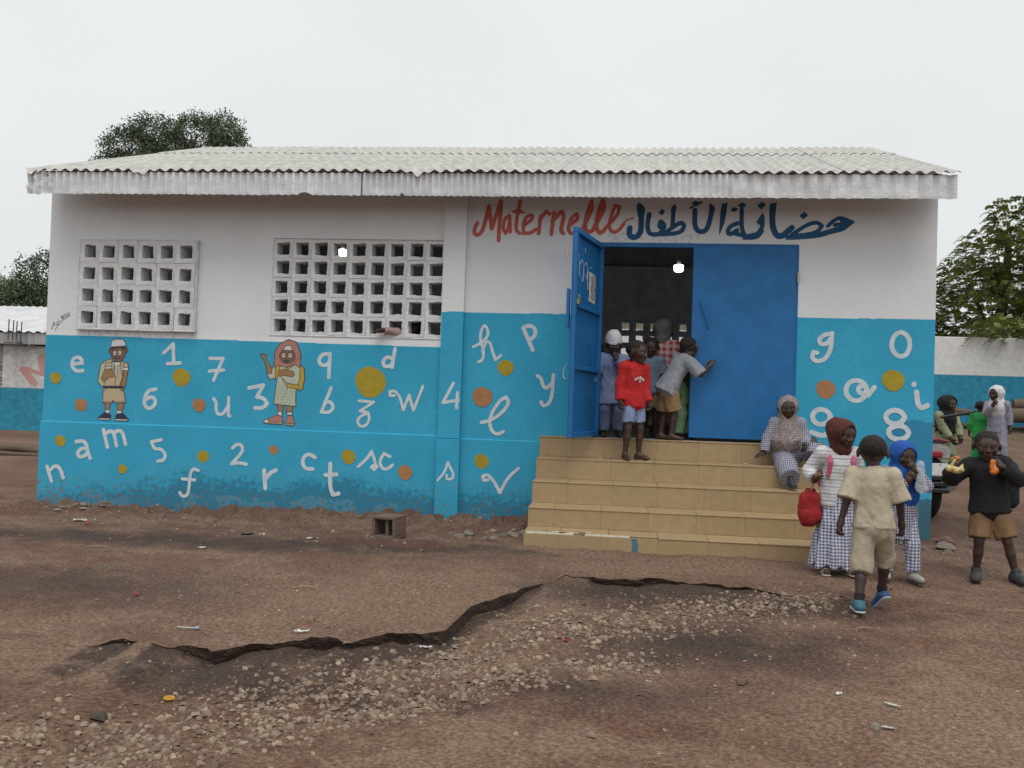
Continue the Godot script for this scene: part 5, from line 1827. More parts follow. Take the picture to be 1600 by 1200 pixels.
func grip(mb: MB, w: Vector3, dir: Vector3, palm: Vector3, H: float, thumb: float, curl: float) -> void:
	var cell := 0.0036
	dir = dir.normalized()
	palm = (palm - dir * palm.dot(dir)).normalized()
	var side := dir.cross(palm) * thumb
	var m := Vector3.ONE * 0.1 * H
	var f := Field.new(w + dir * 0.045 * H - m, w + dir * 0.045 * H + m, cell)
	f.cap(w - dir * 0.012 * H, w + dir * 0.012 * H, 0.02 * H, 0.021 * H, 0.008)
	f.cap(w + dir * 0.012 * H, w + dir * 0.046 * H, 0.023 * H, 0.027 * H, 0.008, palm, 2.0)
	for k in 4:
		var s: float = [0.0195, 0.0067, -0.0065, -0.019][k] * H
		var l: float = [0.033, 0.038, 0.036, 0.028][k] * H
		var b := w + dir * (0.051 - absf(k - 1.4) * 0.002) * H + side * s
		var a1 := curl * (0.75 + 0.12 * k)
		var d1 := (dir * cos(a1) + palm * sin(a1) + side * (1.5 - k) * 0.08).normalized()
		var a2 := a1 + curl * 1.1 + 0.1
		var d2 := (dir * cos(a2) + palm * sin(a2) + side * (1.5 - k) * 0.05).normalized()
		f.cap(b, b + d1 * l * 0.55, 0.0078 * H, 0.0072 * H, 0.003)
		f.cap(b + d1 * l * 0.55, b + d1 * l * 0.55 + d2 * l * 0.5, 0.0071 * H, 0.0058 * H, 0.003)
	var tb := w + dir * 0.018 * H + side * 0.02 * H
	var t1 := (dir * 0.7 + side * (0.8 - 0.4 * curl) + palm * (0.25 + 0.5 * curl)).normalized()
	f.cap(tb, tb + t1 * 0.022 * H, 0.0105 * H, 0.0088 * H, 0.006)
	var t2 := (dir * 0.9 + side * (0.35 - 0.5 * curl) + palm * (0.2 + 0.6 * curl)).normalized()
	f.cap(tb + t1 * 0.022 * H, tb + t1 * 0.022 * H + t2 * 0.018 * H, 0.0084 * H, 0.0066 * H, 0.004)
	f.net(mb)

# Everything is measured in world axes from the figure's own spot on the ground.
func person(c: Dictionary) -> Dictionary:
	var H: float = c.h
	var q: float = c.get("q", 1.0)
	var B := Basis(Vector3.UP, deg_to_rad(c.get("turn", 0.0)))
	var t := thing("person", c.label, "person", c.at, 0.0, "children at the school")
	var pel: Vector3 = c.get("pel", B * Vector3(0, 0.5, 0) * H)
	var up: Vector3 = c.get("dir", B * Vector3(0, 1, 0.03)).normalized()
	var TB := Basis(Vector3.UP, deg_to_rad(c.get("twist", c.get("turn", 0.0))))
	var tx := (TB.x - up * TB.x.dot(up)).normalized()
	var fw := tx.cross(up).normalized()
	var chest := pel + up * 0.2 * H
	var neck := pel + up * 0.305 * H
	var hd: Vector3 = c.get("head", Vector3(c.get("turn", 0.0), 4, 0))
	var HB := Basis.from_euler(Vector3(deg_to_rad(hd.y), deg_to_rad(hd.x), deg_to_rad(hd.z)))
	var h := 0.198 * H
	var hc := neck + (up * 0.055 + HB.y * 0.045) * H + HB.z * 0.012 * H
	var J := {"pel": pel, "chest": chest, "neck": neck, "hc": hc, "HB": HB, "fw": fw, "tx": tx, "up": up, "root": t, "H": H}
	var lo := pel
	var hi := pel
	var limbs := {}
	for s in [1.0, -1.0]:
		var k := "l" if s > 0.0 else "r"
		var sh: Vector3 = pel + up * 0.272 * H + tx * s * 0.102 * H + c.get(k + "shrug", Vector3.ZERO)
		var hand: Vector3 = c.get(k + "h", B * Vector3(s * 0.165, 0.445, 0.035) * H)
		var ep: Vector3 = c.get(k + "e", B * Vector3(s * 0.35, -0.2, -1.0))
		var arm := bend(sh, hand, 0.15 * H, 0.135 * H, ep)
		var hip: Vector3 = pel - up * 0.012 * H + B.x * s * 0.047 * H
		var foot: Vector3 = c.get(k + "f", B * Vector3(s * 0.068, 0.042, 0) * H)
		var leg := bend(hip, foot, 0.222 * H, 0.222 * H, c.get(k + "k", B * Vector3(s * 0.15, 0, 1.0)))
		var ty := deg_to_rad(c.get("turn", 0.0) + c.get(k + "t", s * 12.0))
		var tp := deg_to_rad(c.get(k + "p", 0.0))
		var td := Vector3(sin(ty) * cos(tp), -sin(tp), cos(ty) * cos(tp))
		var dn := Vector3(-sin(ty) * sin(tp), -cos(tp), -cos(ty) * sin(tp))
		limbs[k] = {"sh": sh, "el": arm[0], "wr": arm[1], "hip": hip, "kn": leg[0], "an": leg[1], "td": td, "dn": dn, "s": s}
		for p in [sh, arm[0], arm[1], leg[0], leg[1] + td * 0.1 * H, hc]:
			lo = lo.min(p)
			hi = hi.max(p)
	J.limbs = limbs
	var pad := Vector3.ONE * 0.1 * H
	# skin
	var mb := MB.new()
	var tone: Color = c.get("skin", Color(0.05, 0.027, 0.018))
	mb.ink = tone
	var f := Field.new(lo - pad, hi + pad, 0.012 * q)
	f.cap(pel - up * 0.01 * H, pel + up * 0.06 * H, 0.076 * H, 0.068 * H, 0.03, fw, 1.2)
	f.cap(pel + up * 0.06 * H, chest, 0.068 * H, 0.078 * H, 0.03, fw, 1.3)
	f.cap(chest, neck - up * 0.035 * H, 0.078 * H, 0.05 * H, 0.03, fw, 1.3)
	f.cap(neck - up * 0.03 * H, hc - HB.y * 0.02 * H - HB.z * 0.015 * H, 0.036 * H, 0.034 * H, 0.02)
	for k in limbs:
		var L: Dictionary = limbs[k]
		f.cap(chest.lerp(neck, 0.55), L.sh, 0.04 * H, 0.034 * H, 0.025)
		f.cap(L.sh, L.el, 0.031 * H, 0.023 * H, 0.012)
		f.cap(L.el, L.wr, 0.0235 * H, 0.017 * H, 0.01)
		f.cap(L.hip, L.kn, 0.052 * H, 0.031 * H, 0.015)
		f.cap(L.kn, L.kn.lerp(L.an, 0.35), 0.031 * H, 0.031 * H, 0.012)
		f.cap(L.kn.lerp(L.an, 0.35), L.an, 0.031 * H, 0.019 * H, 0.012)
		if not c.has("shoes"):
			var heel: Vector3 = L.an + L.dn * 0.02 * H - L.td * 0.02 * H
			f.cap(L.an, heel, 0.022 * H, 0.021 * H, 0.012)
			f.cap(heel, L.an + L.dn * 0.025 * H + L.td * 0.075 * H, 0.02 * H, 0.018 * H, 0.014)
			f.cap(L.an, L.an + L.dn * 0.025 * H + L.td * 0.075 * H, 0.021 * H, 0.018 * H, 0.014)
			f.cap(L.an + L.dn * 0.025 * H + L.td * 0.075 * H, L.an + L.dn * 0.029 * H + L.td * 0.105 * H, 0.02 * H, 0.0125 * H, 0.012, L.dn, 1.2)
	f.net(mb)
	_head(mb, J, h, tone, q)
	for k in limbs:
		var L: Dictionary = limbs[k]
		var dir: Vector3 = c.get(k + "d", (L.wr - L.el).normalized())
		grip(mb, L.wr, dir, c.get(k + "n", B * Vector3(-L.s, 0, 0.25)), H, c.get(k + "th", -L.s if true else 1.0), c.get(k + "c", 0.4))
	obj("body", mb, skin_mat, t)
	for s in [-1.0, 1.0]:
		var e := MB.new()
		e.ink = Color(0.42, 0.4, 0.38)
		e.ball(Vector3.ZERO, Vector3.ONE * 0.058 * h, 8, 10)
		for i in e.v.size():
			if e.v[i].z > 0.058 * h * 0.66:
				e.col[i] = Color(0.006, 0.004, 0.003)
		var eo := obj("eye", e, tint(mat(Color.WHITE, 0.15)), t)
		eo.transform = Transform3D(HB, hc + HB * Vector3(s * 0.15, 0.005, 0.338) * h)
	_clothes(c, J, h, q, lo - pad, hi + pad)
	return J

func _head(mb: MB, J: Dictionary, h: float, tone: Color, q: float) -> void:
	var hc: Vector3 = J.hc
	var HB: Basis = J.HB
	var m := Vector3.ONE * h * 0.68
	var f := Field.new(hc - m, hc + m, 0.0048 * q)
	var at := func(x: float, y: float, z: float) -> Vector3: return hc + HB * (Vector3(x, y, z) * h)
	f.ell(at.call(0, 0.12, -0.06), HB, Vector3(0.375, 0.375, 0.46) * h, 0.05 * h)
	f.cap(at.call(0, -0.04, 0.08), at.call(0, -0.29, 0.17), 0.325 * h, 0.19 * h, 0.1 * h)
	f.cap(at.call(-0.17, -0.1, 0.25), at.call(0.17, -0.1, 0.25), 0.13 * h, 0.13 * h, 0.08 * h)
	f.cap(at.call(-0.17, 0.11, 0.31), at.call(0.17, 0.11, 0.31), 0.075 * h, 0.075 * h, 0.06 * h)
	f.cap(at.call(0, 0.02, 0.4), at.call(0, -0.11, 0.45), 0.035 * h, 0.058 * h, 0.05 * h)
	f.cap(at.call(-0.065, -0.13, 0.41), at.call(0.065, -0.13, 0.41), 0.045 * h, 0.045 * h, 0.03 * h)
	f.ell(at.call(0, -0.39, 0.25), HB, Vector3(0.11, 0.09, 0.1) * h, 0.08 * h)
	for s in [-1.0, 1.0]:
		f.ell(at.call(s * 0.15, 0.01, 0.45), HB, Vector3(0.085, 0.055, 0.08) * h, 0.05 * h, true)
		f.ell(at.call(s * 0.4, -0.03, -0.02), HB * Basis(Vector3.UP, s * 0.35), Vector3(0.045, 0.14, 0.085) * h, 0.03 * h)
		# lids
		f.cap(at.call(s * 0.1, 0.055, 0.395), at.call(s * 0.2, 0.05, 0.37), 0.025 * h, 0.025 * h, 0.025 * h)
	f.cap(at.call(-0.09, -0.225, 0.375), at.call(0.09, -0.225, 0.375), 0.04 * h, 0.04 * h, 0.02 * h)
	f.cap(at.call(-0.075, -0.285, 0.365), at.call(0.075, -0.285, 0.365), 0.042 * h, 0.042 * h, 0.02 * h)
	f.cap(at.call(0, -0.3, -0.02), J.neck, 0.19 * h, 0.19 * h, 0.05 * h)
	var lip := Color(tone.r * 1.5, tone.g * 0.95, tone.b * 1.0)
	f.net(mb, [[at.call(-0.06, -0.255, 0.4), 0.085 * h, lip], [at.call(0.06, -0.255, 0.4), 0.085 * h, lip]])

func _clothes(c: Dictionary, J: Dictionary, h: float, q: float, lo: Vector3, hi: Vector3) -> void:
	var H: float = J.H
	var pel: Vector3 = J.pel
	var up: Vector3 = J.up
	var fw: Vector3 = J.fw
	var hc: Vector3 = J.hc
	var HB: Basis = J.HB
	var t: Node3D = J.root
	var L: Dictionary = J.limbs
	var seed_off := float(t.get_index()) * 7.3
	if c.has("bottom"):
		var b: Dictionary = c.bottom
		var e: float = b.get("ease", 0.01) * H
		var f := Field.new(Vector3(lo.x, lo.y, lo.z), Vector3(hi.x, pel.y + 0.12 * H, hi.z), 0.0105 * q)
		if b.kind == "skirt":
			var foot: Vector3 = (L.l.an + L.r.an) / 2.0
			f.cap(pel + up * 0.06 * H, pel, 0.068 * H + e, 0.085 * H + e, 0.03, fw, 1.2)
			f.cap(pel, foot + Vector3(0, b.get("hem", 0.03) * H, 0), 0.085 * H + e, b.get("wide", 0.15) * H, 0.03, fw, 1.12, 1)
			f.pleat((pel + foot) / 2.0, 9.0, 0.016 * H, pel.y, foot.y)
		else:
			var ln: float = b.len
			f.cap(pel + up * 0.055 * H, pel - up * 0.02 * H, 0.071 * H + e, 0.078 * H + e, 0.03, fw, 1.2)
			for k in L:
				var g: Dictionary = L[k]
				var r0 := 0.051 * H + e
				var r1: float = b.get("hem", 0.05) * H + e
				if ln <= 1.0:
					f.cap(g.hip, g.hip.lerp(g.kn, ln), r0, r1, b.get("k", 0.02), Vector3.ZERO, 1.0, 1)
				else:
					f.cap(g.hip, g.kn, r0, lerpf(r0, r1, 0.6), b.get("k", 0.02))
					f.cap(g.kn, g.kn.lerp(g.an, ln - 1.0), lerpf(r0, r1, 0.6), r1, b.get("k", 0.02), Vector3.ZERO, 1.0, 1)
		f.wrinkle(wob, 0.011 * H, Vector3(26, 13, 26), seed_off)
		var mb := MB.new()
		f.net(mb)
		obj({"skirt": "skirt", "shorts": "shorts"}.get(b.kind, "trousers"), mb, cloth[b.m], t)
	if c.has("top"):
		var b: Dictionary = c.top
		var e: float = b.get("ease", 0.014) * H
		var f := Field.new(lo, hi, 0.0105 * q)
		f.cap(J.chest, pel, 0.08 * H + e, 0.092 * H + e, 0.03, fw, 1.4)
		f.cap(J.chest + up * 0.02 * H, J.neck - up * 0.03 * H, 0.078 * H + e, 0.045 * H + e, 0.03, fw, 1.25)
		f.cap(pel, pel - up * b.hem * H, 0.092 * H + e, (b.get("wide", 0.08) + 0.022) * H + e, 0.03, fw, 1.36, 1)
		if b.has("collar"):
			f.cap(J.neck - up * 0.03 * H, J.neck - up * 0.008 * H, 0.045 * H, 0.042 * H, 0.01)
		var sl: float = b.sl
		for k in L:
			var g: Dictionary = L[k]
			f.cap(J.chest.lerp(J.neck, 0.5), g.sh, 0.05 * H + e * 0.5, 0.036 * H + e * 0.8, 0.03)
			if sl <= 1.0:
				f.cap(g.sh, g.sh.lerp(g.el, sl), 0.036 * H + e * 0.8, b.get("cuff", 0.04) * H + e, 0.02, Vector3.ZERO, 1.0, 1)
			else:
				f.cap(g.sh, g.el, 0.036 * H + e * 0.8, 0.033 * H + e * 0.6, 0.02)
				f.cap(g.el, g.el.lerp(g.wr, sl - 1.0), 0.033 * H + e * 0.6, b.get("cuff", 0.025) * H + e * 0.5, 0.015, Vector3.ZERO, 1.0, 1)
		f.wrinkle(wob, b.get("folds", 0.012) * H, Vector3(24, 13, 24), seed_off + 50.0)
		var mb := MB.new()
		f.net(mb)
		J.shirt = obj(b.get("called", "shirt"), mb, cloth[b.m], t)
		J.front = _surface(f, J.chest, fw)
		J.field = f
	if c.has("scarf"):
		var b: Dictionary = c.scarf
		var drop: float = b.get("drop", 0.0)
		var m := Vector3(0.19, 0.15, 0.19) * H
		var f := Field.new(Vector3(minf(hc.x, J.chest.x), J.chest.y - drop * H * 0.6, minf(hc.z, J.chest.z)) - m, Vector3(maxf(hc.x, J.chest.x), hc.y, maxf(hc.z, J.chest.z)) + m, 0.0075 * q)
		if b.kind == "cap":
			f.ell(hc + HB * Vector3(0, 0.19, -0.05) * h, HB, Vector3(0.43, b.get("tall", 0.46), 0.5) * h, 0.02)
			f.trim(hc + HB * Vector3(0, 0.14, 0) * h, HB * Vector3(0, -1, -0.25).normalized())
			f.wrinkle(wob, 0.006, Vector3(20, 40, 20), seed_off)
		else:
			f.ell(hc + HB * Vector3(0, 0.11, -0.06) * h, HB, Vector3(0.44, 0.43, 0.52) * h, 0.02)
			f.cap(hc + HB * Vector3(0, 0.0, 0.0) * h, hc + HB * Vector3(0, -0.42, 0.06) * h, 0.42 * h, 0.33 * h, 0.03)
			if drop > 0.0:
				f.cap(J.neck + up * 0.02 * H, J.neck - up * 0.06 * H, 0.065 * H, 0.115 * H, 0.03, fw, 1.15)
				f.cap(J.neck - up * 0.06 * H, J.chest - up * (drop - 0.1) * H, 0.115 * H, b.get("wide", 0.13) * H, 0.02, fw, 1.2)
			f.wrinkle(wob, 0.016, Vector3(22, 14, 22), seed_off)
			f.ell(hc + HB * Vector3(0, -0.04, 0.5) * h, HB, Vector3(0.305, 0.385, 0.52) * h, 0.012, true)
		var mb := MB.new()
		f.net(mb)
		obj(b.get("called", "headscarf"), mb, cloth[b.m], t)
	elif not c.get("bald", false):
		var m := Vector3.ONE * h * 0.62
		var f := Field.new(hc - m, hc + m, 0.006 * q)
		f.ell(hc + HB * Vector3(0, 0.125, -0.065) * h, HB, Vector3(0.381, 0.381, 0.466) * h, 0.01)
		f.trim(hc + HB * Vector3(0, 0.24, 0.3) * h, HB * Vector3(0, -0.42, 0.9).normalized())
		f.trim(hc + HB * Vector3(0, -0.12, -0.3) * h, HB * Vector3(0, -0.9, 0.42).normalized())
		f.wrinkle(wob, 0.004, Vector3(90, 90, 90), seed_off)
		var mb := MB.new()
		f.net(mb)
		obj("hair", mb, mat(lin(0.018, 0.012, 0.01), 0.85, fine, 14.0, 0.5), t)
	if c.has("shoes"):
		var b: Dictionary = c.shoes
		for k in L:
			var g: Dictionary = L[k]
			var m := Vector3.ONE * 0.16 * H
			var f := Field.new(g.an - m, g.an + m, 0.006 * q)
			var heel: Vector3 = g.an + g.dn * 0.016 * H - g.td * 0.024 * H
			var ball: Vector3 = g.an + g.dn * 0.02 * H + g.td * 0.08 * H
			if b.kind != "sandal":
				if b.kind == "boot":
					f.cap(heel, ball + g.td * 0.03 * H, 0.036 * H, 0.034 * H, 0.012)
				f.cap(g.an - g.dn * (0.03 if b.kind == "boot" else -0.002) * H, heel, 0.031 * H, 0.029 * H, 0.01)
				f.cap(g.an + g.dn * 0.004 * H, ball, 0.028 * H, 0.025 * H, 0.014)
				f.cap(heel, ball + g.td * 0.02 * H, 0.027 * H, 0.024 * H, 0.012)
				f.trim(g.an + g.dn * 0.034 * H, g.dn)
			else:
				f.cap(heel, ball, 0.0, 0.0, 0.01)
				f.cap(ball - g.td * 0.012 * H - g.dn * 0.002 * H, ball - g.td * 0.028 * H - g.dn * 0.004 * H, 0.027 * H, 0.027 * H, 0.006)
				f.trim(g.an + g.dn * 0.034 * H, g.dn)
			var mb := MB.new()
			f.net(mb)
			var so := obj("shoe" if b.kind != "sandal" else "sandal_strap", mb, cloth[b.m], t)
			var f2 := Field.new(g.an - m, g.an + m, 0.006 * q)
			var low: Vector3 = g.dn * 0.0365 * H
			f2.cap(g.an + low - g.td * 0.026 * H, g.an + low + g.td * 0.1 * H, 0.031 * H, 0.029 * H, 0.01, g.dn, 3.6)
			var m2 := MB.new()
			f2.net(m2)
			obj("sole", m2, cloth[b.get("sole", "sole_pale")], so)
			if b.kind == "sandal":
				var f3 := Field.new(g.an - m, g.an + m, 0.006 * q)
				f3.cap(g.an, heel + g.dn * 0.004 * H, 0.022 * H, 0.021 * H, 0.012)
				f3.cap(g.an, ball + g.td * 0.02 * H, 0.021 * H, 0.016 * H, 0.014)
				f3.cap(heel, ball + g.td * 0.02 * H, 0.02 * H, 0.016 * H, 0.014)
				var m3 := MB.new()
				m3.ink = c.get("skin", Color(0.05, 0.027, 0.018))
				f3.net(m3)
				obj("foot", m3, skin_mat, t)
			if b.has("sock"):
				var sk := MB.new()
				sk.tube([g.an.lerp(g.kn, 0.24), g.an.lerp(g.kn, 0.1), g.an], [0.031 * H, 0.026 * H, 0.027 * H], 12)
				obj("sock", sk, cloth[b.sock], t)

func _surface(f: Field, p: Vector3, dir: Vector3) -> Vector3:
	var s := p
	for k in 80:
		var g := (s - f.o) / f.c
		var i := (int(g.z) * f.ny + int(g.y)) * f.nx + int(g.x)
		if i < 0 or i >= f.d.size() or f.d[i] > 0.0:
			break
		s += dir * 0.005
	return s

# a rounded bag standing at p, with strap loops when asked
func bag(called: String, label: String, cat: String, at: Vector3, size: Vector3, bs: Basis, m: String, trim: String) -> Node3D:
	var t := thing(called, label, cat, at)
	t.basis = bs
	var f := Field.new(-size * 0.75, size * 0.75, 0.01)
	var r := minf(size.x, size.z) * 0.42
	for s in [-1.0, 1.0]:
		f.cap(Vector3(s * (size.x / 2.0 - r), -size.y / 2.0 + r, 0), Vector3(s * (size.x / 2.0 - r), size.y / 2.0 - r * 1.1, -0.01), r, r * 0.9, 0.05, Vector3(0, 0, 1), 1.1)
	f.cap(Vector3(0, -size.y / 2.0 + r, 0.0), Vector3(0, size.y / 2.0 - r, 0), r * 1.1, r, 0.04)
	f.wrinkle(wob, 0.012, Vector3(24, 24, 24), at.x * 9.0)
	var mb := MB.new()
	f.net(mb)
	obj("sack", mb, cloth[m], t)
	var pk := Field.new(Vector3(-size.x, -size.y, 0), Vector3(size.x, size.y, size.z), 0.009)
	pk.cap(Vector3(-size.x * 0.16, -size.y * 0.2, size.z * 0.38), Vector3(size.x * 0.16, -size.y * 0.2, size.z * 0.38), size.y * 0.2, size.y * 0.2, 0.02, Vector3(0, 0, 1), 2.2)
	var m2 := MB.new()
	pk.net(m2)
	obj("pocket", m2, cloth[trim], t)
	var hn := MB.new()
	hn.tube([Vector3(-0.04, size.y * 0.46, 0), Vector3(-0.03, size.y * 0.56, 0), Vector3(0.03, size.y * 0.56, 0), Vector3(0.04, size.y * 0.46, 0)], [0.009], 7)
	obj("handle", hn, cloth[trim], t)
	return t

func strap(J: Dictionary, pts: Array, m: String, w := 0.018, called := "bag_strap") -> void:
	var mb := MB.new()
	for i in pts.size() - 1:
		var a: Vector3 = pts[i]
		var b: Vector3 = pts[i + 1]
		var f := Field.new(a.min(b) - Vector3.ONE * w * 2.0, a.max(b) + Vector3.ONE * w * 2.0, 0.006)
		f.cap(a, b, w, w, 0.005, J.fw, 2.2)
		f.net(mb)
	obj(called, mb, cloth[m], J.root)

func make_people() -> void:
	make_cloth()
	var dk := Color(0.04, 0.021, 0.0145)
	# --- in the doorway
	var red := person({"label": "barefoot child in a red hooded sweatshirt and pale blue shorts on the upper step", "h": 1.14, "at": Vector3(0.19, 1.042, 0.39), "turn": 34.0, "head": Vector3(62, 6, 0), "lt": 24.0, "rt": -16.0, "lc": 0.5, "rc": 0.5, "skin": Color(0.062, 0.033, 0.022),
		"rh": Vector3(-0.13, 0.5, 0.12), "lh": Vector3(0.15, 0.49, -0.03),
		"top": {"m": "red", "sl": 1.95, "hem": 0.05, "wide": 0.074, "ease": 0.013, "cuff": 0.034, "called": "hooded_sweatshirt"}, "bottom": {"m": "pale_blue", "kind": "shorts", "len": 0.8, "ease": 0.004, "hem": 0.052}})
	var hood := MB.new()
	var hf := Field.new(red.neck - Vector3.ONE * 0.15, red.neck + Vector3.ONE * 0.15, 0.008)
	hf.cap(red.neck - red.fw * 0.05 - red.tx * 0.05, red.neck - red.fw * 0.05 + red.tx * 0.05, 0.04, 0.04, 0.02)
	hf.cap(red.neck - red.tx * 0.06 - red.fw * 0.03, red.neck + red.fw * 0.05 - red.up * 0.02, 0.026, 0.018, 0.02)
	hf.cap(red.neck + red.tx * 0.06 - red.fw * 0.03, red.neck + red.fw * 0.05 - red.up * 0.02, 0.026, 0.018, 0.02)
	hf.net(hood)
	obj("hood", hood, cloth.red, red.root)
	for k in 6:
		var pr := MB.new()
		var a := (k - 2) * 0.024 if k < 5 else 0.0
		var p: Vector3 = _surface(red.field, red.chest - red.up * (0.02 if k < 5 else 0.055) + red.up * 0.01 * cos(a * 60.0) + red.tx * a, red.fw)
		pr.box(Vector3.ZERO, Vector3(0.017, 0.022, 0.004), 0.001)
		var o := obj("chest_print", pr, cloth.white, red.root)
		o.transform = Transform3D(Basis(red.tx, red.up, red.fw), p)
	person({"label": "child in white cap and long pale blue tunic holding the open door", "h": 1.02, "at": Vector3(-0.015, 1.237, -0.04), "turn": 6.0, "head": Vector3(8, 6, 0), "skin": dk, "rh": Vector3(-0.2, 0.53, 0.12), "rd": Vector3(-0.9, 0.05, 0.3), "rn": Vector3(0.1, -0.6, -0.8), "rc": 0.8, "lh": Vector3(0.035, 0.775, 0.13), "le": Vector3(0.6, -1, 0.2), "ld": Vector3(-0.3, 0.9, 0.1), "ln": Vector3(-0.2, -0.2, -1), "lc": 0.9,
		"top": {"m": "tunic_blue", "sl": 1.92, "hem": 0.17, "wide": 0.105, "ease": 0.02, "cuff": 0.034, "called": "tunic"}, "bottom": {"m": "slate_blue", "kind": "trousers", "len": 1.88, "ease": 0.008, "hem": 0.044}, "scarf": {"m": "white", "kind": "cap", "tall": 0.62, "called": "cap"}})
	person({"label": "child in khaki shorts almost hidden behind the one in the white cap", "h": 1.0, "at": Vector3(-0.2, 1.237, -0.4), "turn": 15.0, "q": 1.3, "skin": dk,
		"top": {"m": "school_blue", "sl": 0.9, "hem": 0.06, "ease": 0.015}, "bottom": {"m": "drab", "kind": "shorts", "len": 0.9, "ease": 0.012, "hem": 0.055}})
	person({"label": "child in blue grey shirt standing inside the doorway behind the red hooded one", "h": 1.03, "at": Vector3(0.37, 1.237, -0.3), "turn": 8.0, "head": Vector3(-8, 12, 0), "q": 1.2, "skin": dk,
		"top": {"m": "school_blue", "sl": 0.9, "hem": 0.05, "ease": 0.015, "collar": true}, "bottom": {"m": "drab", "kind": "shorts", "len": 0.9, "ease": 0.014, "hem": 0.056}})
	person({"label": "barefoot child in grey shirt and khaki shorts leaning on the shut door leaf", "h": 1.08, "at": Vector3(0.57, 1.238, 0.1), "turn": 125.0, "pel": Vector3(-0.04, 0.53, 0.0), "dir": Vector3(0.5, 0.87, -0.05), "head": Vector3(150, 10, -12), "skin": Color(0.055, 0.03, 0.02),
		"rh": Vector3(0.345, 0.725, 0.0), "re": Vector3(0.1, -1, 0.5), "rd": Vector3(0.55, 0.8, -0.15), "rn": Vector3(0.6, 0, -0.7), "rc": 0.25, "lh": Vector3(0.2, 0.5, -0.2), "lf": Vector3(-0.1, 0.045, -0.05), "rf": Vector3(0.0, 0.045, 0.02), "lt": -55.0, "rt": -48.0,
		"top": {"m": "grey", "sl": 0.95, "hem": 0.07, "ease": 0.022, "cuff": 0.046, "wide": 0.09}, "bottom": {"m": "khaki", "kind": "shorts", "len": 0.98, "ease": 0.018, "hem": 0.056}})
	person({"label": "taller child with grey veil and red plaid top, back turned, in the doorway", "h": 1.24, "at": Vector3(0.49, 1.237, -0.42), "turn": 165.0, "head": Vector3(190, 28, 8), "skin": dk, "q": 1.2,
		"top": {"m": "plaid", "sl": 1.3, "hem": 0.08, "ease": 0.018}, "bottom": {"m": "drab", "kind": "skirt", "hem": 0.06, "wide": 0.11}, "scarf": {"m": "veil_grey", "kind": "hijab", "called": "veil"}})
	person({"label": "child in pale green tunic and trousers half hidden by the shut door leaf", "h": 0.93, "at": Vector3(0.7, 1.237, -0.17), "turn": 50.0, "head": Vector3(60, 10, 0), "skin": dk, "q": 1.2,
		"top": {"m": "mint", "sl": 1.8, "hem": 0.12, "ease": 0.02, "wide": 0.1, "called": "tunic"}, "bottom": {"m": "mint", "kind": "trousers", "len": 1.9, "ease": 0.012, "hem": 0.045}})
	# --- seated on the steps
	person({"label": "child in blue gingham dress and leopard print headscarf seated on the steps", "h": 1.1, "at": Vector3(1.62, 1.04, 0.32), "turn": -6.0, "pel": Vector3(0.02, 0.105, -0.02), "dir": Vector3(-0.02, 1, 0.1), "head": Vector3(-6, 6, 3), "skin": Color(0.045, 0.024, 0.017),
		"rf": Vector3(-0.005, -0.135, 0.44), "rk": Vector3(-0.3, 1, 0.5), "lf": Vector3(0.2, 0.05, 0.2), "lk": Vector3(1, 0.8, 0.6), "lt": 40.0, "rt": 4.0, "rh": Vector3(-0.24, 0.03, 0.09), "re": Vector3(-0.6, 0, -0.6), "rd": Vector3(-0.7, -0.3, 0.4), "rn": Vector3(0, -1, 0), "rc": 0.15, "lh": Vector3(0.14, 0.2, 0.2), "lc": 0.5,
		"top": {"m": "gingham_small", "sl": 1.95, "hem": 0.03, "ease": 0.02, "cuff": 0.034, "called": "dress_top"}, "bottom": {"m": "gingham_small", "kind": "dress_skirt", "len": 1.72, "ease": 0.022, "hem": 0.062, "k": 0.07}, "scarf": {"m": "leopard", "kind": "hijab", "drop": 0.16, "wide": 0.165}, "shoes": {"m": "sole_dark", "kind": "shoe", "sole": "sole_dark"}})
	# --- by the foot of the steps
	var gi := person({"label": "child in maroon hood, striped white jumper and long gingham skirt beside the steps", "h": 1.165, "at": Vector3(1.69, 0.345, 2.03), "turn": 6.0, "head": Vector3(30, 10, 0), "skin": Color(0.048, 0.026, 0.018),
		"rh": Vector3(-0.185, 0.71, 0.1), "re": Vector3(-0.6, -0.8, -0.6), "rd": Vector3(0.1, 0.5, 0.8), "rn": Vector3(0.8, 0.2, 0), "rc": 0.9, "lh": Vector3(0.2, 0.53, 0.03), "lc": 0.5,
		"top": {"m": "stripes", "sl": 1.85, "hem": 0.06, "ease": 0.016, "wide": 0.084, "cuff": 0.032, "collar": true, "called": "jumper"}, "bottom": {"m": "gingham", "kind": "skirt", "hem": 0.01, "wide": 0.155}, "scarf": {"m": "maroon", "kind": "hood", "called": "hood"}, "shoes": {"m": "sandal", "kind": "sandal", "sole": "sandal"}})
	for s in [-1.0, 1.0]:
		var a: Vector3 = gi.neck + gi.tx * s * 0.085 - gi.up * 0.01
		var p1: Vector3 = _surface(gi.field, gi.chest + gi.tx * s * 0.085 + gi.up * 0.03, gi.fw) + gi.fw * 0.006
		var p2: Vector3 = _surface(gi.field, gi.chest + gi.tx * s * 0.09 - gi.up * 0.07, gi.fw) + gi.fw * 0.004
		strap(gi, [a + gi.up * 0.0 - gi.fw * 0.04, a + gi.fw * 0.035 + gi.up * 0.0, p1, p2], "pink", 0.02)
	var food := MB.new()
	food.ball(Vector3.ZERO, Vector3(0.03, 0.024, 0.022), 7, 9)
	var fo := obj("bread_piece", food, mat(lin(0.3, 0.17, 0.08), 0.9, mottled, 8.0, 0.5))
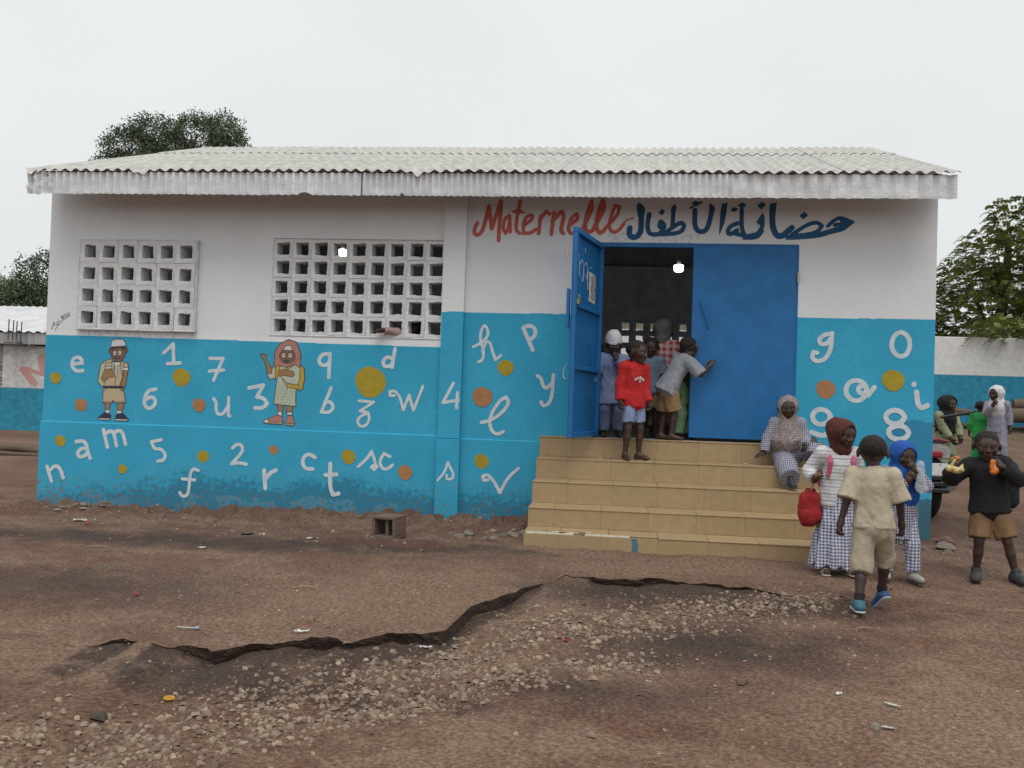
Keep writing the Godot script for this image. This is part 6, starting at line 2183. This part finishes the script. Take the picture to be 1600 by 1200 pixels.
	fo.position = gi.root.position + Vector3(-0.175, 0.745, 0.15)
	tag(fo, "brown piece of bread in the hand of the maroon hooded child", "food")
	bag("school_bag", "red school bag hanging beside the long gingham skirt", "bag", gi.root.position + Vector3(-0.2, 0.49, 0.02), Vector3(0.17, 0.25, 0.13), Basis(Vector3.UP, 0.3), "bag_red", "bag_red")
	var ha := MB.new()
	ha.tube([gi.root.position + Vector3(-0.19, 0.7, 0.1), gi.root.position + Vector3(-0.2, 0.62, 0.04)], [0.008], 6)
	obj("bag_strap", ha, cloth.rose, get_child(get_child_count() - 1)).position = -(gi.root.position + Vector3(-0.2, 0.49, 0.02))
	get_child(get_child_count() - 1).basis = Basis.IDENTITY
	bag("backpack", "pink backpack on the back of the maroon hooded child", "bag", gi.root.position + gi.chest - gi.fw * 0.15 - Vector3(0, 0.06, 0), Vector3(0.2, 0.26, 0.11), Basis(Vector3.UP, PI), "pink", "rose")
	# walking away in cream
	var cr := person({"label": "child in cream shirt and trousers with blue shoes walking away from the camera", "h": 1.12, "at": Vector3(1.63, 0.292, 3.06), "turn": 158.0, "pel": Vector3(0.03, 0.565, 0.02), "dir": Vector3(-0.02, 1, -0.03), "head": Vector3(165, 4, 0), "skin": Color(0.04, 0.022, 0.016),
		"lf": Vector3(-0.08, 0.052, 0.15), "rf": Vector3(0.13, 0.095, -0.11), "rp": 38.0, "rt": 40.0, "lt": 20.0, "lh": Vector3(-0.185, 0.5, 0.02), "rh": Vector3(0.22, 0.52, 0.0), "lc": 0.8, "rc": 0.7, "le": Vector3(-0.3, -0.2, 1), "re": Vector3(0.5, -0.2, 0.8),
		"top": {"m": "cream", "sl": 0.98, "hem": 0.015, "ease": 0.016, "cuff": 0.044, "wide": 0.076, "folds": 0.012, "collar": true}, "bottom": {"m": "cream_trousers", "kind": "trousers", "len": 1.22, "ease": 0.012, "hem": 0.044}, "shoes": {"m": "shoe_blue", "kind": "shoe", "sock": "sock"}})
	cr.root.get_node("shoe").material_override = cloth.shoe_teal
	# blue headscarf
	var bl := person({"label": "child in bright blue headscarf and gingham suit drinking from a clear plastic bag", "h": 1.015, "at": Vector3(2.115, 0.345, 2.13), "turn": 4.0, "head": Vector3(12, 10, 0), "skin": Color(0.06, 0.032, 0.022),
		"lh": Vector3(0.055, 0.81, 0.14), "le": Vector3(0.7, -1, 0.1), "ld": Vector3(-0.5, 0.8, 0.1), "ln": Vector3(-0.4, 0, -0.9), "lc": 0.9, "rh": Vector3(0.0, 0.74, 0.16), "re": Vector3(-0.7, -1, 0.1), "rd": Vector3(0.4, 0.8, 0.2), "rn": Vector3(0.4, 0, -0.9), "rc": 0.8, "lf": Vector3(0.085, 0.046, 0.05), "rf": Vector3(-0.085, 0.046, -0.03),
		"top": {"m": "gingham_small", "sl": 1.9, "hem": 0.2, "ease": 0.018, "wide": 0.105, "cuff": 0.032, "called": "tunic"}, "bottom": {"m": "gingham", "kind": "trousers", "len": 1.9, "ease": 0.008, "hem": 0.042}, "scarf": {"m": "royal", "kind": "hijab", "drop": 0.18, "wide": 0.125}, "shoes": {"m": "shoe_white", "kind": "shoe", "sole": "sole_dark"}})
	var clear := StandardMaterial3D.new()
	clear.albedo_color = Color(0.85, 0.86, 0.9, 0.32)
	clear.transparency = BaseMaterial3D.TRANSPARENCY_ALPHA
	clear.roughness = 0.3
	var pb := Field.new(Vector3(-0.09, -0.2, -0.08), Vector3(0.09, 0.08, 0.08), 0.007)
	pb.cap(Vector3(0.0, 0.03, 0), Vector3(0.005, -0.01, 0), 0.028, 0.016, 0.01)
	pb.cap(Vector3(0.005, -0.02, 0), Vector3(0.012, -0.13, 0), 0.018, 0.046, 0.02)
	pb.wrinkle(wob, 0.014, Vector3(45, 30, 45), 3.0)
	var pm := MB.new()
	pb.net(pm)
	var po := obj("water_bag", pm, clear)
	po.position = bl.root.position + Vector3(0.07, 0.83, 0.2)
	tag(po, "clear plastic water bag held to the mouth of the blue scarfed child", "plastic bag")
	bag("yellow_bag", "yellow bag worn behind the blue scarfed child", "bag", bl.root.position + Vector3(-0.13, 0.58, -0.16), Vector3(0.18, 0.24, 0.1), Basis(Vector3.UP, PI), "khaki", "khaki")
	# black jumper, far right
	var bk := person({"label": "child in black jumper and brown shorts at the right edge eating from an orange wrapper", "h": 1.12, "at": Vector3(2.83, 0.35, 1.96), "turn": -10.0, "head": Vector3(-14, 8, 0), "skin": Color(0.055, 0.03, 0.021), "lf": Vector3(0.14, 0.046, 0.08), "rf": Vector3(-0.11, 0.046, 0.0), "pel": Vector3(-0.03, 0.545, 0.0), "dir": Vector3(-0.07, 1, 0.0),
		"rh": Vector3(-0.35, 0.8, 0.1), "re": Vector3(-0.9, -0.8, -0.2), "rd": Vector3(0.0, 0.95, 0.2), "rn": Vector3(0.9, 0, 0.2), "rc": 0.8, "lh": Vector3(-0.01, 0.85, 0.16), "le": Vector3(1, -0.8, 0.1), "ld": Vector3(-0.9, 0.35, 0.1), "ln": Vector3(0, 0.1, -1), "lc": 0.7,
		"top": {"m": "black", "sl": 1.85, "hem": 0.03, "ease": 0.028, "wide": 0.082, "cuff": 0.034, "called": "jumper"}, "bottom": {"m": "brown", "kind": "shorts", "len": 0.9, "ease": 0.01, "hem": 0.056}, "shoes": {"m": "boot", "kind": "boot", "sole": "sole_dark"}})
	bag("backpack", "black backpack on the child in the black jumper", "bag", bk.root.position + bk.chest - bk.fw * 0.17 + Vector3(0.11, -0.06, 0), Vector3(0.3, 0.38, 0.18), Basis(Vector3.UP, PI - 0.2), "black", "black")
	strap(bk, [bk.neck + bk.tx * 0.075 - bk.fw * 0.06 - bk.up * 0.005, bk.neck + bk.tx * 0.08 + bk.fw * 0.02 - bk.up * 0.01], "pink", 0.02)
	var ow := Field.new(Vector3.ONE * -0.1, Vector3.ONE * 0.1, 0.007)
	ow.cap(Vector3(-0.012, 0.03, 0), Vector3(0.005, -0.035, 0), 0.018, 0.03, 0.01)
	ow.wrinkle(wob, 0.016, Vector3(50, 50, 50), 9.0)
	var om := MB.new()
	ow.net(om)
	var oo := obj("orange_wrapper", om, mat(lin(0.6, 0.17, 0.02), 0.45))
	oo.position = bk.root.position + Vector3(-0.08, 0.855, 0.2)
	tag(oo, "orange food wrapper at the mouth of the child in black", "food wrapper")
	var yw := Field.new(Vector3.ONE * -0.12, Vector3.ONE * 0.12, 0.007)
	yw.cap(Vector3(-0.035, 0, 0), Vector3(0.04, -0.005, 0), 0.022, 0.026, 0.02)
	yw.cap(Vector3(0.04, 0, 0), Vector3(0.055, 0.03, 0), 0.018, 0.01, 0.01)
	yw.cap(Vector3(-0.03, 0, 0), Vector3(0.0, 0.06, 0.01), 0.016, 0.008, 0.01)
	yw.wrinkle(wob, 0.014, Vector3(50, 50, 50), 19.0)
	var ym := MB.new()
	yw.net(ym)
	var yo := obj("snack_wrapper", ym, mat(lin(0.6, 0.5, 0.22), 0.6))
	yo.position = bk.root.position + Vector3(-0.335, 0.825, 0.15)
	tag(yo, "pale yellow snack held out in the left of the picture by the child in black", "food wrapper")
	# --- further back
	var g1 := Vector3(5.98, ground_y(5.98, -5.8), -5.8)
	person({"label": "far child in white headscarf and gingham suit eating by the boundary wall", "h": 1.26, "at": g1, "turn": -38.0, "head": Vector3(-58, 6, 0), "q": 1.6, "skin": dk, "rh": Vector3(-0.12, 0.96, 0.13), "re": Vector3(-0.5, -1, 0.3), "rd": Vector3(0.3, 0.8, 0.1), "rc": 0.9, "lh": Vector3(0.17, 0.56, 0.1),
		"top": {"m": "gingham_small", "sl": 1.85, "hem": 0.08, "ease": 0.016, "wide": 0.09, "called": "tunic"}, "bottom": {"m": "gingham_small", "kind": "trousers", "len": 1.9, "ease": 0.016, "hem": 0.05}, "scarf": {"m": "white", "kind": "hijab", "drop": 0.12, "wide": 0.1}, "shoes": {"m": "sole_dark", "kind": "shoe", "sole": "sole_dark"}})
	var g2 := Vector3(5.86, ground_y(5.86, -6.15), -6.15)
	person({"label": "far child in a bright green top half hidden behind the white scarfed one", "h": 1.0, "at": g2, "turn": 150.0, "q": 1.7, "skin": dk, "top": {"m": "green", "sl": 1.8, "hem": 0.1, "ease": 0.018, "wide": 0.1}, "bottom": {"m": "green", "kind": "trousers", "len": 1.85, "ease": 0.012, "hem": 0.045}})
	var g3 := Vector3(4.4, ground_y(4.4, -3.5), -3.5)
	var mk := person({"label": "child in pale green with a black shawl standing beyond the motorcycle", "h": 1.2, "at": g3, "turn": 25.0, "head": Vector3(35, 4, 0), "q": 1.5, "skin": dk, "lh": Vector3(0.14, 0.62, 0.16), "rh": Vector3(0.02, 0.62, 0.17), "le": Vector3(1, -0.6, 0), "re": Vector3(-1, -0.6, 0),
		"top": {"m": "pale_green", "sl": 1.8, "hem": 0.15, "ease": 0.018, "wide": 0.1, "called": "tunic"}, "bottom": {"m": "pale_green", "kind": "trousers", "len": 1.9, "ease": 0.012, "hem": 0.05}, "scarf": {"m": "black", "kind": "hijab", "drop": 0.16, "wide": 0.12, "called": "shawl"}})
	var um := MB.new()
	um.tube([Vector3(-0.2, -0.06, 0), Vector3(0.1, 0.0, 0), Vector3(0.24, 0.035, 0)], [0.02, 0.024, 0.012], 8)
	var uo := obj("black_stick", um, mat(lin(0.015, 0.015, 0.018), 0.5))
	uo.position = mk.root.position + Vector3(0.07, 0.97, 0.2)
	tag(uo, "black stick held level under the chin of the child by the motorcycle", "stick")
	# one reaches out through the block vent
	person({"label": "child behind the right vent with one hand stuck out through a block", "h": 1.17, "at": Vector3(-2.1, 1.237, -0.31), "turn": 0.0, "head": Vector3(-20, 0, 0), "skin": Color(0.05, 0.027, 0.02), "q": 1.3, "rh": Vector3(-0.255, 1.012, 0.37), "re": Vector3(1, 0.2, 0.3), "rd": Vector3(-0.93, -0.12, 0.25), "rn": Vector3(0.1, -1, 0.2), "rc": 0.3, "rshrug": Vector3(0, 0.04, 0.11),
		"top": {"m": "rose", "sl": 1.93, "hem": 0.06, "ease": 0.006, "cuff": 0.024}, "bottom": {"m": "drab", "kind": "trousers", "len": 1.85, "ease": 0.01, "hem": 0.045}})

func _ready() -> void:
	rng.seed = 1
	wob.seed = 11
	wob.frequency = 0.35
	wob.fractal_octaves = 3
	var cam := Camera3D.new()
	cam.name = "camera"
	cam.position = Vector3(0, 1.55, 9.0)
	cam.basis = Basis(Vector3.UP, CAM_YAW) * Basis(Vector3.RIGHT, CAM_PITCH) * Basis(Vector3.BACK, CAM_ROLL)
	cam.fov = 46.397
	cam.near = 0.05
	cam.far = 1200.0
	cam.current = true
	add_child(cam)
	var env := Environment.new()
	env.background_mode = Environment.BG_SKY
	var sky := Sky.new()
	sky.sky_material = overcast()
	env.sky = sky
	env.tonemap_mode = Environment.TONE_MAPPER_LINEAR
	env.tonemap_exposure = 1.0
	env.sdfgi_enabled = true
	env.ssao_enabled = true
	env.ssil_enabled = true
	var we := WorldEnvironment.new()
	we.name = "world_environment"
	we.environment = env
	add_child(we)
	var sun := DirectionalLight3D.new()
	sun.name = "sun"
	sun.light_energy = 0.45
	sun.light_angular_distance = 40.0
	sun.light_color = Color(1.0, 0.98, 0.95)
	sun.shadow_enabled = true
	sun.rotation_degrees = Vector3(-63, 12, 0)
	add_child(sun)

	fine = noise_tex(0.14, 0.7, 1.0, 51, 3)
	mottled = noise_tex(0.022, 0.8, 1.0, 52, 5)
	faint = noise_tex(0.03, 0.9, 1.0, 54, 5)
	var f := FastNoiseLite.new()
	f.seed = 53
	f.frequency = 0.12
	f.fractal_octaves = 3
	rough_normal = NoiseTexture2D.new()
	rough_normal.width = 256
	rough_normal.height = 256
	rough_normal.seamless = true
	rough_normal.as_normal_map = true
	rough_normal.bump_strength = 4.0
	rough_normal.noise = f
	make_ground()
	make_boundary()
	make_neighbour()
	make_school()
	make_steps()
	make_trees()
	write_on_wall()
	make_figures()
	make_motorcycle()
	make_lamps()
	make_people()
	make_litter()
	place_stones()
	make_gravel()

const CAM_YAW := 0.1129127
const CAM_PITCH := 0.0210223
const CAM_ROLL := 0.0325919

# a bright even overcast with faint cloud structure, the same all round
func overcast() -> PanoramaSkyMaterial:
	var n := FastNoiseLite.new()
	n.seed = 2
	n.frequency = 1.6
	n.fractal_octaves = 4
	var im := Image.create(512, 256, false, Image.FORMAT_RGBF)
	for y in 256:
		var e := PI * (0.5 - (y + 0.5) / 256.0)
		for x in 512:
			var a := TAU * x / 512.0
			var d := Vector3(cos(e) * cos(a), sin(e) * 2.0, cos(e) * sin(a))
			var k := n.get_noise_3d(d.x, d.y, d.z)
			var v := 0.83 + 0.07 * k + 0.07 * clampf(sin(e), 0.0, 1.0)
			var c := Color(v * 0.955, v * 0.99, v * 1.0)
			if e < 0.0:
				c = Color(0.2, 0.16, 0.13).lerp(c, clampf(1.0 + e * 12.0, 0.0, 1.0))
			im.set_pixel(x, y, c)
	var m := PanoramaSkyMaterial.new()
	m.panorama = ImageTexture.create_from_image(im)
	return m

func write_on_wall() -> void:
	var white_paint := mat(lin(0.66, 0.73, 0.78), 0.85, faint, 1.2, 0.15)
	var yellow_paint := mat(lin(0.44, 0.33, 0.028), 0.85, faint, 1.2, 0.15)
	var orange_paint := mat(lin(0.45, 0.22, 0.095), 0.85, faint, 1.2, 0.15)
	var red_paint := mat(lin(0.62, 0.15, 0.115), 0.85, faint, 1.2, 0.15)
	var navy_paint := mat(lin(0.022, 0.115, 0.25), 0.85, faint, 1.2, 0.15)
	var black_paint := mat(lin(0.035, 0.035, 0.045), 0.85)
	painted("painted_letter", white_paint, 0.002, 3.9, [[-1153,362,-1130,365,-1131,373,-1140,378,-1150,375,-1154,364,-1151,354,-1141,347,-1128,349]], [])
	painted("painted_numeral", white_paint, 0.002, 3.9, [[-947,392,-927,411,-924,370],[-938,369,-910,371]], [])
	painted("painted_numeral", white_paint, 0.002, 3.5, [[-845,383,-816,383,-835,337],[-845,356,-814,359]], [])
	painted("painted_numeral", white_paint, 0.002, 3.9, [[-962,314,-978,312,-986,296,-986,282,-980,273,-969,274,-961,284,-963,295,-974,298,-984,291]], [])
	painted("painted_letter", white_paint, 0.002, 3.5, [[-833,298,-827,292,-827,276,-822,265,-811,267,-801,283],[-800,302,-800,266,-796,263]], [])
	painted("painted_letter", white_paint, 0.017, 3.9, [[-1074,225,-1063,188],[-1071,215,-1058,224,-1050,219,-1043,192],[-1050,219,-1039,225,-1030,220,-1023,196]], [])
	painted("painted_letter", white_paint, 0.017, 3.9, [[-1134,197,-1122,200,-1111,195,-1107,176,-1101,163],[-1109,184,-1123,183,-1131,173,-1125,164,-1112,168,-1107,176]], [])
	painted("painted_numeral", white_paint, 0.017, 3.5, [[-943,208,-965,203,-958,188,-943,189,-932,178,-936,165,-949,163]], [])
	painted("painted_letter", white_paint, 0.017, 3.2, [[-859,147,-870,151,-877,141,-878,106,-882,93,-892,91,-898,99],[-894,128,-866,127]], [])
	painted("painted_numeral", white_paint, 0.017, 3.5, [[-786,197,-778,205,-768,205,-763,194,-771,181,-787,164,-769,167,-755,164]], [])
	painted("painted_letter", white_paint, 0.017, 3.9, [[-1198,142,-1186,111],[-1192,133,-1180,145,-1168,140,-1160,119]], [])
	painted("painted_numeral", white_paint, 0.002, 3.9, [[-757,323,-726,330,-739,305,-724,303,-716,292,-725,282,-742,282]], [])
	painted("painted_letter", white_paint, 0.002, 3.9, [[-585,399,-602,398,-609,386,-604,375,-592,375,-586,382],[-585,399,-586,350]], [])
	painted("painted_letter", white_paint, 0.002, 3.9, [[-448,413,-453,375],[-454,394,-466,396,-473,385,-469,376,-457,377,-452,383]], [])
	painted("painted_letter", white_paint, 0.002, 3.5, [[-580,329,-599,279],[-592,299,-579,300,-573,288,-582,278,-599,278]], [])
	painted("painted_letter", white_paint, 0.002, 2.9, [[-520,304,-489,302,-517,283,-500,281,-496,267,-503,253,-516,251,-523,262,-515,273,-500,280]], [])
	painted("painted_letter", white_paint, 0.002, 2.9, [[-446,317,-455,317,-456,325,-445,327,-434,315,-426,288,-415,319,-405,288,-387,338]], [])
	painted("painted_numeral", white_paint, 0.062, 3.2, [[-322,346,-342,306,-311,312],[-313,327,-314,296]], [])
	painted("painted_letter", white_paint, 0.002, 2.9, [[-286,421,-266,431,-255,447,-259,462,-265,465,-271,455,-272,434,-264,415,-265,395,-274,391],[-267,413,-259,433,-251,431,-246,412,-239,396,-229,405]], [])
	painted("painted_letter", white_paint, 0.002, 3.5, [[-264,268,-247,272,-225,286,-208,309,-215,321,-227,315,-243,289,-248,269,-242,251,-230,245,-219,251]], [])
	painted("painted_letter", white_paint, 0.017, 4.2, [[-716,153,-712,116],[-712,136,-702,149,-691,154]], [])
	painted("painted_letter", white_paint, 0.017, 3.9, [[-608,184,-620,191,-631,186,-635,173,-628,160,-612,160]], [])
	painted("painted_letter", white_paint, 0.017, 4.2, [[-575,173,-574,126,-567,109,-555,112],[-584,149,-561,151]], [])
	painted("painted_letter", white_paint, 0.017, 3.1, [[-516,169,-496,188,-489,201,-481,182,-478,168],[-482,174,-488,169,-482,164,-476,171],[-450,192,-463,198,-472,181,-465,166,-453,167,-444,175]], [])
	painted("painted_letter", white_paint, 0.077, 2.4, [[-347,149,-333,166,-327,186,-321,173,-314,162,-318,152,-328,152,-329,160]], [])
	painted("painted_letter", white_paint, 0.017, 3.2, [[-246,153,-255,152,-257,160,-247,164,-233,150,-221,128,-207,158,-185,179]], [])
	painted("painted_letter", white_paint, 0.002, 3.9, [[-185,462,-164,418],[-183,464,-170,468,-159,459,-161,445,-173,438]], [])
	painted("painted_letter", white_paint, 0.002, 3.5, [[-153,366,-145,362,-141,345,-134,341,-123,352],[-121,369,-122,325,-130,308,-140,306,-144,314]], [])
	painted("painted_letter", white_paint, 0.002, 4.2, [[418,465,403,462,394,452,399,443,411,445,418,457],[419,466,418,435,408,415,392,409,382,417,385,428,392,427]], [])
	painted("painted_numeral", white_paint, 0.002, 4.3, [[565,447,564,440,562,434,559,428,554,425,549,424,543,425,539,428,535,433,532,439,531,447,532,454,534,460,538,466,542,469,548,471,553,469,558,466,562,461,564,455,565,447]], [])
	painted("painted_numeral", white_paint, 0.002, 4.7, [[419,303,418,297,415,292,409,289,403,288,397,288,391,292,388,296,386,302,387,308,391,313,396,316,402,317,409,316,414,313,418,309,419,303],[420,305,422,278,409,264,385,272]], [])
	painted("painted_numeral", white_paint, 0.002, 4.8, [[558,307,556,302,553,298,547,295,541,293,534,294,528,297,525,301,523,306,524,311,528,316,534,319,540,320,547,319,552,316,556,312,558,307],[566,278,565,273,561,268,555,265,548,264,541,265,535,267,531,272,529,277,530,282,534,286,540,289,547,290,554,290,560,287,564,283,566,278]], [])
	painted("painted_letter", white_paint, 0.002, 4.5, [[487,356,486,350,483,344,478,339,471,336,465,336,458,338,453,343,449,348,448,355,449,362,452,368,457,373,464,375,470,375,477,373,482,369,486,363,487,356],[487,358,485,353,481,350,477,350,473,353,471,357,472,362,476,365,481,365,485,362,487,358],[490,347,495,355,501,363]], [])
	painted("painted_letter", white_paint, 0.002, 4.8, [[574,371,574,370],[579,356,582,332,589,325,600,331]], [])
	painted("painted_dot", yellow_paint, 0.002, 10.9, [[-1191,333,-1187,332,-1189,330]], [])
	painted("painted_dot", yellow_paint, 0.002, 16.9, [[-909,343,-903,341,-906,338]], [])
	painted("painted_dot", yellow_paint, 0.017, 10.7, [[-1172,199,-1169,198,-1170,196]], [])
	painted("painted_dot", yellow_paint, 0.017, 9.0, [[-1028,144,-1026,143,-1027,142]], [])
	painted("painted_dot", yellow_paint, 0.017, 10.9, [[-852,178,-848,177,-850,175]], [])
	painted("painted_dot", orange_paint, 0.002, 12.0, [[-1131,277,-1127,276,-1129,274]], [])
	painted("painted_dot", orange_paint, 0.002, 12.6, [[-867,285,-863,284,-864,282]], [])
	painted("painted_dot", orange_paint, 0.017, 8.7, [[-699,197,-696,196,-697,195]], [])
	painted("painted_dot", yellow_paint, 0.017, 13.1, [[-539,190,-535,188,-536,186]], [])
	painted("painted_dot", orange_paint, 0.017, 13.1, [[-419,163,-415,161,-417,159]], [])
	painted("painted_dot", yellow_paint, 0.002, 28.4, [[-501,347,-493,343,-497,339]], [])
	painted("painted_dot", yellow_paint, 0.002, 14.5, [[-220,382,-216,381,-218,379]], [])
	painted("painted_dot", orange_paint, 0.002, 18.3, [[-266,322,-261,320,-264,318]], [])
	painted("painted_dot", yellow_paint, 0.017, 13.1, [[-262,192,-259,190,-260,188]], [])
	painted("painted_dot", orange_paint, 0.002, 16.4, [[408,358,412,356,410,354]], [])
	painted("painted_dot", yellow_paint, 0.002, 18.6, [[533,379,538,377,536,375]], [])
	painted("painted_letter", red_paint, 0.002, 4.1, [[-286,674,-292,662,-291,651,-283,649,-274,659,-263,708],[-263,709,-256,663],[-256,663,-239,720],[-238,717,-241,660,-241,639]], [])
	painted("painted_letter", red_paint, 0.002, 3.5, [[-221,690,-231,683,-233,662,-227,654,-220,669,-220,689,-218,657]], [])
	painted("painted_letter", red_paint, 0.002, 3.6, [[-199,720,-205,686,-207,660,-198,654]], [[-217,699,-203,705,-184,695,-210,693]])
	painted("painted_letter", red_paint, 0.002, 3.6, [[-191,669,-174,683,-174,691,-184,691,-193,672,-190,654,-176,655,-165,663]], [])
	painted("painted_letter", red_paint, 0.002, 3.9, [[-157,689,-160,654],[-158,683,-146,699,-139,694]], [])
	painted("painted_letter", red_paint, 0.002, 3.9, [[-130,697,-134,653],[-133,679,-115,699,-109,692,-116,661,-110,655]], [])
	painted("painted_letter", red_paint, 0.002, 3.6, [[-98,671,-80,686,-84,695,-95,687,-101,666,-96,654,-78,656,-69,667]], [])
	painted("painted_letter", red_paint, 0.002, 4.1, [[-71,665,-53,706,-55,720,-66,687,-67,664,-59,657,-51,662]], [])
	painted("painted_letter", red_paint, 0.002, 4.1, [[-50,664,-27,708,-33,723,-44,688,-44,664,-36,656,-28,662]], [])
	painted("painted_letter", red_paint, 0.002, 3.6, [[-27,665,-2,693,1,710,-8,712,-16,689,-19,667,-10,657,1,662,10,675]], [])
	painted("painted_flourish", red_paint, 0.002, 1.5, [[7,670,15,683,29,687]], [])
	painted("painted_letter", navy_paint, 0.002, 5.5, [[44,709,46,663,39,650,28,648,21,655,23,667]], [[34,712,39,719,53,709,50,688,39,688]])
	painted("painted_letter", navy_paint, 0.002, 4.5, [[60,695,57,669,62,655,80,655],[80,656,89,662,91,674,84,681,80,672,87,666]], [[85,707,92,701,86,693,78,698],[64,702,65,689,57,689]])
	painted("painted_letter", navy_paint, 0.002, 4.2, [[108,708,107,671],[91,656,105,668,123,680,131,674,125,660,103,656,86,655]], [[103,708,110,717,114,711,112,699,103,699]])
	painted("painted_letter", navy_paint, 0.002, 4.8, [[150,704,150,672,158,661,171,662,178,675,184,709]], [[178,719,191,710,185,693,177,702]])
	painted("painted_mark", navy_paint, 0.002, 1.9, [[140,708,150,714,156,715],[149,721,161,718],[145,717,163,720]], [])
	painted("painted_letter", navy_paint, 0.002, 4.2, [[206,714,204,684]], [[200,711,213,722,210,684,198,652,199,683]])
	painted("painted_letter", navy_paint, 0.002, 4.2, [[234,679,218,672,214,660,220,656,233,665],[241,706,241,670,248,654,231,658],[248,653,268,653,282,670,281,691]], [[269,681,282,701,286,684,280,673],[219,705,226,712,234,707,226,700],[233,714,242,721,250,715,241,707],[270,714,280,722,287,716,279,706],[244,655,244,646,275,647,286,665,271,662]])
	painted("painted_letter", navy_paint, 0.002, 5.8, [[300,714,300,675,309,654,320,654,338,671]], [[296,714,308,723,306,694,296,694]])
	painted("painted_letter", navy_paint, 0.002, 3.9, [[339,658,366,677,386,683,395,675,387,663,363,657],[330,651,354,652,387,657,411,664,438,672]], [[327,655,345,660,387,662,405,668,453,683,439,666,415,660,388,651,348,648,330,649],[351,694,361,703,368,696,360,688]])
	painted("painted_letter", navy_paint, 0.002, 3.5, [[406,675,416,685,427,692,441,688,452,683],[419,677,428,679,432,675]], [[426,690,441,690,457,683,438,667,429,672,432,679]])
	painted("painted_signature", black_paint, 0.002, 0.5, [[-1205,439,-1202,437,-1199,452,-1195,444],[-1201,444,-1196,446],[-1188,453,-1193,451,-1193,446,-1189,446,-1188,449],[-1188,454,-1185,456],[-1183,465,-1180,458,-1177,461,-1181,462,-1179,465,-1183,465],[-1173,466,-1174,463,-1175,462,-1177,463,-1177,466,-1177,468,-1175,469,-1174,468,-1173,466],[-1169,471,-1172,469,-1168,467,-1171,464],[-1164,473,-1167,471,-1164,469,-1166,467],[-1196,434,-1187,448,-1174,460,-1162,467]], [])
